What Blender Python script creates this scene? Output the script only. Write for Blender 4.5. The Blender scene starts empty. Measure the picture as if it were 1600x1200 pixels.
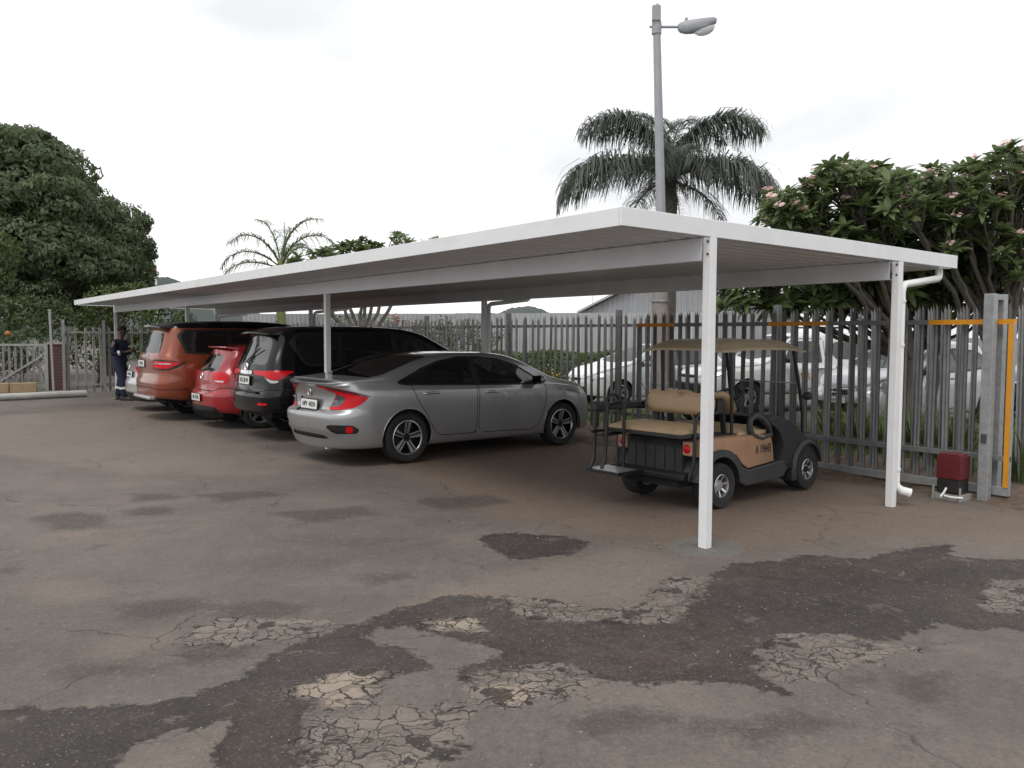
import bpy, bmesh, math, random
import numpy as np
from mathutils import Vector, Matrix, noise as mnoise

random.seed(7)
RNG = np.random.default_rng(7)
scene = bpy.context.scene
COL = scene.collection
PI = math.pi

# ------------------------------------------------------------------ camera
FPX, PITCH, ROLL, CAMH = 1304.0, 0.0584, 0.0043, 1.63
cam_data = bpy.data.cameras.new('camera')
cam = bpy.data.objects.new('camera', cam_data)
COL.objects.link(cam)
cam.location = (0, 0, CAMH)
cam.matrix_world = Matrix.Translation((0, 0, CAMH)) @ Matrix.Rotation(PI / 2 - PITCH, 4, 'X') @ Matrix.Rotation(ROLL, 4, 'Z')
cam_data.sensor_width = 36.0
cam_data.lens = FPX / 1600.0 * 36.0
cam_data.clip_start = 0.05
cam_data.clip_end = 4000
scene.camera = cam

# ------------------------------------------------------------------ world: bright overcast sky
world = bpy.data.worlds.new('World')
scene.world = world
world.use_nodes = True
wn, wl = world.node_tree.nodes, world.node_tree.links
wn.clear()
SUN_EL, SUN_AZ = math.radians(58), math.radians(205)      # azimuth measured from +Y, clockwise
w_out = wn.new('ShaderNodeOutputWorld')
w_bg = wn.new('ShaderNodeBackground')
w_sky = wn.new('ShaderNodeTexSky')
w_sky.sky_type = 'NISHITA'
w_sky.sun_disc = False
w_sky.sun_elevation = SUN_EL
w_sky.sun_rotation = SUN_AZ
w_sky.air_density = 1.0
w_sky.dust_density = 4.0
w_tc = wn.new('ShaderNodeTexCoord')
w_map = wn.new('ShaderNodeMapping')
w_map.inputs['Scale'].default_value = (1.0, 1.0, 2.2)
w_map.inputs['Location'].default_value = (0.9, 3.3, 0.2)
w_n1 = wn.new('ShaderNodeTexNoise')
w_n1.inputs['Scale'].default_value = 2.1
w_n1.inputs['Detail'].default_value = 5
w_n1.inputs['Roughness'].default_value = 0.5
w_r1 = wn.new('ShaderNodeValToRGB')
w_r1.color_ramp.elements[0].position = 0.38
w_r1.color_ramp.elements[0].color = (7.9, 8.0, 8.25, 1)
w_r1.color_ramp.elements[1].position = 0.62
w_r1.color_ramp.elements[1].color = (11.6, 11.6, 11.6, 1)
w_mix = wn.new('ShaderNodeMix')
w_mix.data_type = 'RGBA'
w_mix.inputs[0].default_value = 0.93
wl.new(w_tc.outputs['Generated'], w_map.inputs['Vector'])
wl.new(w_map.outputs[0], w_n1.inputs['Vector'])
wl.new(w_n1.outputs['Fac'], w_r1.inputs['Fac'])
wl.new(w_sky.outputs[0], w_mix.inputs[6])
wl.new(w_r1.outputs[0], w_mix.inputs[7])
wl.new(w_mix.outputs[2], w_bg.inputs['Color'])
w_bg.inputs['Strength'].default_value = 0.12
wl.new(w_bg.outputs[0], w_out.inputs['Surface'])

# ------------------------------------------------------------------ sun behind cloud
sun_data = bpy.data.lights.new('sun', 'SUN')
sun_data.energy = 1.3
sun_data.angle = math.radians(24)
sun_data.color = (1.0, 0.965, 0.91)
sun = bpy.data.objects.new('sun', sun_data)
COL.objects.link(sun)
sun.location = (0, 0, 40)
_sd = Vector((math.sin(SUN_AZ) * math.cos(SUN_EL), math.cos(SUN_AZ) * math.cos(SUN_EL), math.sin(SUN_EL)))
sun.rotation_euler = (-_sd).to_track_quat('-Z', 'Y').to_euler()

# ------------------------------------------------------------------ exposure and sampling
scene.view_settings.view_transform = 'Standard'
scene.view_settings.look = 'None'
scene.view_settings.exposure = 0.0
scene.view_settings.gamma = 1.0
scene.view_settings.use_curve_mapping = False
scene.render.engine = 'CYCLES'
scene.cycles.use_denoising = True
scene.cycles.max_bounces = 7
scene.cycles.diffuse_bounces = 4
scene.cycles.glossy_bounces = 4
scene.cycles.transmission_bounces = 4
scene.cycles.transparent_max_bounces = 10
scene.cycles.sample_clamp_indirect = 6.0
scene.cycles.caustics_reflective = False
scene.cycles.caustics_refractive = False

# ------------------------------------------------------------------ photo pixel -> point helpers (1600 x 1200 photo)
def ray(px, py):
    X, Y = px - 800.0, py - 600.0
    cr, sr = math.cos(-ROLL), math.sin(-ROLL)
    X, Y = (X * cr - Y * sr) / FPX, (X * sr + Y * cr) / FPX
    c, s = math.cos(PITCH), math.sin(PITCH)
    return Vector((X, c - Y * s, -s - Y * c))
def G(px, py, z=0.0):
    r = ray(px, py)
    k = (z - CAMH) / r.z
    return Vector((r.x * k, r.y * k, z))
def at_depth(px, py, d):
    r = ray(px, py)
    k = d / r.y
    return Vector((r.x * k, d, CAMH + r.z * k))
P1 = Vector((1.5016, 6.394, 0.0))
ANG = 0.6429
U = Vector((-math.sin(ANG), math.cos(ANG), 0))      # along the carport, away from the camera
V = Vector((math.cos(ANG), math.sin(ANG), 0))       # from the open front towards the fence
def C(t, v, z=0.0):
    return P1 + U * t + V * v + Vector((0, 0, z))
MC = Matrix(((V.x, U.x, 0, P1.x), (V.y, U.y, 0, P1.y), (0, 0, 1, 0), (0, 0, 0, 1)))   # local x = v, local y = t

# ------------------------------------------------------------------ mesh helpers
class MB:
    def __init__(self):
        self.v, self.f, self.m = [], [], []
    def add(self, vs, fs, mi=0, M=None):
        o = len(self.v)
        if M is not None:
            vs = [M @ Vector(p) for p in vs]
        self.v.extend([tuple(p) for p in vs])
        self.f.extend([tuple(i + o for i in f) for f in fs])
        self.m.extend([mi] * len(fs))
        return self
    def box(self, c, s, mi=0, M=None, rz=0.0):
        x, y, z = s[0] / 2, s[1] / 2, s[2] / 2
        vs = [(-x, -y, -z), (x, -y, -z), (x, y, -z), (-x, y, -z), (-x, -y, z), (x, -y, z), (x, y, z), (-x, y, z)]
        T = Matrix.Translation(c)
        if rz:
            T = T @ Matrix.Rotation(rz, 4, 'Z')
        if M is not None:
            T = M @ T
        return self.add(vs, [(0, 3, 2, 1), (4, 5, 6, 7), (0, 1, 5, 4), (1, 2, 6, 5), (2, 3, 7, 6), (3, 0, 4, 7)], mi, T)
    def bar(self, p0, p1, w, h, mi=0, up=(0, 0, 1)):
        p0, p1 = Vector(p0), Vector(p1)
        d = p1 - p0
        L = d.length
        d = d / L
        up = Vector(up)
        if abs(d.dot(up)) > 0.99:
            up = Vector((1, 0, 0))
        s = d.cross(up).normalized()
        n = s.cross(d).normalized()
        M = Matrix(((s.x, d.x, n.x, 0), (s.y, d.y, n.y, 0), (s.z, d.z, n.z, 0), (0, 0, 0, 1)))
        M = Matrix.Translation((p0 + p1) / 2) @ M
        return self.box((0, 0, 0), (w, L, h), mi, M)
    def tube(self, pts, r, n=8, mi=0, caps=True, M=None):
        pts = [Vector(p) for p in pts]
        k = len(pts)
        rs = r if isinstance(r, (list, tuple)) else [r] * k
        vs, fs = [], []
        prev = None
        for i, p in enumerate(pts):
            d = (pts[min(i + 1, k - 1)] - pts[max(i - 1, 0)])
            if d.length < 1e-9:
                d = Vector((0, 0, 1))
            d.normalize()
            if prev is None:
                a = Vector((0, 0, 1)) if abs(d.z) < 0.9 else Vector((1, 0, 0))
                x = d.cross(a).normalized()
            else:
                x = prev - d * prev.dot(d)
                if x.length < 1e-6:
                    x = d.orthogonal()
                x.normalize()
            prev = x
            y = d.cross(x)
            for j in range(n):
                a = 2 * PI * j / n
                vs.append(p + (x * math.cos(a) + y * math.sin(a)) * rs[i])
        for i in range(k - 1):
            for j in range(n):
                a, b = i * n + j, i * n + (j + 1) % n
                fs.append((a, b, b + n, a + n))
        if caps:
            fs.append(tuple(range(n - 1, -1, -1)))
            fs.append(tuple((k - 1) * n + j for j in range(n)))
        return self.add(vs, fs, mi, M)
    def lathe(self, prof, n=24, mi=0, M=None, close=False):
        vs, fs = [], []
        for r, z in prof:
            for j in range(n):
                a = 2 * PI * j / n
                vs.append((r * math.cos(a), r * math.sin(a), z))
        k = len(prof)
        for i in range(k - 1 + (1 if close else 0)):
            for j in range(n):
                a, b = i * n + j, i * n + (j + 1) % n
                c, d = ((i + 1) % k) * n + (j + 1) % n, ((i + 1) % k) * n + j
                fs.append((a, b, c, d))
        return self.add(vs, fs, mi, M)
    def prism(self, poly, z0, z1, mi=0, M=None):
        n = len(poly)
        vs = [(x, y, z0) for x, y in poly] + [(x, y, z1) for x, y in poly]
        fs = [tuple(range(n - 1, -1, -1)), tuple(range(n, 2 * n))]
        fs += [(i, (i + 1) % n, n + (i + 1) % n, n + i) for i in range(n)]
        return self.add(vs, fs, mi, M)
    def ball(self, c, r, seg=10, rings=6, mi=0, M=None):
        vs, fs = [], []
        r = r if isinstance(r, (list, tuple)) else (r, r, r)
        for i in range(rings + 1):
            p = PI * i / rings
            for j in range(seg):
                a = 2 * PI * j / seg
                vs.append((c[0] + r[0] * math.sin(p) * math.cos(a), c[1] + r[1] * math.sin(p) * math.sin(a), c[2] + r[2] * math.cos(p)))
        for i in range(rings):
            for j in range(seg):
                a, b = i * seg + j, i * seg + (j + 1) % seg
                fs.append((a, a + seg, b + seg, b))
        return self.add(vs, fs, mi, M)
    def mesh(self, name, mats, smooth=None):
        me = bpy.data.meshes.new(name)
        me.from_pydata(self.v, [], self.f)
        for m in (mats if isinstance(mats, (list, tuple)) else [mats]):
            me.materials.append(m)
        if any(self.m):
            me.polygons.foreach_set('material_index', self.m)
        me.validate()
        if smooth is not None:
            me.shade_smooth()
            me.set_sharp_from_angle(angle=math.radians(smooth))
        me.update()
        return me
    def build(self, name, mats, parent=None, smooth=None, bevel=0.0):
        o = bpy.data.objects.new(name, self.mesh(name, mats, smooth))
        COL.objects.link(o)
        if parent is not None:
            o.parent = parent
        if bevel:
            bm_ = o.modifiers.new('bevel', 'BEVEL')
            bm_.width = bevel
            bm_.segments = 2
            bm_.limit_method = 'ANGLE'
        return o

def np_mesh(name, verts, faces, mats, smooth=False):
    """fast mesh from numpy arrays: faces (n,3) or (n,4)"""
    me = bpy.data.meshes.new(name)
    nv, nf, k = len(verts), len(faces), faces.shape[1]
    me.vertices.add(nv)
    me.vertices.foreach_set('co', np.ascontiguousarray(verts, dtype=np.float32).ravel())
    me.loops.add(nf * k)
    me.loops.foreach_set('vertex_index', np.ascontiguousarray(faces, dtype=np.int32).ravel())
    me.polygons.add(nf)
    me.polygons.foreach_set('loop_start', np.arange(0, nf * k, k, dtype=np.int32))
    try:
        me.polygons.foreach_set('loop_total', np.full(nf, k, dtype=np.int32))
    except Exception:
        pass
    for m in (mats if isinstance(mats, (list, tuple)) else [mats]):
        me.materials.append(m)
    me.update(calc_edges=True)
    if smooth:
        me.shade_smooth()
    return me

def link(name, me, parent=None, loc=None, rot=None, scale=None):
    o = bpy.data.objects.new(name, me)
    COL.objects.link(o)
    if parent is not None:
        o.parent = parent
    if loc is not None:
        o.location = loc
    if rot is not None:
        o.rotation_euler = rot
    if scale is not None:
        o.scale = scale if isinstance(scale, (tuple, list, Vector)) else (scale,) * 3
    return o
def tag(o, label, cat, group=None):
    o['label'] = label
    o['category'] = cat
    if group:
        o['group'] = group
    return o
def thing(name, label, cat, loc=(0, 0, 0), rz=0.0, group=None):
    o = bpy.data.objects.new(name, None)
    o.empty_display_size = 0.2
    COL.objects.link(o)
    o.location = loc
    o.rotation_euler = (0, 0, rz)
    return tag(o, label, cat, group)
def structure(o):
    o['kind'] = 'structure'
    return o
def stuff(o):
    o['kind'] = 'stuff'
    return o
def copy_tree(root, loc, rz=None, label=None, scale=None):
    r = root.copy()
    COL.objects.link(r)
    r.location = loc
    if rz is not None:
        r.rotation_euler = (0, 0, rz)
    if scale is not None:
        r.scale = (scale,) * 3
    if label:
        r['label'] = label
    for ch in list(root.children):
        c = ch.copy()
        COL.objects.link(c)
        c.parent = r
        for g in ch.children:
            d = g.copy()
            COL.objects.link(d)
            d.parent = c
    return r
def text_mesh(name, body, size, mat, depth=0.002, bold=0.0, sx=1.0):
    cu = bpy.data.curves.new(name, 'FONT')
    cu.body = body
    cu.size = size
    cu.extrude = depth
    cu.offset = bold
    cu.align_x = 'CENTER'
    cu.align_y = 'CENTER'
    cu.resolution_u = 3
    tmp = bpy.data.objects.new(name, cu)
    COL.objects.link(tmp)
    dg = bpy.context.evaluated_depsgraph_get()
    me = bpy.data.meshes.new_from_object(tmp.evaluated_get(dg))
    me.name = name
    bpy.data.objects.remove(tmp)
    bpy.data.curves.remove(cu)
    me.materials.clear()
    me.materials.append(mat)
    if sx != 1.0:
        for p in me.vertices:
            p.co.x *= sx
    return me

# ------------------------------------------------------------------ materials
def _nt(name):
    m = bpy.data.materials.new(name)
    m.use_nodes = True
    nt = m.node_tree
    b = nt.nodes['Principled BSDF']
    return m, nt, nt.nodes, nt.links, b
def mat(name, col, rough=0.5, metal=0.0, var=0.12, vscale=6.0, bump=0.0, bscale=40.0, spec=0.5, coat=0.0, dirt=None, dirt_amt=0.0, dscale=2.5, col2=None):
    """plain paint / metal / plastic with grain, tonal variation, optional dirt blotches"""
    m, nt, N, L, b = _nt(name)
    tc = N.new('ShaderNodeTexCoord')
    n1 = N.new('ShaderNodeTexNoise')
    n1.inputs['Scale'].default_value = vscale
    n1.inputs['Detail'].default_value = 6
    n1.inputs['Roughness'].default_value = 0.65
    L.new(tc.outputs['Object'], n1.inputs['Vector'])
    mr = N.new('ShaderNodeMapRange')
    mr.inputs['From Min'].default_value = 0.3
    mr.inputs['From Max'].default_value = 0.7
    L.new(n1.outputs['Fac'], mr.inputs['Value'])
    mx = N.new('ShaderNodeMix')
    mx.data_type = 'RGBA'
    c2 = col2 if col2 else tuple(min(1, c * (1 + var)) for c in col)
    mx.inputs[6].default_value = (*[c * (1 - var) for c in col], 1)
    mx.inputs[7].default_value = (*c2, 1)
    L.new(mr.outputs[0], mx.inputs[0])
    out = mx.outputs[2]
    if dirt:
        n2 = N.new('ShaderNodeTexNoise')
        n2.inputs['Scale'].default_value = dscale
        n2.inputs['Detail'].default_value = 8
        n2.inputs['Roughness'].default_value = 0.7
        L.new(tc.outputs['Object'], n2.inputs['Vector'])
        r2 = N.new('ShaderNodeMapRange')
        r2.inputs['From Min'].default_value = 0.5
        r2.inputs['From Max'].default_value = 0.75
        r2.inputs['To Max'].default_value = dirt_amt
        L.new(n2.outputs['Fac'], r2.inputs['Value'])
        m2 = N.new('ShaderNodeMix')
        m2.data_type = 'RGBA'
        L.new(r2.outputs[0], m2.inputs[0])
        L.new(out, m2.inputs[6])
        m2.inputs[7].default_value = (*dirt, 1)
        out = m2.outputs[2]
    L.new(out, b.inputs['Base Color'])
    b.inputs['Roughness'].default_value = rough
    rr = N.new('ShaderNodeMapRange')
    rr.inputs['To Min'].default_value = max(0.02, rough * 0.85)
    rr.inputs['To Max'].default_value = min(1, rough * 1.2)
    L.new(n1.outputs['Fac'], rr.inputs['Value'])
    L.new(rr.outputs[0], b.inputs['Roughness'])
    b.inputs['Metallic'].default_value = metal
    b.inputs['Specular IOR Level'].default_value = spec
    if coat:
        b.inputs['Coat Weight'].default_value = coat
        b.inputs['Coat Roughness'].default_value = 0.05
    if bump:
        n3 = N.new('ShaderNodeTexNoise')
        n3.inputs['Scale'].default_value = bscale
        n3.inputs['Detail'].default_value = 4
        L.new(tc.outputs['Object'], n3.inputs['Vector'])
        bp = N.new('ShaderNodeBump')
        bp.inputs['Strength'].default_value = bump
        bp.inputs['Distance'].default_value = 0.01
        L.new(n3.outputs['Fac'], bp.inputs['Height'])
        L.new(bp.outputs[0], b.inputs['Normal'])
    return m
def leaf_mat(name, c_dark, c_light, rough=0.45, trans=0.25, vscale=1.3, spec=0.35):
    m, nt, N, L, b = _nt(name)
    geo = N.new('ShaderNodeNewGeometry')
    tc = N.new('ShaderNodeTexCoord')
    n1 = N.new('ShaderNodeTexNoise')
    n1.inputs['Scale'].default_value = vscale
    n1.inputs['Detail'].default_value = 3
    L.new(tc.outputs['Object'], n1.inputs['Vector'])
    ad = N.new('ShaderNodeMath')
    ad.operation = 'MULTIPLY_ADD'
    ad.inputs[1].default_value = 0.6
    L.new(geo.outputs['Random Per Island'], ad.inputs[0])
    mu = N.new('ShaderNodeMath')
    mu.operation = 'MULTIPLY'
    mu.inputs[1].default_value = 0.5
    L.new(n1.outputs['Fac'], mu.inputs[0])
    L.new(mu.outputs[0], ad.inputs[2])
    mx = N.new('ShaderNodeMix')
    mx.data_type = 'RGBA'
    mx.inputs[6].default_value = (*c_dark, 1)
    mx.inputs[7].default_value = (*c_light, 1)
    L.new(ad.outputs[0], mx.inputs[0])
    L.new(mx.outputs[2], b.inputs['Base Color'])
    b.inputs['Roughness'].default_value = rough
    b.inputs['Specular IOR Level'].default_value = spec
    if trans:
        tr = N.new('ShaderNodeBsdfTranslucent')
        L.new(mx.outputs[2], tr.inputs['Color'])
        ms = N.new('ShaderNodeMixShader')
        ms.inputs[0].default_value = trans
        L.new(b.outputs[0], ms.inputs[1])
        L.new(tr.outputs[0], ms.inputs[2])
        L.new(ms.outputs[0], N['Material Output'].inputs['Surface'])
    return m
def glass_mat(name, tint, clear):
    """tinted vehicle glass: glossy front with part of the light passing through"""
    m, nt, N, L, b = _nt(name)
    b.inputs['Base Color'].default_value = (*tint, 1)
    b.inputs['Roughness'].default_value = 0.03
    b.inputs['IOR'].default_value = 1.75
    b.inputs['Specular IOR Level'].default_value = 0.7
    tr = N.new('ShaderNodeBsdfTransparent')
    tr.inputs['Color'].default_value = (0.75, 0.8, 0.8, 1)
    ms = N.new('ShaderNodeMixShader')
    ms.inputs[0].default_value = clear
    L.new(b.outputs[0], ms.inputs[1])
    L.new(tr.outputs[0], ms.inputs[2])
    L.new(ms.outputs[0], N['Material Output'].inputs['Surface'])
    return m

M_white = mat('white_powder_coat', (0.78, 0.79, 0.80), 0.38, var=0.03, vscale=1.5, dirt=(0.5, 0.47, 0.42), dirt_amt=0.3, dscale=2.2)
M_roof = mat('white_roof_sheet', (0.80, 0.83, 0.88), 0.33, var=0.04, vscale=1.2)
M_plastic_white = mat('white_plastic', (0.8, 0.8, 0.79), 0.3, var=0.03)
M_galv = mat('galvanised_steel', (0.36, 0.375, 0.385), 0.5, metal=0.45, var=0.16, vscale=14, dirt=(0.22, 0.2, 0.18), dirt_amt=0.35)
M_galv_dark = mat('weathered_galvanised_steel', (0.215, 0.22, 0.225), 0.55, metal=0.4, var=0.2, vscale=9, dirt=(0.13, 0.11, 0.09), dirt_amt=0.4)
M_galv_far = mat('pale_galvanised_steel', (0.31, 0.31, 0.30), 0.55, metal=0.2, var=0.15, vscale=9, dirt=(0.25, 0.23, 0.2), dirt_amt=0.4)  # sky-lit look of the far fence put into a lighter base colour
M_orange = mat('orange_gate_paint', (0.72, 0.30, 0.012), 0.45, var=0.08, dirt=(0.3, 0.16, 0.05), dirt_amt=0.3)
M_black_metal = mat('black_powder_coat', (0.012, 0.012, 0.014), 0.4, var=0.2)
M_concrete = mat('grey_concrete', (0.30, 0.285, 0.265), 0.85, var=0.18, vscale=5, bump=0.35, bscale=60, dirt=(0.15, 0.13, 0.11), dirt_amt=0.5)
M_pole = mat('weathered_pole', (0.30, 0.27, 0.25), 0.8, var=0.2, vscale=6, bump=0.3, bscale=30, dirt=(0.14, 0.12, 0.1), dirt_amt=0.5)
M_bolt = mat('dark_bolt_steel', (0.12, 0.12, 0.13), 0.4, metal=0.8)
# ================================================================== ground: worn asphalt yard
def pix_poly(pts):
    return np.array([[*G(x, y)[:2]] for x, y in pts])
def sdf_poly(P, poly):
    """signed distance (negative inside) of points P (n,2) to polygon"""
    d = np.full(len(P), 1e9)
    inside = np.zeros(len(P), bool)
    n = len(poly)
    for i in range(n):
        a, b = poly[i], poly[(i + 1) % n]
        e = b - a
        w = P - a
        t = np.clip((w @ e) / max(1e-12, e @ e), 0, 1)
        q = w - t[:, None] * e
        d = np.minimum(d, (q ** 2).sum(1))
        c = (a[1] > P[:, 1]) != (b[1] > P[:, 1])
        xx = a[0] + (P[:, 1] - a[1]) * (b[0] - a[0]) / (b[1] - a[1] if abs(b[1] - a[1]) > 1e-12 else 1e-12)
        inside ^= c & (P[:, 0] < xx)
    d = np.sqrt(d)
    return np.where(inside, -d, d)

DARK = [[(-60, 1112), (60, 1097), (150, 1106), (250, 1096), (330, 1076), (400, 1042), (450, 1010), (490, 985), (560, 972), (640, 945), (700, 930),
         (760, 930), (850, 946), (900, 955), (980, 968), (1030, 958), (1080, 926), (1112, 895), (1140, 876), (1200, 877), (1260, 868), (1340, 872), (1420, 856),
         (1485, 849), (1492, 868), (1540, 872), (1680, 876), (1680, 984), (1520, 978), (1462, 968), (1400, 993), (1340, 1000), (1290, 990), (1230, 992), (1185, 1012),
         (1200, 1030), (1170, 1050), (1225, 1076), (1150, 1064), (1100, 1060), (1000, 1064), (930, 1060), (900, 1045), (850, 1032), (790, 1050), (735, 1062), (722, 1042), (776, 1032),
         (770, 1005), (700, 992), (640, 976), (575, 985), (600, 1004), (640, 1016), (672, 1040), (610, 1048), (590, 1070), (500, 1085), (470, 1120), (470, 1160), (480, 1230),
         (340, 1230), (330, 1180), (350, 1150), (376, 1120), (330, 1128), (250, 1150), (180, 1178), (130, 1230), (-60, 1230)],
        [(748, 836), (790, 830), (880, 836), (918, 846), (885, 866), (800, 871), (772, 856)],
        ]
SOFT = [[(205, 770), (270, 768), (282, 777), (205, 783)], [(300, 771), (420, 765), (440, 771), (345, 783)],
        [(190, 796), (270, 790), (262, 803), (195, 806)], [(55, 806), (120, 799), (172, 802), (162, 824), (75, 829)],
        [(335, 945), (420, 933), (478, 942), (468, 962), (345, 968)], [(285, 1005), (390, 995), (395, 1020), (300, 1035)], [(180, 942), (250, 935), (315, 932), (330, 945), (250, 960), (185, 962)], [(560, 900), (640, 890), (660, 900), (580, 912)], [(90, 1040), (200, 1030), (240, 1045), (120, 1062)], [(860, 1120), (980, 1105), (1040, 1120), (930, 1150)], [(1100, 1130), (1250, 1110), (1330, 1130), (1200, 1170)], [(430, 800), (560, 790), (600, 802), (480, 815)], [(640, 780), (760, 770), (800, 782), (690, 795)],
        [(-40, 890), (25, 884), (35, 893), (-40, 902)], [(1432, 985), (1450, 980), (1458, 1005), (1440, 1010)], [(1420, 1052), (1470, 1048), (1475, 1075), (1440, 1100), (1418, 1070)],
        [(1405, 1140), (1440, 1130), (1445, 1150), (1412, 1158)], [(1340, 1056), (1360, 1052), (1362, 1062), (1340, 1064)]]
BROWN = [[(640, 950), (760, 940), (880, 965), (1000, 975), (1080, 945), (1120, 960), (1180, 1000), (1170, 1050), (1000, 1062), (920, 1056), (850, 1030), (780, 1030), (770, 1000), (690, 985)],
         [(1120, 880), (1250, 872), (1420, 862), (1500, 872), (1440, 900), (1280, 900), (1150, 905)],
         [(330, 1120), (420, 1080), (480, 1085), (470, 1230), (340, 1230)], [(1500, 900), (1600, 890), (1680, 900), (1680, 970), (1520, 975), (1450, 940)],
         [(-40, 1112), (25, 1106), (38, 1122), (20, 1136), (-40, 1138)], [(720, 1050), (780, 1040), (800, 1085), (740, 1090)]]
CRACK = [[(560, 1108), (640, 1100), (715, 1112), (728, 1150), (725, 1185), (640, 1230), (470, 1230), (485, 1150), (480, 1115)],
         [(1196, 1006), (1240, 990), (1330, 988), (1425, 1010), (1390, 1028), (1330, 1036), (1270, 1056), (1215, 1060), (1180, 1042)],
         [(795, 930), (860, 935), (930, 950), (1000, 945), (1040, 905), (1085, 895), (1120, 900), (1090, 930), (1050, 966), (980, 972), (880, 965), (800, 958)],
         [(735, 1062), (800, 1045), (870, 1030), (925, 1050), (920, 1085), (840, 1095), (800, 1110), (750, 1100)],
         [(1540, 902), (1680, 896), (1680, 950), (1545, 950)], [(465, 1075), (530, 1040), (610, 1046), (600, 1070), (590, 1098), (520, 1106)],
         [(290, 978), (360, 962), (480, 964), (530, 975), (480, 995), (400, 1000), (300, 1002)], [(660, 962), (745, 958), (750, 980), (670, 978)]]
PALE = [[(470, 1074), (510, 1048), (560, 1040), (585, 1050), (590, 1094), (520, 1100)],
        [(770, 1075), (830, 1062), (840, 1085), (790, 1098)], [(680, 962), (740, 960), (742, 974), (690, 976)], [(1080, 945), (1110, 946), (1110, 960), (1085, 960)]]
TAN = [[(150, 1000), (260, 985), (300, 990), (250, 1010), (160, 1032)], [(30, 914), (90, 903), (150, 905), (150, 930), (60, 940)], [(75, 832), (160, 828), (165, 842), (85, 850)],
       [(210, 1180), (330, 1140), (375, 1120), (350, 1150), (300, 1230), (130, 1230)], [(560, 985), (620, 960), (800, 890), (990, 850), (1050, 880), (1060, 900), (990, 940), (800, 925), (650, 940), (440, 1010)],
       [(-60, 650), (250, 640), (360, 690), (500, 720), (420, 740), (200, 740), (-60, 700)]]
CARPORT_SOIL = [[(560, 700), (960, 672), (1290, 745), (1480, 790), (1620, 800), (1620, 845), (1420, 830), (1110, 862), (960, 836), (760, 800)]]
PAD = (C(0, 0)[:2], 0.30)

def axis(lo, d0, d1, hi, step):
    a = list(np.arange(d0, d1 + 1e-6, step))
    s, x = step, d0
    left = []
    while x > lo:
        s *= 1.35
        x -= s
        left.append(max(x, lo))
    s, x = step, a[-1]
    right = []
    while x < hi:
        s *= 1.35
        x += s
        right.append(min(x, hi))
    return np.array(left[::-1] + a + right)
gx = axis(-900, -7.0, 9.0, 900, 0.05)
gy = axis(-60, 2.2, 13.0, 2500, 0.05)
GX, GY = np.meshgrid(gx, gy)
gp = np.stack([GX.ravel(), GY.ravel()], 1)
def field(polys, clip=1.0):
    out = np.full(len(gp), clip)
    for pts in polys:
        poly = pix_poly(pts)
        lo, hi = poly.min(0) - clip, poly.max(0) + clip
        idx = np.where((gp[:, 0] > lo[0]) & (gp[:, 0] < hi[0]) & (gp[:, 1] > lo[1]) & (gp[:, 1] < hi[1]))[0]
        if len(idx):
            out[idx] = np.minimum(out[idx], sdf_poly(gp[idx], poly))
    return np.clip(out, -clip, clip)
F = {'sd_dark': field(DARK), 'sd_soft': field(SOFT), 'sd_brown': field(BROWN), 'sd_crack': field(CRACK), 'sd_pale': field(PALE), 'sd_tan': field(TAN), 'sd_soil': field(CARPORT_SOIL)}
F['sd_pad'] = np.clip(np.sqrt(((gp - np.array(PAD[0])) ** 2).sum(1)) - PAD[1], -1, 1)
# the yard is not dead flat: worn hollows and slight swells of a few millimetres
gz = np.array([0.010 * mnoise.noise((x * 0.45, y * 0.45, 0.3)) + 0.004 * mnoise.noise((x * 1.7, y * 1.7, 2.0)) if (-9 < x < 11 and 1.5 < y < 15) else 0.0 for x, y in gp])
gz -= 0.010 * np.clip(-F['sd_dark'] * 12, 0, 1) * np.clip(-F['sd_brown'] * 10 + 0.4, 0.2, 1)
fade = np.clip((gp[:, 1] - 2.2) / 1, 0, 1)
gz = (gz - 0.012) * np.clip(1 - np.maximum(0, (gp[:, 1] - 11)) / 3, 0, 1)
nx, ny = len(gx), len(gy)
ii = np.arange(nx * ny).reshape(ny, nx)
gf = np.stack([ii[:-1, :-1].ravel(), ii[:-1, 1:].ravel(), ii[1:, 1:].ravel(), ii[1:, :-1].ravel()], 1)

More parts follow.
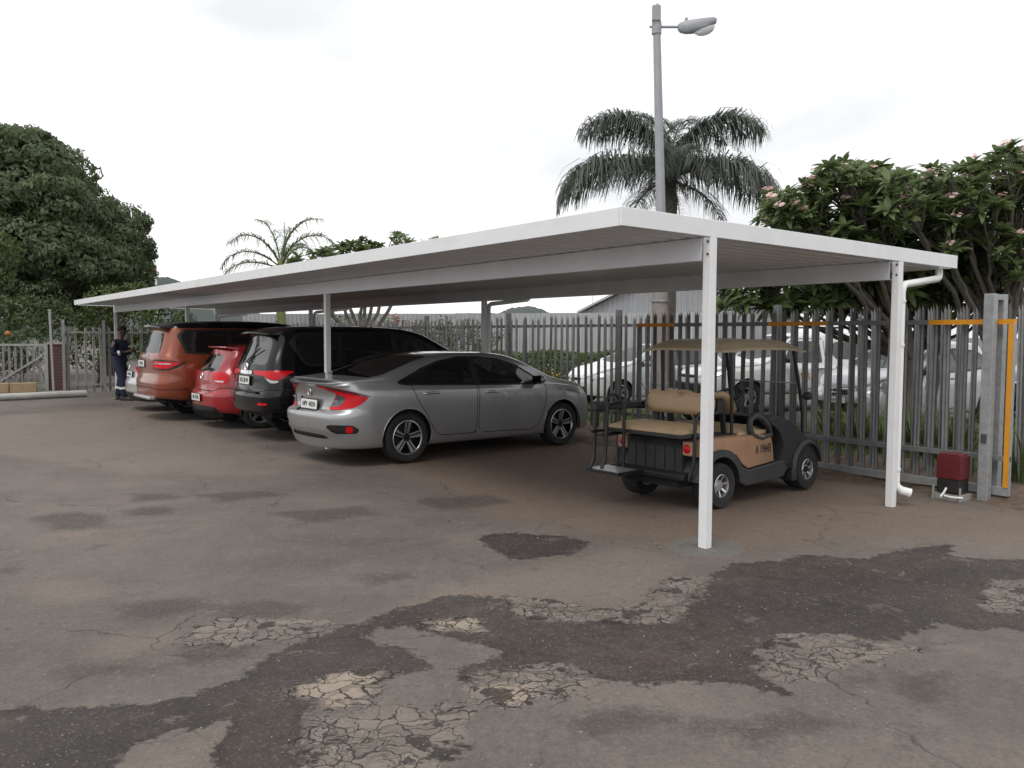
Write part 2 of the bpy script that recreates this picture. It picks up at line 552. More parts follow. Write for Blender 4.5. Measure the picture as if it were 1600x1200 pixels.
def asphalt_material():
    m, nt, N, L, b = _nt('worn_asphalt')
    geo = N.new('ShaderNodeNewGeometry')
    pos = geo.outputs['Position']
    def noise(scale, detail=5, rough=0.6, dist=0.0):
        n = N.new('ShaderNodeTexNoise')
        n.inputs['Scale'].default_value = scale
        n.inputs['Detail'].default_value = detail
        n.inputs['Roughness'].default_value = rough
        n.inputs['Distortion'].default_value = dist
        L.new(pos, n.inputs['Vector'])
        return n.outputs['Fac']
    def math_(op, a, b_=None, c=None, clamp=False):
        n = N.new('ShaderNodeMath')
        n.operation = op
        n.use_clamp = clamp
        for k, x in enumerate((a, b_, c)):
            if x is None:
                continue
            if isinstance(x, (int, float)):
                n.inputs[k].default_value = x
            else:
                L.new(x, n.inputs[k])
        return n.outputs[0]
    def rng(v, a, c, lo=0.0, hi=1.0, smooth=False):
        n = N.new('ShaderNodeMapRange')
        if smooth:
            n.interpolation_type = 'SMOOTHSTEP'
        n.inputs['From Min'].default_value = a
        n.inputs['From Max'].default_value = c
        n.inputs['To Min'].default_value = lo
        n.inputs['To Max'].default_value = hi
        L.new(v, n.inputs['Value'])
        return n.outputs[0]
    def mix(fac, a, c):
        n = N.new('ShaderNodeMix')
        n.data_type = 'RGBA'
        for k, x in ((0, fac), (6, a), (7, c)):
            if isinstance(x, tuple):
                n.inputs[k].default_value = (*x, 1)
            elif isinstance(x, (int, float)):
                n.inputs[k].default_value = x
            else:
                L.new(x, n.inputs[k])
        return n.outputs[2]
    def attr(nm):
        a = N.new('ShaderNodeAttribute')
        a.attribute_name = nm
        return a.outputs['Fac']
    big, mid, fine, grit = noise(0.35, 5, 0.65), noise(2.2, 7, 0.7), noise(11, 8, 0.75), noise(70, 4, 0.8)
    spk = noise(34, 3, 0.7)
    edge = math_('ADD', math_('MULTIPLY', math_('SUBTRACT', mid, 0.5), 0.30), math_('ADD', math_('MULTIPLY', math_('SUBTRACT', fine, 0.5), 0.20), math_('MULTIPLY', math_('SUBTRACT', spk, 0.5), 0.07)))
    def mask(nm, soft, amp=1.0):
        v = math_('ADD', attr(nm), math_('MULTIPLY', edge, amp))
        return rng(v, soft, -soft, 0, 1, True)
    m_dark, m_brown = mask('sd_dark', 0.028, 1.25), mask('sd_brown', 0.06, 1.5)
    m_crack, m_pale, m_tan, m_soil = mask('sd_crack', 0.035, 1.5), mask('sd_pale', 0.03, 1.3), mask('sd_tan', 0.16, 1.4), mask('sd_soil', 0.35, 1.6)
    m_pad = mask('sd_pad', 0.02, 0.12)
    # base asphalt: grey brown, blotched, with dust
    base = mix(rng(big, 0.36, 0.64), (0.088, 0.078, 0.070), (0.190, 0.160, 0.136))
    stain = noise(0.85, 6, 0.68, 0.5)
    base = mix(rng(stain, 0.50, 0.66, 0, 0.5), base, (0.078, 0.068, 0.061))
    base = mix(rng(stain, 0.46, 0.30, 0, 0.4), base, (0.215, 0.182, 0.155))
    base = mix(rng(mid, 0.3, 0.72, 0, 0.55), base, (0.118, 0.101, 0.090))
    base = mix(math_('MULTIPLY', rng(fine, 0.5, 0.75), 0.32), base, (0.25, 0.212, 0.182))
    base = mix(math_('MULTIPLY', m_tan, 0.55), base, (0.205, 0.164, 0.132))
    base = mix(math_('MULTIPLY', m_soil, 0.6), base, (0.185, 0.128, 0.090))
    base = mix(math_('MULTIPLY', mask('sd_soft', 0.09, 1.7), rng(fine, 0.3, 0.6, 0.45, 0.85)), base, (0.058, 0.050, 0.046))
    # dark bitumen layer showing where the top has worn away
    dark = mix(rng(fine, 0.35, 0.7), (0.024, 0.0195, 0.0185), (0.050, 0.040, 0.037))
    brown = mix(rng(fine, 0.35, 0.7), (0.027, 0.0195, 0.017), (0.070, 0.050, 0.041))
    dark = mix(m_brown, dark, brown)
    isl = rng(noise(4.2, 6, 0.72, 0.6), 0.585, 0.625)
    m_dark2 = math_('MULTIPLY', m_dark, math_('SUBTRACT', 1.0, math_('MULTIPLY', isl, math_('ADD', 0.55, math_('MULTIPLY', m_brown, 0.2)))))
    m_dark2 = math_('MULTIPLY', m_dark2, rng(noise(1.1, 5, 0.65), 0.34, 0.58, 0.78, 1.0))
    col = mix(m_dark2, base, dark)
    # crocodile cracking: irregular plates with dark joints
    wv = N.new('ShaderNodeVectorMath')
    wv.operation = 'ADD'
    wn_ = N.new('ShaderNodeTexNoise')
    wn_.inputs['Scale'].default_value = 6
    wn_.inputs['Detail'].default_value = 4
    L.new(pos, wn_.inputs['Vector'])
    ws = N.new('ShaderNodeVectorMath')
    ws.operation = 'SCALE'
    ws.inputs['Scale'].default_value = 0.24
    L.new(wn_.outputs['Color'], ws.inputs[0])
    L.new(pos, wv.inputs[0])
    L.new(ws.outputs[0], wv.inputs[1])
    def voro(scale):
        v = N.new('ShaderNodeTexVoronoi')
        v.feature = 'DISTANCE_TO_EDGE'
        v.voronoi_dimensions = '2D'
        v.inputs['Scale'].default_value = scale
        L.new(wv.outputs[0], v.inputs['Vector'])
        return v.outputs['Distance']
    def vcell(scale):
        v = N.new('ShaderNodeTexVoronoi')
        v.voronoi_dimensions = '2D'
        v.inputs['Scale'].default_value = scale
        L.new(wv.outputs[0], v.inputs['Vector'])
        sp = N.new('ShaderNodeSeparateColor')
        L.new(v.outputs['Color'], sp.inputs[0])
        return sp.outputs[0]
    jw = math_('MULTIPLY', rng(noise(2.6, 5), 0.36, 0.70, 0.0, 0.085), rng(noise(9.0, 4), 0.3, 0.6, 0.5, 1.3))
    def soft_lt(v, w):
        return rng(math_('SUBTRACT', v, w), 0.012, -0.008, 0, 1, True)
    c1 = soft_lt(voro(11.0), jw)
    c2 = soft_lt(voro(23.0), math_('MULTIPLY', jw, 0.6))
    crack = math_('MAXIMUM', c1, math_('MULTIPLY', c2, rng(noise(1.7, 3), 0.5, 0.56)))
    # plates: lighter dusty tops; a few plates gone where dark layer shows
    cell = vcell(11.0)
    plate = mix(cell, (0.155, 0.132, 0.112), (0.225, 0.192, 0.162))
    plate = mix(m_pale, plate, mix(rng(fine, 0.3, 0.7), (0.22, 0.178, 0.140), (0.43, 0.355, 0.285)))
    plate = mix(math_('MULTIPLY', rng(fine, 0.4, 0.7), 0.4), plate, (0.12, 0.105, 0.093))
    joint = mix(m_pale, (0.045, 0.038, 0.034), (0.055, 0.040, 0.032))
    gone = math_('MULTIPLY', rng(noise(4.2, 5, 0.65), 0.56, 0.60), math_('GREATER_THAN', vcell(19.0), 0.35))
    crk = math_('MAXIMUM', crack, gone)
    col = mix(m_crack, col, mix(crk, plate, joint))
    # thin wandering cracks elsewhere
    thin = math_('MULTIPLY', math_('LESS_THAN', voro(0.62), 0.0045), rng(noise(0.8, 4), 0.48, 0.58))
    thin2 = math_('MULTIPLY', math_('LESS_THAN', voro(2.4), 0.010), rng(noise(1.1, 3), 0.60, 0.68))
    thin = math_('MAXIMUM', thin, thin2)
    col = mix(math_('MULTIPLY', thin, 0.7), col, (0.05, 0.043, 0.038))
    # concrete pad at the near post, oil spots, aggregate speckle
    col = mix(m_pad, col, mix(rng(fine, 0.35, 0.7), (0.125, 0.118, 0.110), (0.165, 0.152, 0.140)))
    oil = rng(noise(1.35, 5, 0.6), 0.665, 0.72)
    col = mix(math_('MULTIPLY', oil, 0.45), col, (0.055, 0.048, 0.043))
    col = mix(math_('MULTIPLY', rng(spk, 0.56, 0.74), 0.30), col, (0.26, 0.222, 0.19))
    col = mix(math_('MULTIPLY', rng(spk, 0.44, 0.28), 0.42), col, (0.05, 0.042, 0.037))
    col = mix(math_('MULTIPLY', rng(grit, 0.57, 0.72), 0.55), col, (0.34, 0.30, 0.265))
    col = mix(math_('MULTIPLY', rng(grit, 0.43, 0.28), 0.6), col, (0.03, 0.026, 0.024))
    vs_ = N.new('ShaderNodeTexVoronoi')
    vs_.voronoi_dimensions = '2D'
    vs_.inputs['Scale'].default_value = 9.0
    L.new(pos, vs_.inputs['Vector'])
    stone = math_('MULTIPLY', math_('LESS_THAN', vs_.outputs['Distance'], rng(noise(7.0, 2), 0.35, 0.7, 0.0, 0.06)), math_('GREATER_THAN', fine, 0.53))
    col = mix(math_('MULTIPLY', stone, 0.7), col, (0.36, 0.33, 0.30))
    pit = noise(1.9, 7, 0.75, 0.4)
    col = mix(math_('MULTIPLY', rng(pit, 0.60, 0.66), 0.40), col, (0.075, 0.064, 0.057))
    L.new(col, b.inputs['Base Color'])
    ro = rng(fine, 0.3, 0.7, 0.72, 0.92)
    ro = math_('SUBTRACT', ro, math_('MULTIPLY', m_dark2, 0.10))
    L.new(ro, b.inputs['Roughness'])
    b.inputs['Specular IOR Level'].default_value = 0.35
    hgt = math_('ADD', math_('MULTIPLY', grit, 0.45), math_('MULTIPLY', fine, 0.35))
    hgt = math_('SUBTRACT', hgt, math_('MULTIPLY', math_('MULTIPLY', crk, m_crack), 1.3))
    hgt = math_('SUBTRACT', hgt, math_('MULTIPLY', m_dark2, 0.7))
    hgt = math_('SUBTRACT', hgt, math_('MULTIPLY', thin, 0.8))
    bp = N.new('ShaderNodeBump')
    bp.inputs['Strength'].default_value = 1.0
    bp.inputs['Distance'].default_value = 0.012
    L.new(hgt, bp.inputs['Height'])
    L.new(bp.outputs[0], b.inputs['Normal'])
    return m
M_asphalt = asphalt_material()
gme = np_mesh('ground', np.column_stack([gp, gz]), gf, M_asphalt, smooth=True)
for nm, arr in F.items():
    a = gme.attributes.new(nm, 'FLOAT', 'POINT')
    a.data.foreach_set('value', arr.astype(np.float32))
structure(link('ground', gme))

# loose chippings on the worn parts
def chippings():
    mb_v, mb_f = [], []
    base = np.array([(1, 0, -.3), (-.5, .85, -.3), (-.5, -.85, -.3), (.2, .1, .7), (-.6, .2, .5)])
    fb = np.array([(0, 1, 3), (1, 4, 3), (1, 2, 4), (2, 3, 4), (2, 0, 3), (0, 2, 1)])
    V_, F_ = [], []
    k = 0
    while k < 2600:
        x, y = random.uniform(-6, 7.5), 2.6 + 9.5 * random.random() ** 1.6
        j = int(np.clip(np.searchsorted(gy, y), 0, ny - 1)) * nx + int(np.clip(np.searchsorted(gx, x), 0, nx - 1))
        near = F['sd_dark'][j] < 0.12 or F['sd_crack'][j] < 0.1
        if not near and random.random() > 0.18:
            continue
        s = random.choice((0.003, 0.004, 0.005, 0.006, 0.009)) * random.uniform(0.7, 1.3)
        R = Matrix.Rotation(random.uniform(0, 6.3), 3, 'Z') @ Matrix.Rotation(random.uniform(-.6, .6), 3, 'X')
        p = base * np.array([1, random.uniform(.6, 1), random.uniform(.5, 1)]) * s
        p = p @ np.array(R).T + np.array([x, y, gz[j] + 0.2 * s])
        V_.append(p)
        F_.append(fb + 5 * k)
        k += 1
    return np.concatenate(V_), np.concatenate(F_)
cv, cf = chippings()
M_chip = mat('stone_chippings', (0.20, 0.185, 0.17), 0.85, var=0.55, vscale=3.0)
stuff(link('loose_chippings', np_mesh('loose_chippings', cv, cf, M_chip)))

# soil verge under the fence (a low uneven bank), lawn and service road beyond it
def strip_mesh(t0, t1, v0, v1, nt, nv, zfun):
    vs, fs = [], []
    for i in range(nt + 1):
        for j in range(nv + 1):
            t, v = t0 + (t1 - t0) * i / nt, v0 + (v1 - v0) * j / nv
            p = C(t, v)
            vs.append((p.x, p.y, zfun(t, v, j / nv)))
    for i in range(nt):
        for j in range(nv):
            a = i * (nv + 1) + j
            fs.append((a, a + 1, a + nv + 2, a + nv + 1))
    return np.array(vs), np.array(fs)
M_soil = mat('brown_soil', (0.105, 0.070, 0.048), 0.95, var=0.45, vscale=7, bump=0.9, bscale=45, dirt=(0.19, 0.155, 0.125), dirt_amt=0.8, dscale=4)
def zsoil(t, v, q):
    e = 0.03 * mnoise.noise((t * 1.6, v * 2.2, 1.0)) + 0.015 * mnoise.noise((t * 6, v * 6, 3.0))
    edge = 3.52 + 0.22 * mnoise.noise((t * 0.9, 4.0, 0)) + 0.12 * mnoise.noise((t * 3.1, 9.0, 0)) + max(0.0, 0.45 - 0.3 * abs(t - 0.2)) * 0.5
    h = (v - edge) * 0.22
    return min(max(h, -0.05), 0.07) + e * (1 if h > 0 else 0.2)
vs, fs = strip_mesh(-4.5, 26, 3.2, 5.4, 300, 26, zsoil)
structure(link('soil_verge', np_mesh('soil_verge', vs, fs, M_soil, smooth=True)))
M_lawn = mat('lawn_grass', (0.062, 0.105, 0.022), 0.95, var=0.45, vscale=3, bump=0.8, bscale=60, dirt=(0.13, 0.10, 0.06), dirt_amt=0.5, dscale=0.8)
vs, fs = strip_mesh(-9, 60, 5.3, 7.8, 40, 6, lambda t, v, q: 0.05 + 0.01 * math.sin(t * 2 + v * 3))
structure(link('lawn', np_mesh('lawn', vs, fs, M_lawn, smooth=True)))
# ================================================================== carport
ZB, FALL, FH = 2.377, 0.0108, 0.129
T1, V0, V1, VP, TP = 20.83, -0.944, 3.785, 2.725, 6.90
zz = lambda v: ZB - FALL * v
carport = thing('carport', 'long white flat-roofed carport on slim square posts', 'carport', C(0, 0), ANG)
# roof sheets: box-rib profile, ribs run from front to back
def roof_sheet_mesh():
    W, n = 0.686, 4
    prof = []
    p = W / n
    for k in range(n):
        x = k * p
        prof += [(x, 0.0), (x + p - 0.075, 0.0), (x + p - 0.058, 0.036), (x + p - 0.018, 0.036)]
    prof.append((W, 0.0))
    mb = MB()
    for up in (0.0, 0.0018):
        vs = []
        for v in (V0 + 0.02, V1 - 0.02):
            vs += [(v, y, zz(v) + 0.012 + z + up) for y, z in prof]
        k = len(prof)
        fs = [(i, i + 1, k + i + 1, k + i) if up else (i, k + i, k + i + 1, i + 1) for i in range(k - 1)]
        mb.add(vs, fs)
    return mb.mesh('roof_sheet', M_roof)
rs = roof_sheet_mesh()
for k in range(30):
    link('roof_sheet', rs, carport, (0, 0.06 + k * 0.689, 0.0))
# beams on the two post rows
for v in (0.0, VP):
    mb = MB()
    zt = zz(v) + 0.006
    mb.box((v, T1 / 2 + 0.03, zt - 0.0875), (0.012, T1 - 0.1, 0.172))
    for dz in (0.0, -0.170):
        mb.box((v + 0.026, T1 / 2 + 0.03, zt - 0.0025 + dz), (0.05, T1 - 0.1, 0.005))
    beam = mb.build('beam', M_roof, carport)
# fascias
nseg = 4
for k in range(nseg):
    a, b = T1 * k / nseg, T1 * (k + 1) / nseg
    mb = MB()
    mb.box((V0 - 0.004, (a + b) / 2, zz(V0) + FH / 2), (0.028, b - a - 0.004, FH))
    mb.build('front_fascia', M_white, carport, bevel=0.004)
def end_fascia(t):
    mb = MB()
    w = 0.028
    vs = []
    for tt in (t - w / 2, t + w / 2):
        vs += [(V0 - 0.02, tt, zz(V0)), (V1 + 0.05, tt, zz(V1)), (V1 + 0.05, tt, zz(V1) + FH + 0.002), (V0 - 0.02, tt, zz(V0) + FH + 0.002)]
    mb.add(vs, [(0, 1, 2, 3), (7, 6, 5, 4), (0, 4, 5, 1), (1, 5, 6, 2), (2, 6, 7, 3), (3, 7, 4, 0)])
    return mb.build('end_fascia', M_white, carport, bevel=0.004)
end_fascia(-0.018)
end_fascia(T1 + 0.018)
mb = MB()
mb.box((V1 - 0.05, T1 / 2, zz(V1) + 0.002), (0.15, T1 - 0.04, 0.006))
for v in (V1 - 0.125, V1 + 0.025):
    mb.box((v, T1 / 2, zz(V1) + 0.06), (0.005, T1 - 0.04, 0.11))
mb.build('gutter', M_roof, carport)
# posts
post_objs = []
for row, v in ((0, 0.0), (1, VP)):
    for k in range(4):
        t = 0.0 if k == 0 else k * TP - (0.1 if k == 3 else 0)
        mb = MB()
        top = zz(v) - 0.002 if k == 0 else zz(v) - 0.172
        mb.box((v, t, top / 2 - 0.05), (0.075, 0.075, top + 0.1))
        p = mb.build('post', M_white, carport, bevel=0.006)
        if k == 0:
            for z in (top - 0.03, top - 0.125):
                b = MB()
                b.lathe([(0.001, -0.002), (0.010, -0.002), (0.010, 0.008), (0.001, 0.010)], 8, 0, Matrix.Translation((v - 0.0375, t - 0.012, z)) @ Matrix.Rotation(-PI / 2, 4, 'Y'))
                b.build('bolt', M_bolt, p)
# downpipes: out of the gutter, back to the post, down to a shoe
for k, t in enumerate((0.0, TP, 2 * TP, 3 * TP - 0.1)):
    x1 = VP + 0.086
    mb = MB()
    zt = zz(V1)
    pts = [(V1 - 0.06, t + 0.10, zt + 0.01), (V1 - 0.06, t + 0.10, zt - 0.05), (V1 - 0.075, t + 0.095, zt - 0.085), (V1 - 0.11, t + 0.09, zt - 0.105),
           (x1 + 0.06, t + 0.01, zt - 0.20), (x1 + 0.015, t, zt - 0.225), (x1, t, zt - 0.27), (x1, t, 0.22), (x1 + 0.002, t - 0.01, 0.175), (x1 + 0.03, t - 0.04, 0.135), (x1 + 0.085, t - 0.105, 0.112)]
    mb.tube(pts, [0.036] * 9 + [0.042, 0.045], 14)
    d = mb.build('downpipe', M_plastic_white, carport, smooth=50)
    for z in (zt - 0.36, 1.55, 0.34):
        b = MB()
        b.lathe([(0.037, -0.012), (0.043, -0.012), (0.043, 0.012), (0.037, 0.012)], 14, 0, Matrix.Translation((x1, t, z)))
        b.box((x1 + 0.052, t, z), (0.02, 0.012, 0.02))
        b.build('pipe_clip', M_plastic_white, d)
for o in carport.children:
    pass

# ================================================================== palisade fences and gates
def pale_mesh(h, w=0.068, d=0.016, m=None):
    """W-section pale with a three-pointed head"""
    xs = [-w / 2, -w / 4, 0, w / 4, w / 2]
    ys = [0, d, 0.002, d, 0]
    tops = [h - 0.015, h - 0.075, h, h - 0.075, h - 0.015]
    vs, fs = [], []
    for s in (0, 0.0025):
        for x, y, t in zip(xs, ys, tops):
            vs += [(x, y - s, 0), (x, y - s, t)]
    for i in range(4):
        a = 2 * i
        fs.append((a, a + 1, a + 3, a + 2))
        a += 10
        fs.append((a, a + 2, a + 3, a + 1))
    me = bpy.data.meshes.new('pale')
    me.from_pydata(vs, [], fs)
    me.materials.append(m)
    me.update()
    return me
def fence_run(root, L, mesh, m, spacing, z_pale, rails, posts, post_h, skip=None, jitter=0.006, y_off=0.03, post_w=0.09):
    """fence in local x (0..L), pales in front (local -y)"""
    n = int(L / spacing)
    for k in range(n + 1):
        x = 0.08 + k * spacing
        if x > L - 0.03 or (skip and skip(x)):
            continue
        link('pale', random.choice(mesh) if isinstance(mesh, list) else mesh, root, (x + random.uniform(-.008, .008), -y_off, z_pale + random.uniform(-jitter, jitter)), (random.uniform(-.014, .014), random.uniform(-.018, .018), random.uniform(-.12, .12)))
    for z in rails:
        for a, b in zip(posts[:-1], posts[1:]):
            mb = MB()
            mb.box(((a + b) / 2, 0, z), (b - a - 0.02, 0.006, 0.05))
            mb.box(((a + b) / 2, 0.022, z - 0.022), (b - a - 0.02, 0.045, 0.006))
            mb.build('rail', m, root)
    for x in posts:
        mb = MB()
        mb.box((x, 0.05, post_h / 2 - 0.1), (0.007, post_w, post_h + 0.2))
        for y in (0.05 - post_w / 2, 0.05 + post_w / 2):
            mb.box((x, y, post_h / 2 - 0.1), (0.062, 0.008, post_h + 0.2))
        mb.build('post', m, root)
FV = 4.72
p = C(21.15, FV)
back_fence = thing('palisade_fence', 'tall grey steel palisade fence behind the parked cars and carport', 'fence', p, ANG - PI / 2)
# local x runs from the far end back to the gate (towards -U); local -y is towards the carport
M_galv_rust = mat('rust_streaked_steel', (0.17, 0.163, 0.155), 0.65, metal=0.3, var=0.3, vscale=5, dirt=(0.13, 0.075, 0.045), dirt_amt=0.7)
M_galv_mid = mat('dull_galvanised_steel', (0.26, 0.265, 0.268), 0.5, metal=0.4, var=0.2, vscale=7, dirt=(0.12, 0.1, 0.085), dirt_amt=0.4)
PM = [M_galv_dark, M_galv_dark, M_galv_mid, M_galv_mid, M_galv_rust]
pm_back = [pale_mesh(1.93 + 0.012 * (i - 2), m=m_) for i, m_ in enumerate(PM)]
fence_run(back_fence, 21.55, pm_back, M_galv_dark, 0.166, 0.05, (1.80, 0.34), [0.03, 2.85, 5.95, 9.05, 12.15, 15.25, 18.35, 21.5], 2.06)
p = C(21.15, FV + 0.02)
end_fence = thing('palisade_fence', 'pale steel palisade fence closing the far end of the yard behind the worker', 'fence', p, ANG + PI)
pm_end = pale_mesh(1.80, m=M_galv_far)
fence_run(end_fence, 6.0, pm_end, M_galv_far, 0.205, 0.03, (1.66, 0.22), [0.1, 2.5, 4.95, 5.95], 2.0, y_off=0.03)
# sliding gate leaf in front of the fence
GV = 3.86
p = C(4.55, GV)
gate = thing('sliding_gate', 'slid-open steel palisade gate leaf with orange painted frame', 'gate', p, ANG - PI / 2)
GL = 5.15
pm_gate_all = [pale_mesh(1.88, m=m_) for m_ in PM]
for k in range(33):
    x = 0.15 + k * 0.155
    if x < GL - 0.35:
        link('pale', random.choice(pm_gate_all), gate, (x + random.uniform(-.006, .006), 0.043, 0.10), (0, random.uniform(-.008, .008), random.uniform(-.1, .1)))
cuts = [(0.0, 0.72, M_orange), (0.72, 2.28, M_galv_dark), (2.28, 3.12, M_orange), (3.12, 4.30, M_galv_dark), (4.30, GL, M_orange)]  # top rail coloured in alternating orange and dark grey stretches
for a, b, m in cuts:
    mb = MB()
    mb.box(((a + b) / 2, 0, 1.785), (b - a - 0.001, 0.05, 0.05))
    o = mb.build('top_rail', m, gate)
    if m is M_orange:
        o['label'] = 'orange stretch of the gate top rail'
for z, h in ((0.09, 0.08), (0.42, 0.05)):
    mb = MB()
    mb.box((GL / 2, 0, z), (GL, 0.05, h))
    mb.build('bottom_rail', M_galv_dark if z > 0.2 else M_galv, gate)
mb = MB()
mb.box((0.026, 0, 0.945), (0.05, 0.052, 1.63))
mb.build('end_stile', M_galv_dark, gate)
mb = MB()
mb.box((GL - 0.026, 0.0, 0.945), (0.052, 0.06, 1.63))
mb.build('end_stile', M_galv, gate)
mb = MB()
mb.box((GL - 0.026, -0.0315, 0.945), (0.047, 0.003, 1.62))
mb.box((GL - 0.0535, 0.0, 0.945), (0.003, 0.05, 1.62))
o = mb.build('painted_face', M_orange, gate)
o['label'] = 'orange painted end stile of the gate'
# guide posts of the gate, joined over the top
gp_c = C(-0.41, GV, 0)
guide = thing('gate_guide_post', 'pair of square galvanised guide posts holding the sliding gate', 'gate post', gp_c, ANG - PI / 2)
for y in (-0.11, 0.11):
    mb = MB()
    mb.box((0, y, 0.98), (0.10, 0.09, 2.16))
    mb.build('post', M_galv, guide, bevel=0.005)
mb = MB()
mb.box((0, 0, 2.03), (0.098, 0.128, 0.055))
mb.build('top_spacer', M_galv, guide)
mb = MB()
mb.box((0.0, -0.16, 0.62), (0.05, 0.012, 0.09))
mb.build('roller_bracket', M_bolt, guide)
# gate motor
mt = thing('gate_motor', 'maroon and black gate motor box beside the guide posts', 'gate motor', C(-0.18, GV - 0.28, 0.06), ANG - PI / 2)
M_maroon = mat('maroon_plastic', (0.115, 0.012, 0.016), 0.42, var=0.12)
M_blackpl = mat('black_plastic', (0.014, 0.014, 0.015), 0.5, var=0.2, dirt=(0.08, 0.07, 0.06), dirt_amt=0.25)
mb = MB()
mb.prism([(-0.12, -0.10), (0.12, -0.10), (0.12, 0.10), (-0.12, 0.10)], 0.14, 0.38)
mb.prism([(-0.108, -0.088), (0.108, -0.088), (0.108, 0.088), (-0.108, 0.088)], 0.38, 0.395)
mb.build('cover', M_maroon, mt, bevel=0.012)
mb = MB()
mb.prism([(-0.115, -0.095), (0.115, -0.095), (0.115, 0.095), (-0.115, 0.095)], 0.0, 0.138)
mb.build('gearbox', M_blackpl, mt, bevel=0.01)
mb = MB()
mb.box((0, 0, -0.04), (0.28, 0.22, 0.06))
mb.build('base_plate', M_concrete, mt)
for dx in (-0.13, 0.135):
    mb = MB()
    mb.tube([(dx, -0.13, -0.08), (dx, -0.13, 0.07)], 0.012, 8)
    mb.build('mounting_stud', M_galv, mt)
cd = thing('conduit_pipe', 'short white conduit offcuts lying by the gate motor', 'pipe', C(-0.22, GV - 0.50, 0.035), ANG - PI / 2)
for pts in ([(-0.02, 0.05, 0.09), (-0.03, 0.03, 0.05), (-0.05, 0.0, 0.0)], [(-0.02, 0.02, 0.012), (0.06, 0.015, 0.008), (0.15, 0.04, 0.012)]):
    mb = MB()
    mb.tube(pts, 0.011, 8)
    mb.build('pipe', M_plastic_white, cd, smooth=50)
# short open gate at the far left, with brace and hinge post
a = G(72, 610)
b = G(-60, 612)
d = b - a
lg = thing('hinged_gate', 'low pale steel palisade gate standing open under the dark tree', 'gate', a, math.atan2(d.y, d.x))
LL = d.length
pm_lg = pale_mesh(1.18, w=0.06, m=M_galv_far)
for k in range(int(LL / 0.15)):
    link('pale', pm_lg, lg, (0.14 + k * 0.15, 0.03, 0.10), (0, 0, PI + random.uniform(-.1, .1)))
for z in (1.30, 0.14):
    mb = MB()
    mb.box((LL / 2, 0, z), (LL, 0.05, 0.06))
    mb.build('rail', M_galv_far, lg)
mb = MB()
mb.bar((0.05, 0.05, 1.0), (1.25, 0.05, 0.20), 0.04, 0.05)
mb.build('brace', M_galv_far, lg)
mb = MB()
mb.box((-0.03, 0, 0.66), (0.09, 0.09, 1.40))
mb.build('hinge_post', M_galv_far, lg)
mb = MB()
mb.bar((-0.05, 0, 1.32), (-0.28, 0.0, 1.42), 0.05, 0.05)
mb.build('latch_arm', M_galv_far, lg)
# leaning marker stake, brick pillar, timber block and long pipe
a = G(84, 610)
mb = MB()
n = 6
pil = thing('brick_pillar', 'dark brown brick gate pillar beside the open low gate', 'pillar', G(90, 609), 0.35)
M_brick = mat('dark_brick', (0.085, 0.042, 0.030), 0.9, var=0.35, vscale=5, bump=0.5, bscale=50)
M_mortar = mat('mortar', (0.16, 0.14, 0.12), 0.95, var=0.2, bump=0.4)
mb = MB()
mb.box((0, 0, 0.655), (0.435, 0.435, 1.31))
mb.build('mortar_core', M_mortar, pil)
bme = MB().box((0, 0, 0), (0.222, 0.108, 0.072)).mesh('brick', M_brick)
for r in range(15):
    z = 0.045 + r * 0.087
    for side in range(4):
        R = Matrix.Rotation(side * PI / 2, 4, 'Z')
        for x, sx in (((-0.001, 1.0), (0.170, 0.48)) if r % 2 else ((-0.058, 0.48), (0.113, 1.0))):
            q = R @ Vector((x, -0.172 + random.uniform(-.003, .003), z))
            link('brick', bme, pil, q, (0, 0, side * PI / 2), (sx, 1, 1))
mb = MB()
mb.box((0, 0, 1.335), (0.52, 0.52, 0.05))
mb.build('coping', M_concrete, pil, bevel=0.01)
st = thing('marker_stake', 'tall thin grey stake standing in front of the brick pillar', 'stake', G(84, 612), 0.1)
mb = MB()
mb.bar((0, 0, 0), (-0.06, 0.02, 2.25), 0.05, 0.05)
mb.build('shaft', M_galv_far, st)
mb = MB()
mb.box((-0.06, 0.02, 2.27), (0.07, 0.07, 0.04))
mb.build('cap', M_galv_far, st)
M_timber = mat('tan_block', (0.33, 0.245, 0.14), 0.85, var=0.18, vscale=4, bump=0.3, bscale=30, dirt=(0.2, 0.16, 0.1), dirt_amt=0.5)
a, b = G(-30, 615), G(58, 613)
d = b - a
blk = thing('kerb_block', 'tan concrete barrier blocks lying before the open low gate', 'concrete block', a, math.atan2(d.y, d.x))
for k in range(2):
    mb = MB()
    mb.box((d.length * (0.25 + 0.5 * k), 0.12, 0.13), (d.length / 2 - 0.02, 0.22, 0.27))
    mb.build('block', M_timber, blk, bevel=0.015)
a, b = G(-120, 632), G(134, 620)
mb = MB()
a.z = b.z = 0.085
d = (b - a)
pts = [a + d * (k / 8) + Vector((0, 0.02 * math.sin(k), 0)) for k in range(9)]
mb.tube(pts, 0.088, 14)
o = mb.build('long_pipe', mat('grey_white_pipe', (0.42, 0.42, 0.40), 0.6, var=0.12, dirt=(0.25, 0.22, 0.18), dirt_amt=0.5), None, smooth=50)
tag(o, 'long grey white pipe lying on the asphalt at far left', 'pipe')
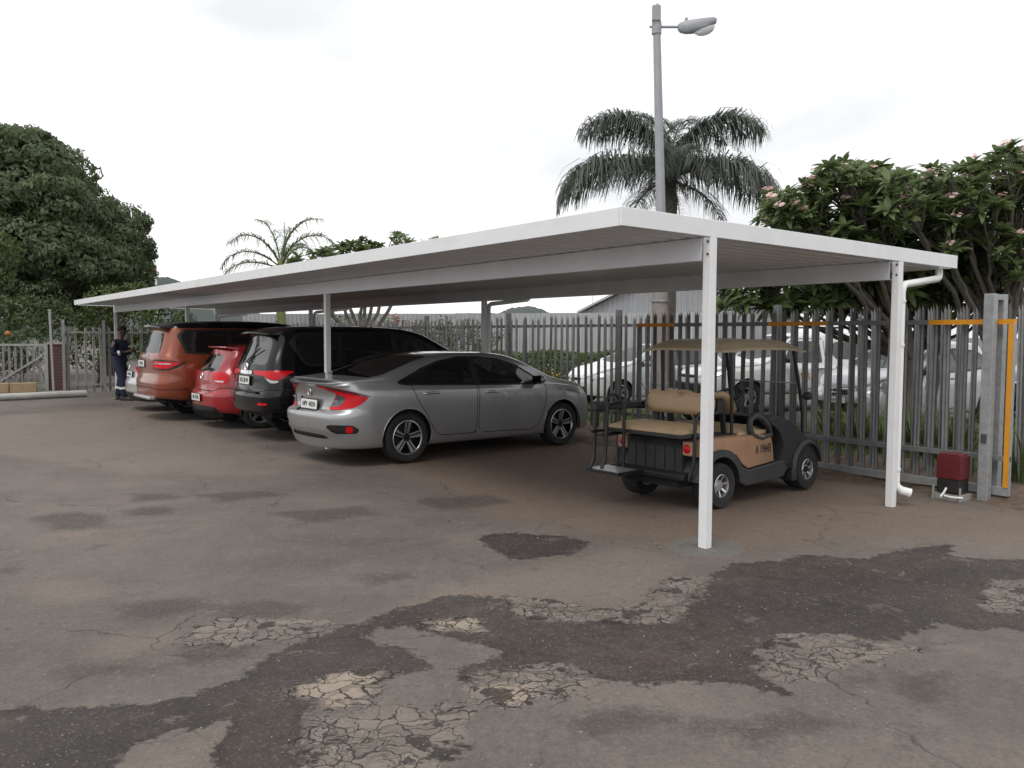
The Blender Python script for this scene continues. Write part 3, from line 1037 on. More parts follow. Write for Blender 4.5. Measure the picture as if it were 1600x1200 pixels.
# ================================================================== road vehicles
def pchip(tab, x):
    """monotone cubic through table points"""
    tab = np.array(tab, float)
    xs, ys = tab[:, 0], tab[:, 1]
    x = np.clip(np.asarray(x, float), xs[0], xs[-1])
    h = np.diff(xs)
    d = np.diff(ys) / h
    m = np.zeros(len(xs))
    for i in range(1, len(xs) - 1):
        if d[i - 1] * d[i] > 0:
            w1, w2 = 2 * h[i] + h[i - 1], h[i] + 2 * h[i - 1]
            m[i] = (w1 + w2) / (w1 / d[i - 1] + w2 / d[i])
    m[0], m[-1] = d[0], d[-1]
    k = np.clip(np.searchsorted(xs, x) - 1, 0, len(xs) - 2)
    t = (x - xs[k]) / h[k]
    return ys[k] * (1 + 2 * t) * (1 - t) ** 2 + m[k] * h[k] * t * (1 - t) ** 2 + ys[k + 1] * t * t * (3 - 2 * t) + m[k + 1] * h[k] * t * t * (t - 1)
def qspline(ctrl, per):
    """clamped quadratic B-spline through midpoints of the control polygon (k,2)"""
    out = [ctrl[0]]
    k = len(ctrl)
    mids = [ctrl[0]] + [(ctrl[i] + ctrl[i + 1]) / 2 for i in range(1, k - 2)] + [ctrl[-1]]
    for i in range(1, k - 1):
        a, b, c = mids[i - 1], ctrl[i], mids[i]
        for s in range(1, per + 1):
            t = s / per
            out.append(a * (1 - t) ** 2 + 2 * b * t * (1 - t) + c * t * t)
    return np.array(out)

class Shell:
    def __init__(self, S):
        self.S = S
        L = S['L']
        xs = np.unique(np.concatenate([np.linspace(0, 0.5, 16), np.linspace(0.5, L - 0.55, S.get('nst', 46)), np.linspace(L - 0.55, L, 16)]))
        zt, zs, zb, wp = (pchip(S[k], xs) for k in ('zt', 'zs', 'zb', 'wp'))
        k_t = S.get('tumble', 0.42)
        per = S.get('per', 4)
        rows = []
        for i in range(len(xs)):
            w, h = wp[i], max(0.02, zt[i] - zs[i])
            b = zs[i] - zb[i]
            ws = w * S.get('ws', 0.95)
            kt = pchip(k_t, xs[i]) if isinstance(k_t, list) else k_t
            we = max(0.25 * w, ws - kt * h)
            sh = S.get('rowz', (0.0, 0.10, 0.30, 0.55, 0.80, 0.95))
            ctrl = [(0.80 * w, zb[i]), (0.93 * w, zb[i]), (0.975 * w, zb[i] + 0.10 * b), (0.995 * w, zb[i] + 0.32 * b), (1.0 * w, zb[i] + 0.55 * b), (1.0 * w, zb[i] + 0.74 * b), (0.992 * w, zb[i] + 0.90 * b),
                    (ws + 0.006, zs[i] - 0.012), (ws - 0.002, zs[i] + 0.008), (ws - kt * h * 0.28 - 0.004, zs[i] + 0.26 * h), (ws - kt * h * 0.60, zs[i] + 0.58 * h), (we + 0.03 * w, zs[i] + 0.87 * h), (we - 0.03 * w, zs[i] + 0.945 * h), (we * 0.82, zs[i] + 0.982 * h), (we * 0.5, zs[i] + 0.998 * h), (we * 0.2, zt[i]), (0.0, zt[i])]
            rows.append(qspline(np.array(ctrl), per))
        rows = np.array(rows)                      # (stations, rows, [y,z])
        ns, nr = rows.shape[:2]
        X = np.repeat(xs[:, None], nr, 1)
        Y, Z = rows[..., 0].copy(), rows[..., 1].copy()
        fr, ff = S.get('rfade', 0.8), S.get('ffade', 0.5)
        X = X + pchip(S['xr'], Z) * np.clip(1 - X / fr, 0, 1) ** 1.3
        X = X - pchip(S['xf'], Z) * np.clip(1 - (L - X) / ff, 0, 1) ** 1.3
        dA = np.concatenate([[0], np.cumsum(np.hypot(np.diff(xs), np.diff(wp)))])
        A = np.repeat((wp[0] + dA)[:, None], nr, 1)
        AF = np.repeat((wp[-1] + dA[-1] - dA)[:, None], nr, 1)
        nc = 10
        def cap(i, bulge, sgn):
            q = (np.arange(1, nc + 1) / nc)[:, None]
            yy = Y[i][None] * (1 - q)
            xx = X[i][None] + sgn * bulge * (1 - (1 - q) ** 2)
            return xx, yy, np.repeat(Z[i][None], nc, 0), Y[i][None] * (1 - q)
        xr_, yr_, zr_, ar_ = cap(0, S.get('rb', 0.06), -1)
        xf_, yf_, zf_, af_ = cap(-1, S.get('fb', 0.10), 1)
        rev = slice(None, None, -1)
        wr, wf = wp[0], wp[-1]
        X = np.concatenate([xr_[rev], X, xf_])
        A = np.concatenate([yr_[rev] / np.maximum(1e-6, Y[0][None]) * wr, A, np.full_like(xf_, 99)])
        AF = np.concatenate([np.full_like(xr_, 99), AF, yf_ / np.maximum(1e-6, Y[-1][None]) * wf])
        Y = np.concatenate([yr_[rev], Y, yf_])
        Z = np.concatenate([zr_[rev], Z, zf_])
        n = X.shape[0]
        P = np.stack([X, Y, Z, A, AF], -1).reshape(-1, 5)
        idx = np.arange(n * nr).reshape(n, nr)
        q = np.stack([idx[:-1, :-1], idx[1:, :-1], idx[1:, 1:], idx[:-1, 1:]], -1).reshape(-1, 4)
        # right side: y negative
        self.P = [tuple(p) for p in P] + [(p[0], -p[1], p[2], p[3], p[4]) for p in P]
        m = len(P)
        self.faces = [list(f[::-1]) for f in q] + [[int(i) + m for i in f] for f in q]
        self.tags = ['body'] * len(self.faces)
        # normals from the whole surface
        Pn = np.array(self.P)[:, :3]
        Fq = np.array(self.faces)
        d1, d2 = Pn[Fq[:, 2]] - Pn[Fq[:, 0]], Pn[Fq[:, 3]] - Pn[Fq[:, 1]]
        fn = np.cross(d1, d2)
        N = np.zeros_like(Pn)
        for k in range(4):
            np.add.at(N, Fq[:, k], fn)
        # join centre seam normals
        seam = np.where(np.abs(Pn[:m, 1]) < 1e-6)[0]
        s = N[seam] + N[seam + m]
        N[seam] = s
        N[seam + m] = s
        N /= np.maximum(1e-9, np.linalg.norm(N, axis=1))[:, None]
        self.N = [tuple(v) for v in N]
        self.w0 = wr
    def cut(self, name, fn, allow=('body',), sel=None):
        """split faces along fn(P)=0 and retag the negative side"""
        P = np.array(self.P)
        val = fn(P)
        N = np.array(self.N)
        nf, ntag, cache = [], [], {}
        for f, t in zip(self.faces, self.tags):
            if t not in allow:
                nf.append(f)
                ntag.append(t)
                continue
            if sel is not None:
                c = P[f].mean(0)
                if not sel(c, N[f].mean(0)):
                    nf.append(f)
                    ntag.append(t)
                    continue
            v = val[f]
            if (v >= 0).all():
                nf.append(f)
                ntag.append(t)
                continue
            if (v < 0).all():
                nf.append(f)
                ntag.append(name)
                continue
            neg, pos = [], []
            k = len(f)
            for i in range(k):
                a, b = f[i], f[(i + 1) % k]
                va, vb = v[i], v[(i + 1) % k]
                (neg if va < 0 else pos).append(a)
                if (va < 0) != (vb < 0):
                    key = (min(a, b), max(a, b))
                    if key not in cache:
                        s = va / (va - vb)
                        pa, pb = np.array(self.P[a]), np.array(self.P[b])
                        pn = pa + (pb - pa) * s
                        nn = np.array(self.N[a]) * (1 - s) + np.array(self.N[b]) * s
                        nn /= max(1e-9, np.linalg.norm(nn))
                        self.P.append(tuple(pn))
                        self.N.append(tuple(nn))
                        cache[key] = len(self.P) - 1
                    neg.append(cache[key])
                    pos.append(cache[key])
            if len(neg) > 2:
                nf.append(neg)
                ntag.append(name)
            if len(pos) > 2:
                nf.append(pos)
                ntag.append(t)
        self.faces, self.tags = nf, ntag
    def drop(self, name):
        k = [i for i, t in enumerate(self.tags) if t != name]
        self.faces = [self.faces[i] for i in k]
        self.tags = [self.tags[i] for i in k]
    def mesh(self, names, mats, name, side=0, push=0.0):
        fs, mi = [], []
        for f, t in zip(self.faces, self.tags):
            if t in names:
                if side:
                    c = sum(self.P[i][1] for i in f)
                    if c * side < 0:
                        continue
                fs.append(f)
                mi.append(names.index(t))
        if not fs:
            return None
        used = sorted({i for f in fs for i in f})
        mp = {o: k for k, o in enumerate(used)}
        me = bpy.data.meshes.new(name)
        me.from_pydata([tuple(self.P[i][k] + self.N[i][k] * push for k in range(3)) for i in used], [], [[mp[i] for i in f] for f in fs])
        for m in mats:
            me.materials.append(m)
        me.polygons.foreach_set('material_index', mi)
        me.shade_smooth()
        me.update()
        me.normals_split_custom_set_from_vertices([self.N[i] for i in used])
        return me

def side_fn(poly):
    poly = np.array(poly, float)
    return lambda P: sdf_poly(P[:, [0, 2]], poly)
def line_fn(pts, w):
    pts = np.array(pts, float)
    def f(P):
        Q = P[:, [0, 2]]
        d = np.full(len(Q), 1e9)
        for a, b in zip(pts[:-1], pts[1:]):
            e = b - a
            t = np.clip(((Q - a) @ e) / (e @ e), 0, 1)
            q = Q - a - t[:, None] * e
            d = np.minimum(d, np.hypot(q[:, 0], q[:, 1]))
        return d - w
    return f
def rear_fn(poly):
    poly = np.array(poly, float)
    return lambda P: sdf_poly(P[:, [3, 2]], poly)
def front_fn(poly):
    poly = np.array(poly, float)
    return lambda P: sdf_poly(P[:, [4, 2]], poly)
def top_fn(poly):
    poly = np.array(poly, float)
    return lambda P: sdf_poly(np.stack([P[:, 0], np.abs(P[:, 1])], 1), poly)
def seam(fn, w=0.006):
    return lambda P: np.abs(fn(P)) - w
SIDE = lambda c, n: abs(n[1]) > 0.45
TOP = lambda c, n: n[2] > 0.12
REAR = lambda c, n: c[3] < 90
FRONT = lambda c, n: c[4] < 90

def paint(name, col, metal=0.0, rough=0.32, flake=0.06, dirty=0.22, coat=0.85, spec=0.5):
    m = mat(name, col, rough, metal=metal, var=flake, vscale=2.2, coat=coat, spec=spec, dirt=tuple(0.6 * c + 0.05 for c in col), dirt_amt=dirty, dscale=3.0)
    return m
M_tyre = mat('tyre_rubber', (0.018, 0.018, 0.019), 0.78, var=0.25, vscale=12, bump=0.25, bscale=90, dirt=(0.07, 0.06, 0.05), dirt_amt=0.4)
M_trim = mat('black_trim', (0.012, 0.012, 0.013), 0.45, var=0.2)
M_seam = mat('panel_gap', (0.008, 0.008, 0.008), 0.9, var=0.1)
M_under = mat('underbody_black', (0.008, 0.008, 0.008), 0.95, var=0.2)
M_chrome = mat('chrome', (0.75, 0.75, 0.76), 0.12, metal=1.0, var=0.04)
M_alloy = mat('machined_alloy', (0.62, 0.62, 0.63), 0.28, metal=0.85, var=0.08, vscale=30)
M_rimblack = mat('gloss_black_rim', (0.012, 0.012, 0.013), 0.25, var=0.2)
M_disc = mat('brake_disc', (0.05, 0.047, 0.045), 0.5, metal=0.5, var=0.2)
M_red_lens = mat('red_lens', (0.60, 0.004, 0.012), 0.2, var=0.12, vscale=20, coat=0.0, spec=0.35)
M_red_dark = mat('dark_red_lens', (0.10, 0.004, 0.008), 0.12, var=0.2, vscale=20, coat=0.8)
M_clear_lens = mat('clear_lens', (0.45, 0.46, 0.47), 0.15, metal=0.4, var=0.3, vscale=26, coat=0.9)
M_smoke_lens = mat('smoked_lens', (0.05, 0.05, 0.055), 0.1, var=0.3, vscale=22, coat=0.9)
M_plate = mat('number_plate_white', (0.72, 0.72, 0.70), 0.4, var=0.05)
M_ink = mat('plate_ink', (0.015, 0.015, 0.018), 0.5)
M_glass_dark = glass_mat('privacy_glass', (0.006, 0.007, 0.008), 0.05)
M_glass_mid = glass_mat('tinted_glass', (0.010, 0.012, 0.013), 0.38)
M_glass_clear = glass_mat('clear_vehicle_glass', (0.02, 0.025, 0.025), 0.55)
M_seat = mat('seat_cloth', (0.025, 0.025, 0.027), 0.8, var=0.2)

def wheel(parent, x, y, side, R, rim_r, width, style, label=None):
    """axis along local y, outer face towards side*y"""
    hub = MB()
    T = Matrix.Translation((x, y, R)) @ Matrix.Rotation(-side * PI / 2, 4, 'X')     # local z points outwards
    hub.lathe([(0.001, -width * 0.1), (rim_r * 0.66, -width * 0.1), (rim_r * 0.66, -width * 0.04), (0.001, -width * 0.04)], 24, 0, T)
    hub.lathe([(0.001, width * 0.30), (0.035, width * 0.29), (0.04, width * 0.24), (0.04, -0.05)], 16, 1, T)
    w = hub.build('wheel', [M_disc, M_trim], parent, smooth=40)
    ty = MB()
    hw = width / 2
    ty.lathe([(rim_r, -hw * 0.9), (rim_r + 0.02, -hw), (R * 0.93, -hw), (R * 0.985, -hw * 0.78), (R, -hw * 0.5), (R, hw * 0.5), (R * 0.985, hw * 0.78), (R * 0.93, hw), (rim_r + 0.02, hw), (rim_r, hw * 0.9)], 40, 0, T, close=True)
    ty.build('tyre', M_tyre, w, smooth=35)
    rm = MB()
    rm.lathe([(rim_r * 1.0, hw * 0.92), (rim_r * 0.955, hw * 0.95), (rim_r * 0.93, hw * 0.86)], 40, 0, T, close=False)
    rm.lathe([(rim_r * 0.93, hw * 0.86), (rim_r * 0.90, hw * 0.3), (rim_r * 0.88, -hw * 0.3), (rim_r * 0.88, -hw * 0.9), (rim_r, -hw * 0.9)], 40, 1 if style == 'twin5' else 0, T, close=False)
    rm.lathe([(0.001, -hw * 0.35), (rim_r * 0.88, -hw * 0.32)], 28, 1, T)
    def spoke(a, a0, a1, w0, w1, z0, z1, mi):
        R2 = Matrix.Rotation(a, 4, 'Z')
        r0, r1 = 0.042, rim_r * 0.935
        c0 = Vector((math.cos(a0) * r0, math.sin(a0) * r0, 0))
        c1 = Vector((math.cos(a1) * r1, math.sin(a1) * r1, 0))
        n = (c1 - c0).cross(Vector((0, 0, 1))).normalized()
        vs = []
        for c, ww, z in ((c0, w0, z0), (c1, w1, z1)):
            for s in (-1, 1):
                for dz in (0, -0.03):
                    vs.append((c.x + n.x * ww * s, c.y + n.y * ww * s, z + dz))
        rm.add(vs, [(0, 2, 6, 4), (1, 5, 7, 3), (0, 4, 5, 1), (2, 3, 7, 6), (4, 6, 7, 5), (0, 1, 3, 2)], mi, T @ R2)
    zi, zo = hw * 0.62, hw * 0.82
    if style == 'twin5':
        for k in range(5):
            a = 2 * PI * k / 5 + 0.25
            spoke(a, -0.42, -0.165, 0.007, 0.021, zi, zo, 0)
            spoke(a, 0.42, 0.10, 0.007, 0.010, zi, zo, 0)
            spoke(a, 0.0, -0.03, 0.016, 0.030, zi - 0.018, zo - 0.018, 1)
        rm.lathe([(0.001, zi + 0.006), (0.05, zi + 0.004), (0.062, zi - 0.012), (0.062, -hw * 0.3)], 20, 1, T)
        for k in range(5):
            a = 2 * PI * k / 5 + 0.8
            rm.lathe([(0.001, zi + 0.004), (0.008, zi + 0.003), (0.009, zi - 0.01)], 6, 0, T @ Matrix.Translation((0.046 * math.cos(a), 0.046 * math.sin(a), 0)))
    else:
        n = {'five': 5, 'six': 6, 'seven': 7, 'ten': 10}.get(style, 5)
        for k in range(n):
            a = 2 * PI * k / n + 0.2
            ww = 0.30 * rim_r / n * 2.4
            spoke(a, 0.0, 0.0, ww * 0.8, ww, zi, zo, 0)
        rm.lathe([(0.001, zi + 0.008), (0.048, zi + 0.006), (0.06, zi - 0.012), (0.06, -hw * 0.3)], 20, 0, T)
    rm.build('rim', [M_alloy, M_rimblack], w, smooth=35)
    return w

def surf_y(sh, x, z):
    """outer half-width of a shell near (x, z)"""
    P = np.array(sh.P)
    d = (P[:, 0] - x) ** 2 + (P[:, 2] - z) ** 2
    k = np.argsort(d)[:6]
    return float(np.abs(P[k, 1]).max())
def surf_x(sh, y, z, rear=True):
    P = np.array(sh.P)
    d = (np.abs(P[:, 1]) - abs(y)) ** 2 + (P[:, 2] - z) ** 2
    m = (P[:, 3] < 90) if rear else (P[:, 4] < 90)
    d = np.where(m & ((P[:, 0] < 1.0) if rear else (P[:, 0] > sh.S['L'] - 1.0)), d, 9)
    k = np.argsort(d)[:4]
    return float(P[k, 0].mean())

def build_car(S, name, label, cat, loc, rz, group=None):
    root = thing(name, label, cat, loc, rz, group)
    sh = Shell(S)
    R, ar = S['R'], S.get('arch', S['R'] + 0.045)
    arcs = []
    for ax in S['axles']:
        fn = (lambda ax_: (lambda P: np.hypot(P[:, 0] - ax_, P[:, 2] - (R + 0.01)) - ar))(ax)
        sh.cut('arch', fn, sel=lambda c, n: abs(c[1]) > 0.45)
        arcs.append(ax)
    sh.drop('arch')
    border = {}
    parts = S['regions']
    order = []
    for r in parts:
        nm, fn, sel, m = r['n'], r['f'], r.get('sel'), r['m']
        key = r.get('key', nm + str(len(order)))
        sh.cut(key, fn, allow=r.get('allow', ('body',)), sel=sel)
        order.append((key, r))
    for fn, sel in S.get('seams', []):
        sh.cut('seam', fn, allow=tuple(['body'] + [k for k, r in order if r.get('panel')]), sel=sel)
    pm = S['paint']
    me = sh.mesh(['body', 'seam'], [pm, M_seam], 'body')
    body = link('body', me, root)
    made = {}
    for key, r in order:
        for sd in ((1, -1) if r.get('sided') else (0,)):
            me = sh.mesh([key], [r['m']], r['n'], sd, r.get('push', 0.0))
            if me is None:
                continue
            par = root
            if r.get('under'):
                par = made.get((r['under'], sd), made.get((r['under'], 0), root))
            o = link(r['n'], me, par)
            made[(key, sd)] = o
            if r.get('label'):
                o['label'] = r['label']
    # wheel wells, arch lips, underbody
    w = max(p[1] for p in sh.P)
    ub = MB()
    zf = R + 0.12
    ub.box(((S['L']) / 2, 0, (S['floor'] + zf) / 2), (S['L'] - 0.35, 2 * (w - 0.33), zf - S['floor']))
    fx0, fx1 = S['axles'][0] + ar + 0.03, S['axles'][1] - ar - 0.03
    ub.box(((fx0 + fx1) / 2, 0, S['floor'] + 0.12), (fx1 - fx0, 2 * (w - 0.06), 0.2))
    for ax in S['axles']:
        for sd in (1, -1):
            vs, fs = [], []
            n = 18
            for k in range(n + 1):
                a = -0.25 + (PI + 0.5) * k / n
                cx, cz = ax + (ar + 0.004) * math.cos(a), R + 0.01 + (ar + 0.004) * math.sin(a)
                vs += [(cx, sd * (w - 0.02), cz), (cx, sd * (w - 0.34), cz)]
            for k in range(n):
                fs.append((2 * k, 2 * k + 1, 2 * k + 3, 2 * k + 2))
            ub.add(vs, fs)
    ub.build('underbody', M_under, root)
    for ax in S['axles']:
        for sd in (1, -1):
            P = np.array(sh.P)
            on = np.where((np.abs(np.hypot(P[:, 0] - ax, P[:, 2] - (R + 0.01)) - ar) < 2e-3) & (P[:, 1] * sd > 0.45))[0]
            if len(on) < 6:
                continue
            an = np.arctan2(P[on, 2] - R - 0.01, P[on, 0] - ax)
            keep = on[np.argsort(an)]
            pts = []
            for i in keep:
                if math.atan2(P[i, 2] - R - 0.01, P[i, 0] - ax) > -0.75:
                    q = Vector(P[i, :3]) - Vector((0, sd * 0.006, 0))
                    if not pts or (q - pts[-1]).length > 0.015:
                        pts.append(q)
            mb = MB()
            mb.tube(pts, S.get('lip', 0.009), 6)
            mb.build('wheel_arch', S.get('lipmat', pm), root, smooth=60)
    for ax in S['axles']:
        for sd in (1, -1):
            ww = pchip(S['wp'], [ax])[0]
            wheel(root, ax, sd * (ww - S['tw'] / 2 - S.get('inset', 0.02)), sd, R, S['rim'], S['tw'], S['style'])
    # interior: floor tub and seats
    ib = MB()
    zi = S['belt'] - 0.22
    x0, x1 = S['cabin']
    ib.box(((x0 + x1) / 2, 0, (R + 0.1 + zi) / 2), (x1 - x0, 2 * (w - 0.14), max(0.05, zi - R - 0.1)))
    for y in (0.36, -0.36):
        ib.prism([(x1 - 1.32, zi), (x1 - 0.98, zi), (x1 - 1.20, S['belt'] + 0.12), (x1 - 1.32, S['belt'] + 0.12)], y - 0.23, y + 0.23, 0, Matrix.Rotation(PI / 2, 4, 'X'))
        ib.prism([(x1 - 1.33, S['belt'] + 0.16), (x1 - 1.24, S['belt'] + 0.16), (x1 - 1.26, S['belt'] + 0.30), (x1 - 1.33, S['belt'] + 0.30)], y - 0.12, y + 0.12, 0, Matrix.Rotation(PI / 2, 4, 'X'))
    ib.prism([(x1 - 2.25, zi), (x1 - 1.95, zi), (x1 - 2.15, S['belt'] + 0.1), (x1 - 2.25, S['belt'] + 0.1)], -0.62, 0.62, 0, Matrix.Rotation(PI / 2, 4, 'X'))
    ib.prism([(x1 - 0.35, zi), (x1 - 0.02, zi), (x1 - 0.05, S['belt'] - 0.02), (x1 - 0.32, S['belt'] + 0.01)], -0.68, 0.68, 0, Matrix.Rotation(PI / 2, 4, 'X'))
    ib.build('seats', M_seat, root)
    return root, sh, body

def rear_frame(x, y, z, tilt=0.0, yaw=0.0):
    """frame on a rear face: local x = car right (-y), local y = up, local z = rearwards"""
    M = Matrix(((0, 0, -1, 0), (-1, 0, 0, 0), (0, 1, 0, 0), (0, 0, 0, 1)))
    return Matrix.Translation((x, y, z)) @ Matrix.Rotation(yaw, 4, 'Z') @ Matrix.Rotation(tilt, 4, 'Y') @ M
def front_frame(x, y, z, tilt=0.0, yaw=0.0):
    M = Matrix(((0, 0, 1, 0), (1, 0, 0, 0), (0, 1, 0, 0), (0, 0, 0, 1)))
    return Matrix.Translation((x, y, z)) @ Matrix.Rotation(yaw, 4, 'Z') @ Matrix.Rotation(-tilt, 4, 'Y') @ M
def add_plate(root, Mx, text, w=0.44, h=0.12, size=0.095, sx=0.78, col=None):
    mb = MB()
    mb.box((0, 0, 0.006), (w, h, 0.012), 0, Mx)
    p = mb.build('number_plate', col or M_plate, root, bevel=0.004)
    fr = MB()
    for s in (-1, 1):
        fr.box((0, s * (h / 2 + 0.004), 0.004), (w + 0.02, 0.01, 0.014), 0, Mx)
        fr.box((s * (w / 2 + 0.004), 0, 0.004), (0.01, h - 0.002, 0.014), 0, Mx)
    fr.build('plate_frame', M_trim, p)
    me = text_mesh('plate_text', text, size, M_ink, 0.0015, 0.0012, sx)
    me.transform(Mx @ Matrix.Translation((0, -0.002, 0.0135)))
    link('plate_text', me, p)
    return p
def badge_H(root, Mx, s=0.05):
    mb = MB()
    pts = [(s * 0.98 * math.copysign(abs(math.cos(a)) ** 0.7, math.cos(a)), s * 0.85 * math.copysign(abs(math.sin(a)) ** 0.7, math.sin(a)), 0.008) for a in np.linspace(0, 2 * PI, 25)]
    mb.tube(pts, 0.007, 6, 0, False, Mx)
    for sg in (-1, 1):
        mb.bar(Mx @ Vector((sg * s * 0.62, s * 0.66, 0.008)), Mx @ Vector((sg * s * 0.42, -s * 0.66, 0.008)), 0.014, 0.012)
    mb.bar(Mx @ Vector((-s * 0.5, 0, 0.008)), Mx @ Vector((s * 0.5, 0, 0.008)), 0.012, 0.012)
    return mb.build('badge', M_chrome, root, smooth=40)
def badge_round(root, Mx, s=0.045, inner='bar', m=None):
    mb = MB()
    pts = [(s * math.cos(a), s * math.sin(a), 0.006) for a in np.linspace(0, 2 * PI, 25)]
    mb.tube(pts, s * 0.13, 6, 0, False, Mx)
    if inner == 'vw':
        for q in ([(-0.55, 0.75), (-0.25, 0.05), (0.0, 0.5), (0.25, 0.05), (0.55, 0.75)], [(-0.85, 0.4), (-0.42, -0.8), (0.0, -0.05), (0.42, -0.8), (0.85, 0.4)]):
            mb.tube([(s * x, s * y, 0.006) for x, y in q], s * 0.09, 5, 0, True, Mx)
    elif inner == 'star':
        for a in (PI / 2, PI / 2 + 2 * PI / 3, PI / 2 + 4 * PI / 3):
            mb.tube([(0, 0, 0.006), (s * math.cos(a), s * math.sin(a), 0.006)], [s * 0.14, s * 0.04], 5, 0, True, Mx)
    elif inner == 'bar':
        mb.tube([(-s * 0.9, 0, 0.006), (s * 0.9, 0, 0.006)], s * 0.2, 5, 0, True, Mx)
    elif inner == 'oval':
        mb.tube([(s * 0.62 * math.cos(a), s * 0.4 * math.sin(a) + s * .2, 0.006) for a in np.linspace(0, 2 * PI, 17)], s * 0.09, 5, 0, False, Mx)
        mb.tube([(s * 0.28 * math.cos(a), s * 0.75 * math.sin(a), 0.006) for a in np.linspace(0, 2 * PI, 17)], s * 0.09, 5, 0, False, Mx)
    return mb.build('badge', m or M_chrome, root, smooth=50)
def door_handle(root, door, x, y, z, sd, m, L=0.2, zslope=0.02):
    mb = MB()
    pts = [(x - L / 2, sd * (y - 0.005), z), (x - L / 2 + 0.02, sd * (y + 0.028), z + 0.002), (x, sd * (y + 0.036), z + 0.006), (x + L / 2 - 0.02, sd * (y + 0.028), z + 0.002), (x + L / 2, sd * (y - 0.005), z)]
    mb.tube(pts, [0.010, 0.014, 0.016, 0.014, 0.010], 8)
    return mb.build('door_handle', m, door or root, smooth=50)
def mirror(root, x, y, z, sd, m, s=1.0):
    mb = MB()
    mb.ball((x, sd * (y + 0.15 * s), z + 0.06 * s), (0.07 * s, 0.105 * s, 0.065 * s), 12, 8, 0)
    mb.bar((x + 0.03, sd * (y + 0.08 * s), z + 0.03 * s), (x + 0.05, sd * (y - 0.03), z - 0.01), 0.05, 0.03, 1)
    mb.box((x - 0.066 * s, sd * (y + 0.15 * s), z + 0.062 * s), (0.012, 0.17 * s, 0.10 * s), 2)
    return mb.build('wing_mirror', [m, M_trim, M_glass_dark], root, smooth=45)

CARS = {}
# ---------------------------------------------------------------- silver sedan (nearest)
M_silver = paint('silver_paint', (0.37, 0.375, 0.385), 0.6, 0.30)
dlo = [(3.26, 0.945), (3.08, 1.065), (2.85, 1.19), (2.55, 1.275), (2.2, 1.318), (1.85, 1.312), (1.5, 1.255), (1.2, 1.16), (0.98, 1.075), (0.84, 1.022), (0.95, 1.008), (1.6, 0.988), (2.4, 0.962)]
door_f = [(2.12, 1.33), (2.10, 0.90), (2.08, 0.40), (2.12, 0.31), (3.05, 0.29), (3.20, 0.38), (3.30, 0.62), (3.34, 0.88), (3.30, 0.95), (3.08, 1.09), (2.85, 1.215), (2.55, 1.30)]
door_r = [(2.085, 1.335), (2.065, 0.90), (2.045, 0.40), (2.03, 0.31), (1.45, 0.32), (1.36, 0.38), (1.25, 0.58), (1.10, 0.80), (1.02, 0.96), (1.0, 1.06), (1.2, 1.185), (1.5, 1.28), (1.85, 1.335)]
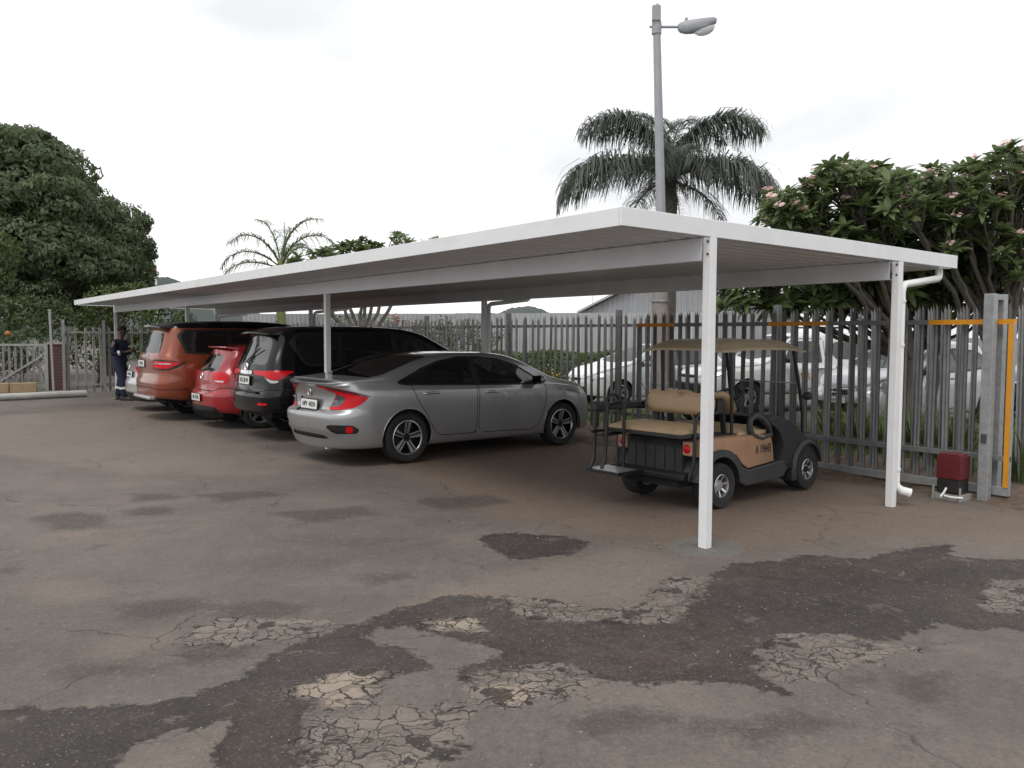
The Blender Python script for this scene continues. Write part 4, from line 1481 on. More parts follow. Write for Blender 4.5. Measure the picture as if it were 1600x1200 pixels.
SEDAN = dict(L=4.56, paint=M_silver, nst=56, per=6,
    zt=[(0, 1.03), (0.10, 1.055), (0.3, 1.075), (0.62, 1.11), (0.9, 1.19), (1.25, 1.30), (1.6, 1.365), (2.0, 1.398), (2.35, 1.398), (2.7, 1.37), (2.95, 1.30), (3.25, 1.16), (3.55, 1.02), (3.75, 0.975), (4.05, 0.915), (4.35, 0.81), (4.56, 0.69)],
    zs=[(0, 0.985), (0.3, 1.02), (0.8, 1.012), (1.4, 0.985), (2.2, 0.955), (3.2, 0.925), (3.7, 0.895), (4.1, 0.815), (4.4, 0.70), (4.56, 0.62)],
    zb=[(0, 0.215), (0.25, 0.205), (0.6, 0.20), (1.5, 0.19), (3.5, 0.185), (4.2, 0.20), (4.56, 0.24)],
    wp=[(0, 0.60), (0.05, 0.67), (0.13, 0.745), (0.28, 0.812), (0.5, 0.85), (0.9, 0.872), (2.3, 0.872), (3.6, 0.87), (4.0, 0.84), (4.25, 0.755), (4.43, 0.62), (4.56, 0.42)],
    xr=[(0.2, 0.10), (0.36, 0.05), (0.45, 0.005), (0.60, -0.01), (0.655, 0.005), (0.70, 0.095), (0.86, 0.11), (0.97, 0.06), (1.04, 0.0), (1.5, 0.0)], rfade=0.45,
    xf=[(0.2, 0.05), (0.5, 0.0), (0.7, 0.04), (1.0, 0.1)], rb=0.075, fb=0.09, tumble=[(0, 0.9), (0.9, 0.62), (1.6, 0.46), (2.6, 0.44), (4.6, 0.5)],
    R=0.322, rim=0.222, tw=0.215, arch=0.365, axles=(0.955, 3.655), style='twin5', floor=0.2, belt=0.95, cabin=(0.9, 3.35),
    regions=[
        dict(n='rear_window', f=top_fn([(0.50, -0.1), (0.50, 0.60), (0.62, 0.655), (1.42, 0.53), (1.50, 0.4), (1.52, -0.1)]), sel=TOP, m=M_glass_dark),
        dict(n='windscreen', f=top_fn([(2.74, -0.1), (2.75, 0.45), (2.80, 0.53), (3.55, 0.68), (3.66, 0.55), (3.72, -0.1)]), sel=TOP, m=M_glass_mid),
        dict(n='window_trim', f=lambda P: side_fn(dlo)(P) - 0.022, sel=SIDE, m=M_trim, sided=True, key='wtrim'),
        dict(n='front_door_window', f=side_fn([(2.07, 1.4), (2.10, 0.9), (3.4, 0.9), (3.4, 1.4)]), allow=('dlo_',), sel=SIDE, m=M_glass_mid, sided=True) if False else dict(n='side_window', f=lambda P: np.maximum(side_fn(dlo)(P), np.minimum(np.abs(P[:, 0] - 2.09 + 0.06 * (P[:, 2] - 1)) * -1 + 0.045, 1)), allow=('wtrim',), sel=SIDE, m=M_glass_mid, sided=True),
        dict(n='tail_light', f=rear_fn([(0.28, 1.0), (0.45, 0.985), (0.66, 0.95), (0.92, 0.90), (1.09, 0.868), (0.98, 0.79), (0.86, 0.735), (0.66, 0.705), (0.42, 0.695), (0.48, 0.755), (0.55, 0.86), (0.585, 0.91), (0.45, 0.948), (0.30, 0.970)]), sel=REAR, m=M_red_lens, sided=True, push=0.006, key='tl'),
        dict(n='reverse_lamp', f=rear_fn([(0.455, 0.735), (0.60, 0.900), (0.715, 0.868), (0.70, 0.80), (0.61, 0.745)]), allow=('body', 'tl'), sel=REAR, m=M_smoke_lens, sided=True, push=0.004, under='tl'),
        dict(n='light_edge', f=rear_fn([(0.45, 0.990), (0.66, 0.965), (0.92, 0.915), (1.12, 0.868), (1.07, 0.855), (0.90, 0.88), (0.66, 0.925), (0.45, 0.962)]), allow=('body', 'tl'), sel=REAR, m=M_red_dark, sided=True, push=0.003, under='tl'),
        dict(n='plate_recess', f=rear_fn([(-0.1, 0.832), (0.30, 0.828), (0.33, 0.80), (0.27, 0.66), (-0.1, 0.655)]), sel=REAR, m=M_silver, key='pr', push=-0.02),
        dict(n='bumper_vent', f=rear_fn([(0.50, 0.50), (0.58, 0.525), (0.88, 0.52), (0.97, 0.455), (0.92, 0.415), (0.64, 0.415)]), sel=REAR, m=M_trim, sided=True, push=-0.012, key='bv'),
        dict(n='reflector', f=rear_fn([(0.80, 0.51), (0.88, 0.505), (0.88, 0.425), (0.79, 0.425)]), allow=('bv',), sel=REAR, m=M_red_lens, sided=True, under='bv'),
        dict(n='diffuser', f=rear_fn([(-0.1, 0.395), (0.42, 0.385), (0.50, 0.345), (0.46, 0.335), (-0.1, 0.335)]), sel=REAR, m=M_trim, push=-0.012),
        dict(n='headlight', f=front_fn([(0.30, 0.66), (0.55, 0.70), (0.95, 0.78), (1.02, 0.76), (0.9, 0.70), (0.55, 0.63)]), sel=FRONT, m=M_clear_lens, sided=True, push=0.004),
        dict(n='grille', f=front_fn([(-0.1, 0.66), (0.4, 0.64), (0.4, 0.56), (-0.1, 0.56)]), sel=FRONT, m=M_trim),
        dict(n='front_door', f=side_fn(door_f), sel=SIDE, m=M_silver, sided=True, key='df', panel=True),
        dict(n='rear_door', f=side_fn(door_r), sel=SIDE, m=M_silver, sided=True, key='dr', panel=True),
    ],
    seams=[(seam(side_fn(door_f), 0.005), SIDE), (seam(side_fn(door_r), 0.005), SIDE),
           (line_fn([(0.26, 0.735), (0.42, 0.66), (0.61, 0.565)], 0.005), SIDE),
           (seam(rear_fn([(-0.1, 1.2), (0.30, 1.2), (0.32, 0.97), (0.56, 0.91), (0.42, 0.735), (0.36, 0.645), (-0.1, 0.64)]), 0.006), lambda c, n: REAR(c, n) and c[2] < 1.0),
           (line_fn([(3.52, 0.87), (3.9, 0.80), (4.2, 0.715)], 0.004), SIDE)])
CIV_T, CIV_V, CIV_RZ = 5.02, 0.25, math.radians(3.2)
def place(S, t_right, v_axle, rz_extra):
    """car standing with its right side at t_right and its rear axle at v_axle"""
    hw = max(w for _, w in S['wp'])
    a = ANG + rz_extra
    fwd = Vector((math.cos(a), math.sin(a), 0))
    lat = Vector((-math.sin(a), math.cos(a), 0))
    return C(t_right, v_axle) - fwd * S['axles'][0] + lat * hw, a
loc, a = place(SEDAN, CIV_T, CIV_V, CIV_RZ)
root, sh, body = build_car(SEDAN, 'sedan_car', 'silver fastback sedan with black alloy wheels, nearest parked car', 'car', loc, a)
xr = surf_x(sh, 0, 0.745)
add_plate(root, rear_frame(xr - 0.008, 0, 0.745, 0.10), 'NPV  44254', 0.44, 0.118, 0.088, 0.80)
badge_H(root, rear_frame(surf_x(sh, 0, 0.90) + 0.004, 0, 0.90, -0.2), 0.048)
for sd in (1, -1):
    yb = surf_y(sh, 1.3, 0.86)
    door_handle(root, None, 1.30, surf_y(sh, 1.30, 0.875) + 0.006, 0.878, sd, M_chrome, 0.25)
    door_handle(root, None, 2.32, surf_y(sh, 2.32, 0.855) + 0.006, 0.855, sd, M_chrome, 0.25)
    mirror(root, 3.12, surf_y(sh, 3.12, 0.93) - 0.03, 0.945, sd, M_silver)
# boot lip spoiler
mb = MB()
vs, fs = [], []
for k in range(21):
    y = -0.66 + 1.32 * k / 20
    q = abs(y) / 0.66
    x0 = 0.02 + 0.17 * q ** 2.4
    z0 = 1.075 - 0.03 * q ** 2
    vs += [(x0 - 0.055, y, z0 + 0.016), (x0 - 0.05, y, z0 - 0.002), (x0 + 0.05, y, z0 - 0.045), (x0 + 0.14, y, z0 - 0.004)]
for k in range(20):
    for j in range(4):
        a0, b0 = 4 * k + j, 4 * k + (j + 1) % 4
        fs.append((a0, b0, b0 + 4, a0 + 4))
fs += [(0, 1, 2, 3), (83, 82, 81, 80)]
mb.add(vs, fs)
mb.build('boot_spoiler', M_silver, root, smooth=40)
for sd in (1, -1):
    ml = MB()
    ml.bar((surf_x(sh, 0.50, 0.80) - 0.014, sd * 0.50, 0.805), (surf_x(sh, 0.61, 0.80) - 0.014, sd * 0.61, 0.815), 0.012, 0.012)
    ml.build('reverse_lamp_strip', M_clear_lens, root)
mb = MB()
mb.tube([(0.55, -0.35, 0.27), (0.14, -0.35, 0.265)], 0.035, 12)
mb.build('exhaust', M_disc, root, smooth=40)
CARS['sedan'] = (root, sh)
# ---------------------------------------------------------------- black SUV
M_black_paint = paint('black_paint', (0.004, 0.004, 0.006), 0.0, 0.15, dirty=0.0, coat=0.25, spec=0.3)
def suv_regions(S, glass, tail, tail_m, win_side, rear_glass, extra=(), bumper=None, door_lines=()):
    r = [dict(n='rear_window', f=rear_fn(rear_glass), sel=lambda c, n: REAR(c, n) and n[0] < -0.3, m=glass),
         dict(n='windscreen', f=top_fn(S['screen']), sel=TOP, m=S.get('glass_f', M_glass_mid)),
         dict(n='window_trim', f=lambda P: side_fn(win_side[0])(P) - 0.02, sel=SIDE, m=M_trim, sided=True, key='wtrim')]
    for k, wn_ in enumerate(win_side[1:]):
        r.append(dict(n='side_window', f=side_fn(wn_), allow=('wtrim',), sel=SIDE, m=glass if k else S.get('glass_s', glass), sided=True, key='sw%d' % k))
    if tail:
        r.append(dict(n='tail_light', f=rear_fn(tail), sel=REAR, m=tail_m, sided=True, push=0.008, key='tl'))
    r += list(extra)
    if bumper:
        r.append(dict(n='rear_bumper', f=rear_fn(bumper), sel=lambda c, n: REAR(c, n) and c[0] < 0.9, m=S.get('bumper_m', S['paint']), key='rbm', panel=True))
    for k, dl in enumerate(door_lines):
        r.append(dict(n='rear_door' if k else 'front_door', f=side_fn(dl), sel=SIDE, m=S['paint'], sided=True, key='d%d' % k, panel=True))
    S['regions'] = r
    S['seams'] = [(seam(side_fn(dl), 0.006), SIDE) for dl in door_lines] + ([(seam(rear_fn(bumper), 0.007), REAR)] if bumper else [])
SUV = dict(L=4.72, paint=M_black_paint, nst=40, per=4,
    zt=[(0, 1.66), (0.2, 1.72), (0.7, 1.755), (1.6, 1.765), (2.3, 1.745), (2.7, 1.68), (3.1, 1.48), (3.45, 1.27), (3.6, 1.19), (4.1, 1.13), (4.5, 1.02), (4.72, 0.90)],
    zs=[(0, 1.10), (1.5, 1.12), (3.4, 1.10), (4.2, 1.03), (4.55, 0.92), (4.72, 0.82)],
    zb=[(0, 0.46), (0.5, 0.42), (1, 0.40), (3.6, 0.40), (4.4, 0.42), (4.72, 0.48)],
    wp=[(0, 0.70), (0.06, 0.78), (0.2, 0.86), (0.45, 0.905), (1.0, 0.918), (3.6, 0.918), (4.1, 0.87), (4.45, 0.76), (4.72, 0.52)],
    xr=[(0.3, 0.06), (0.45, 0.0), (0.70, 0.0), (0.80, 0.05), (1.05, 0.07), (1.15, 0.09), (1.55, 0.24), (1.70, 0.26), (1.9, 0.22)], rfade=1.1,
    xf=[(0.3, 0.05), (0.6, 0.0), (1.2, 0.05)], rb=0.07, fb=0.1, tumble=[(0, 0.30), (2.5, 0.32), (4.7, 0.5)],
    R=0.385, rim=0.235, tw=0.26, arch=0.445, axles=(0.95, 3.69), style='six', floor=0.36, belt=1.1, cabin=(0.5, 3.35),
    screen=[(2.48, -0.1), (2.5, 0.55), (3.42, 0.70), (3.55, -0.1)])
suv_side = [[(3.3, 1.13), (2.9, 1.42), (2.55, 1.60), (2.2, 1.66), (0.55, 1.64), (0.42, 1.5), (0.62, 1.17), (1.4, 1.14)],
            [(3.24, 1.14), (2.87, 1.41), (2.54, 1.585), (2.24, 1.645), (2.22, 1.15)], [(2.12, 1.15), (2.14, 1.645), (1.28, 1.64), (1.20, 1.16)], [(1.12, 1.165), (1.20, 1.635), (0.58, 1.625), (0.46, 1.5), (0.65, 1.185)]]
suv_regions(SUV, M_glass_dark, [(0.28, 1.075), (0.60, 1.08), (0.92, 1.085), (1.16, 1.075), (1.05, 1.03), (0.92, 0.955), (0.80, 0.945), (0.62, 1.00), (0.30, 1.02)], M_red_lens, suv_side,
    [(-0.1, 1.60), (0.58, 1.585), (0.665, 1.53), (0.69, 1.22), (0.62, 1.17), (-0.1, 1.165)],
    extra=[dict(n='chrome_strip', f=rear_fn([(-0.1, 1.075), (0.27, 1.072), (0.27, 1.02), (-0.1, 1.015)]), sel=REAR, m=M_chrome, push=0.012),
           dict(n='reverse_lamp', f=rear_fn([(0.62, 0.99), (0.80, 0.935), (0.90, 0.945), (0.88, 0.90), (0.76, 0.90)]), sel=REAR, m=M_clear_lens, sided=True, push=0.006),
           dict(n='plate_recess', f=rear_fn([(-0.1, 0.99), (0.30, 0.99), (0.30, 0.84), (-0.1, 0.84)]), sel=REAR, m=M_trim, push=-0.004),
           dict(n='reflector', f=rear_fn([(0.50, 0.60), (0.78, 0.60), (0.80, 0.565), (0.52, 0.56)]), sel=REAR, m=M_red_lens, sided=True, push=0.006)],
    bumper=[(-0.1, 0.76), (0.55, 0.76), (0.72, 0.80), (1.3, 0.80), (1.3, 0.2), (-0.1, 0.2)],
    door_lines=[[(2.17, 1.70), (2.15, 0.52), (3.2, 0.52), (3.34, 0.75), (3.36, 1.12), (2.95, 1.43), (2.55, 1.64)], [(2.13, 1.70), (2.11, 0.52), (1.52, 0.52), (1.38, 0.75), (1.14, 0.95), (1.16, 1.66)]])
loc, a = place(SUV, 7.70, 0.38, math.radians(0.5))
root, sh, body = build_car(SUV, 'suv_car', 'black SUV with red tail lights parked left of the silver sedan', 'car', loc, a)
add_plate(root, rear_frame(surf_x(sh, 0, 0.92) - 0.012, 0.02, 0.92, 0.05), 'NX 58-94', 0.44, 0.125, 0.10, 0.85)
badge_round(root, rear_frame(surf_x(sh, 0, 1.115) - 0.004, 0, 1.125, 0.1), 0.06, 'oval')
mb = MB()
vs, fs = [], []
for k in range(17):
    y = -0.60 + 1.2 * k / 16
    q = abs(y) / 0.6
    x0, z0 = 0.20 + 0.06 * q ** 2, 1.70 - 0.03 * q ** 2
    vs += [(x0 - 0.14, y, z0 - 0.035), (x0 - 0.14, y, z0 - 0.055), (x0 + 0.10, y, z0 - 0.05), (x0 + 0.22, y, z0 + 0.018)]
for k in range(16):
    for j in range(4):
        a0, b0 = 4 * k + j, 4 * k + (j + 1) % 4
        fs.append((a0, b0, b0 + 4, a0 + 4))
fs += [(0, 1, 2, 3), (67, 66, 65, 64)]
mb.add(vs, fs)
mb.build('roof_spoiler', M_black_paint, root, smooth=40)
for sd in (1, -1):
    for x in (1.35, 2.4):
        door_handle(root, None, x, surf_y(sh, x, 0.99), 0.99, sd, M_chrome)
    mirror(root, 3.15, surf_y(sh, 3.15, 1.1), 1.13, sd, M_black_paint, 1.15)
mb = MB()
mb.box((-0.01, 0, 0.755), (0.10, 1.05, 0.018))
mb.build('bumper_step', M_trim, root, bevel=0.004)
mb = MB()
mb.bar((surf_x(sh, 0.0, 1.2) - 0.02, 0.05, 1.19), (surf_x(sh, 0, 1.2) + 0.07, -0.33, 1.42), 0.012, 0.02)
mb.build('rear_wiper', M_trim, root)

# ---------------------------------------------------------------- red hatchback
M_red_paint = paint('red_paint', (0.34, 0.010, 0.015), 0.15, 0.25)
HATCH = dict(L=3.98, paint=M_red_paint, nst=36, per=4,
    zt=[(0, 1.36), (0.15, 1.40), (0.6, 1.445), (1.2, 1.46), (1.8, 1.44), (2.2, 1.35), (2.6, 1.17), (2.95, 1.0), (3.1, 0.96), (3.5, 0.88), (3.85, 0.75), (3.98, 0.66)],
    zs=[(0, 0.98), (1.0, 0.96), (2.6, 0.90), (3.2, 0.86), (3.7, 0.72), (3.98, 0.60)],
    zb=[(0, 0.30), (0.5, 0.24), (3.4, 0.2), (3.98, 0.26)],
    wp=[(0, 0.60), (0.06, 0.68), (0.2, 0.78), (0.45, 0.845), (0.8, 0.862), (3.0, 0.86), (3.5, 0.80), (3.8, 0.64), (3.98, 0.42)],
    xr=[(0.2, 0.06), (0.35, 0.0), (0.58, -0.01), (0.68, 0.05), (0.9, 0.07), (1.0, 0.10), (1.30, 0.30), (1.40, 0.31), (1.5, 0.29)], rfade=0.9,
    xf=[(0.2, 0.05), (0.5, 0.0), (1.0, 0.1)], rb=0.07, fb=0.1, tumble=[(0, 0.5), (1.5, 0.42), (4, 0.5)],
    R=0.30, rim=0.2, tw=0.19, arch=0.34, axles=(0.72, 3.22), style='five', floor=0.2, belt=0.93, cabin=(0.4, 2.9),
    screen=[(1.98, -0.1), (2.0, 0.48), (2.85, 0.66), (3.0, -0.1)])
hatch_side = [[(2.75, 0.93), (2.3, 1.17), (1.95, 1.30), (1.5, 1.345), (0.75, 1.30), (0.50, 1.16), (0.6, 1.02), (1.2, 0.97)], [(2.7, 0.94), (2.27, 1.16), (1.93, 1.29), (1.62, 1.33), (1.60, 0.955)], [(1.52, 0.96), (1.54, 1.33), (0.78, 1.285), (0.56, 1.16), (0.65, 1.03)]]
suv_regions(HATCH, M_glass_dark, [(0.42, 0.96), (0.62, 0.98), (0.80, 0.96), (0.84, 0.84), (0.74, 0.78), (0.52, 0.80), (0.46, 0.86)], M_red_lens, hatch_side,
    [(-0.1, 1.29), (0.46, 1.275), (0.53, 1.2), (0.575, 1.03), (0.5, 0.99), (-0.1, 0.985)],
    extra=[dict(n='reverse_lamp', f=rear_fn([(0.50, 0.84), (0.76, 0.84), (0.72, 0.80), (0.54, 0.81)]), allow=('tl',), sel=REAR, m=M_clear_lens, sided=True, push=0.010, under='tl'),
           dict(n='bumper_skirt', f=rear_fn([(-0.1, 0.40), (0.6, 0.40), (0.7, 0.34), (0.7, 0.2), (-0.1, 0.2)]), sel=REAR, m=M_trim)],
    bumper=[(-0.1, 0.66), (0.5, 0.66), (0.7, 0.72), (1.15, 0.70), (1.15, 0.1), (-0.1, 0.1)],
    door_lines=[[(1.57, 1.36), (1.55, 0.34), (2.55, 0.32), (2.72, 0.6), (2.78, 0.92), (2.3, 1.19), (1.95, 1.33)], [(1.53, 1.36), (1.51, 0.34), (1.15, 0.34), (1.02, 0.6), (0.80, 0.8), (0.74, 1.31)]])
loc, a = place(HATCH, 9.84, 0.10, math.radians(1.0))
root, sh, body = build_car(HATCH, 'hatchback_car', 'small red hatchback between the orange and black SUVs', 'car', loc, a)
add_plate(root, rear_frame(surf_x(sh, 0.05, 0.53) - 0.012, 0.06, 0.53, 0.0), 'ND 73150', 0.44, 0.12, 0.09, 0.8)
badge_round(root, rear_frame(surf_x(sh, 0, 0.90) - 0.002, 0, 0.90, 0.1), 0.05, 'bar')
mb = MB()
mb.prism([(-0.56, 0.0), (0.56, 0.0), (0.46, 0.20), (-0.46, 0.20)], 0, 0.03, 0, Matrix.Translation((0.26, 0, 1.385)) @ Matrix.Rotation(PI / 2, 4, 'Z') @ Matrix.Rotation(0.12, 4, 'X') @ Matrix.Translation((0, -0.2, 0)))
mb.build('roof_spoiler', M_red_paint, root, bevel=0.008)
mb = MB()
mb.bar((surf_x(sh, 0.0, 1.0) - 0.02, 0.02, 1.0), (surf_x(sh, 0, 1.0) + 0.02, -0.30, 1.06), 0.012, 0.03)
mb.build('rear_wiper', M_trim, root)
for sd in (1, -1):
    mirror(root, 2.62, surf_y(sh, 2.62, 0.9), 0.95, sd, M_red_paint)

# ---------------------------------------------------------------- burnt orange SUV
M_copper = paint('burnt_orange_paint', (0.26, 0.058, 0.024), 0.35, 0.28)
BIG = dict(L=4.86, paint=M_copper, nst=40, per=4,
    zt=[(0, 1.78), (0.2, 1.835), (0.7, 1.87), (1.8, 1.885), (2.5, 1.85), (2.9, 1.74), (3.25, 1.50), (3.5, 1.30), (3.65, 1.23), (4.3, 1.17), (4.7, 1.05), (4.86, 0.94)],
    zs=[(0, 1.22), (2, 1.20), (3.5, 1.14), (4.4, 1.05), (4.86, 0.85)],
    zb=[(0, 0.44), (0.5, 0.38), (3.8, 0.36), (4.86, 0.44)],
    wp=[(0, 0.76), (0.06, 0.84), (0.2, 0.93), (0.45, 0.975), (1.0, 0.985), (3.7, 0.985), (4.3, 0.92), (4.65, 0.8), (4.86, 0.6)],
    xr=[(0.3, 0.08), (0.48, 0.0), (0.72, 0.0), (0.85, 0.05), (1.2, 0.06), (1.28, 0.09), (1.62, 0.20), (1.80, 0.24), (1.95, 0.2)], rfade=1.0,
    xf=[(0.3, 0.05), (0.6, 0.0), (1.2, 0.05)], rb=0.06, fb=0.1, tumble=[(0, 0.26), (2.5, 0.30), (4.8, 0.5)],
    R=0.385, rim=0.26, tw=0.26, arch=0.44, axles=(0.98, 3.88), style='ten', floor=0.33, belt=1.18, cabin=(0.5, 3.4),
    screen=[(2.66, -0.1), (2.68, 0.6), (3.5, 0.74), (3.62, -0.1)], lipmat=M_trim)
big_side = [[(3.4, 1.19), (3.05, 1.44), (2.75, 1.62), (2.4, 1.69), (0.50, 1.69), (0.38, 1.60), (0.50, 1.28), (1.5, 1.25)],
            [(3.34, 1.20), (3.02, 1.43), (2.74, 1.61), (2.42, 1.675), (2.40, 1.24)], [(2.30, 1.245), (2.32, 1.675), (1.38, 1.675), (1.36, 1.255)], [(1.28, 1.26), (1.30, 1.675), (0.53, 1.675), (0.42, 1.60), (0.53, 1.30)]]
suv_regions(BIG, M_glass_dark, [(0.50, 1.12), (0.78, 1.12), (0.98, 1.115), (1.22, 1.10), (1.05, 1.03), (0.95, 0.985), (0.50, 0.99)], M_red_lens, big_side,
    [(-0.1, 1.665), (0.66, 1.65), (0.73, 1.6), (0.745, 1.32), (0.68, 1.27), (-0.1, 1.265)],
    extra=[dict(n='reverse_lamp', f=rear_fn([(0.52, 1.085), (1.0, 1.085), (1.0, 1.06), (0.52, 1.06)]), allow=('tl',), sel=REAR, m=M_clear_lens, sided=True, push=0.010, under='tl'),
           dict(n='tail_trim', f=rear_fn([(0.46, 1.155), (0.80, 1.155), (1.30, 1.105), (1.10, 1.0), (0.96, 0.955), (0.46, 0.96)]), sel=REAR, m=M_trim, sided=True, push=0.004),
           dict(n='plate_recess', f=lambda P: np.maximum(np.maximum(0.98 - P[:, 2], P[:, 2] - 1.14), np.maximum(-0.02 - P[:, 1] * 0 - P[:, 1], P[:, 1] - 0.50)), sel=lambda c, n: REAR(c, n) and n[0] < -0.5, m=M_trim, push=-0.004)],
    bumper=[(-0.1, 0.62), (0.6, 0.62), (0.8, 0.60), (1.35, 0.60), (1.35, 0.1), (-0.1, 0.1)],
    door_lines=[[(2.36, 1.73), (2.34, 0.50), (3.4, 0.50), (3.5, 0.75), (3.48, 1.17), (3.08, 1.46), (2.75, 1.66)], [(2.32, 1.73), (2.30, 0.50), (1.55, 0.50), (1.42, 0.75), (1.30, 0.95), (1.32, 1.71)]])
BIG['bumper_m'] = mat('grey_bumper_plastic', (0.035, 0.035, 0.036), 0.55, var=0.15)
for r_ in [(0.0, 0)]:
    BIG['regions'].insert(0, dict(n='roof_panel', f=lambda P: 1.735 - P[:, 2], sel=None, m=M_black_paint))
loc, a = place(BIG, 11.74, -0.10, math.radians(0.5))
root, sh, body = build_car(BIG, 'suv_car', 'burnt orange SUV with black roof, tallest of the parked cars', 'car', loc, a)
add_plate(root, rear_frame(surf_x(sh, 0.2, 1.06) - 0.010, 0.24, 1.06, 0.03), 'NP 186', 0.42, 0.12, 0.09, 0.85)
mb = MB()
vs, fs = [], []
for k in range(17):
    y = -0.70 + 1.4 * k / 16
    q = abs(y) / 0.7
    x0, z0 = 0.20 + 0.06 * q ** 2, 1.82 - 0.03 * q ** 2
    vs += [(x0 - 0.17, y, z0 - 0.03), (x0 - 0.17, y, z0 - 0.06), (x0 + 0.10, y, z0 - 0.06), (x0 + 0.22, y, z0 + 0.018)]
for k in range(16):
    for j in range(4):
        a0, b0 = 4 * k + j, 4 * k + (j + 1) % 4
        fs.append((a0, b0, b0 + 4, a0 + 4))
fs += [(0, 1, 2, 3), (67, 66, 65, 64)]
mb.add(vs, fs)
mb.build('roof_spoiler', M_black_paint, root, smooth=40)
mb = MB()
mb.box((-0.03, 0, 0.43), (0.14, 1.15, 0.06))
mb.build('skid_plate', M_alloy, root, bevel=0.02)
for sd in (1, -1):
    mirror(root, 3.3, surf_y(sh, 3.3, 1.15), 1.2, sd, M_copper, 1.2)
    for x in (1.55, 2.6):
        door_handle(root, None, x, surf_y(sh, x, 1.06), 1.06, sd, M_copper)
add_lbl = text_mesh('tailgate_lettering', 'DISCOVERY', 0.075, M_chrome, 0.003, 0.0, 1.1)
add_lbl.transform(rear_frame(surf_x(sh, 0.0, 1.22) - 0.004, 0.0, 1.205, 0.1) @ Matrix.Translation((0, 0, 0.003)))
link('tailgate_lettering', add_lbl, root)

# ---------------------------------------------------------------- silver saloon beyond the orange SUV
M_silver2 = paint('bright_silver_paint', (0.50, 0.50, 0.50), 0.5, 0.3)
SAL = dict(SEDAN)
SAL['paint'] = M_silver2
SAL['nst'] = 34
SAL['per'] = 4
SAL['style'] = 'ten'
SAL['zt'] = [(0, 1.0), (0.10, 1.04), (0.3, 1.06), (0.75, 1.08), (1.0, 1.16), (1.35, 1.31), (1.7, 1.40), (2.1, 1.435), (2.4, 1.43), (2.75, 1.38), (3.0, 1.28), (3.3, 1.13), (3.55, 1.01), (3.75, 0.975), (4.05, 0.92), (4.35, 0.81), (4.56, 0.69)]
SAL['xr'] = [(0.2, 0.08), (0.4, 0.0), (0.6, 0.0), (0.68, 0.04), (0.85, 0.06), (0.97, 0.03), (1.04, 0.0), (1.5, 0.0)]
SAL['regions'] = [dict(n='rear_window', f=top_fn([(0.72, -0.1), (0.74, 0.60), (1.50, 0.50), (1.58, -0.1)]), sel=TOP, m=M_glass_dark),
    dict(n='windscreen', f=top_fn([(2.74, -0.1), (2.75, 0.5), (3.55, 0.68), (3.68, -0.1)]), sel=TOP, m=M_glass_mid),
    dict(n='window_trim', f=lambda P: side_fn(dlo)(P) - 0.02, sel=SIDE, m=M_chrome, sided=True, key='wtrim'),
    dict(n='side_window', f=side_fn(dlo), allow=('wtrim',), sel=SIDE, m=M_glass_mid, sided=True),
    dict(n='tail_light', f=rear_fn([(0.36, 0.93), (0.60, 0.94), (0.86, 0.92), (0.98, 0.88), (0.86, 0.80), (0.62, 0.765), (0.44, 0.76)]), sel=REAR, m=M_red_lens, sided=True, push=0.006, key='tl'),
    dict(n='bumper_skirt', f=rear_fn([(-0.1, 0.40), (0.6, 0.39), (0.95, 0.36), (0.95, 0.1), (-0.1, 0.1)]), sel=REAR, m=M_trim)]
SAL['seams'] = [(seam(rear_fn([(-0.1, 1.2), (0.45, 1.2), (0.45, 0.72), (0.38, 0.62), (-0.1, 0.61)]), 0.008), lambda c, n: REAR(c, n) and c[2] < 1.0)]
loc, a = place(SAL, 13.98, 0.08, math.radians(0.0))
root, sh, body = build_car(SAL, 'saloon_car', 'bright silver saloon half hidden beyond the orange SUV', 'car', loc, a)
add_plate(root, rear_frame(surf_x(sh, 0, 0.78) - 0.012, 0, 0.775, 0.08), 'ND 402-16', 0.44, 0.115, 0.085, 0.8)
badge_round(root, rear_frame(surf_x(sh, 0, 0.93) - 0.004, 0, 0.92, 0.0), 0.045, 'star')

# ---------------------------------------------------------------- white and silver cars beyond the fence
M_white_paint = paint('white_paint', (0.74, 0.75, 0.75), 0.0, 0.28)
def front_regions(S, glass, sides, head, grille, lower, paint_m, door_lines=()):
    r = [dict(n='windscreen', f=top_fn(S['screen']), sel=TOP, m=M_glass_clear),
         dict(n='rear_window', f=rear_fn(S['rglass']), sel=lambda c, n: REAR(c, n) and n[0] < -0.3, m=glass),
         dict(n='window_trim', f=lambda P: side_fn(sides[0])(P) - 0.02, sel=SIDE, m=M_trim, sided=True, key='wtrim')]
    for k, wn_ in enumerate(sides[1:]):
        r.append(dict(n='side_window', f=side_fn(wn_), allow=('wtrim',), sel=SIDE, m=glass, sided=True, key='sw%d' % k))
    r += [dict(n='headlight', f=front_fn(head), sel=FRONT, m=M_clear_lens, sided=True, push=0.004, key='hl'),
          dict(n='grille', f=front_fn(grille), sel=FRONT, m=M_trim, push=-0.004),
          dict(n='air_intake', f=front_fn(lower), sel=FRONT, m=M_trim, push=-0.006),
          dict(n='tail_light', f=rear_fn(S['tail']), sel=REAR, m=M_red_lens, sided=True, push=0.006)]
    for k, dl in enumerate(door_lines):
        r.append(dict(n='rear_door' if k else 'front_door', f=side_fn(dl), sel=SIDE, m=paint_m, sided=True, key='d%d' % k, panel=True))
    S['regions'] = r
    S['seams'] = [(seam(side_fn(dl), 0.007), SIDE) for dl in door_lines] + [(seam(top_fn([(S['hood'][0], -0.1), (S['hood'][0], 0.66), (S['hood'][1], 0.60), (S['hood'][1] + 0.05, -0.1)]), 0.007), TOP)]
VW = dict(HATCH)
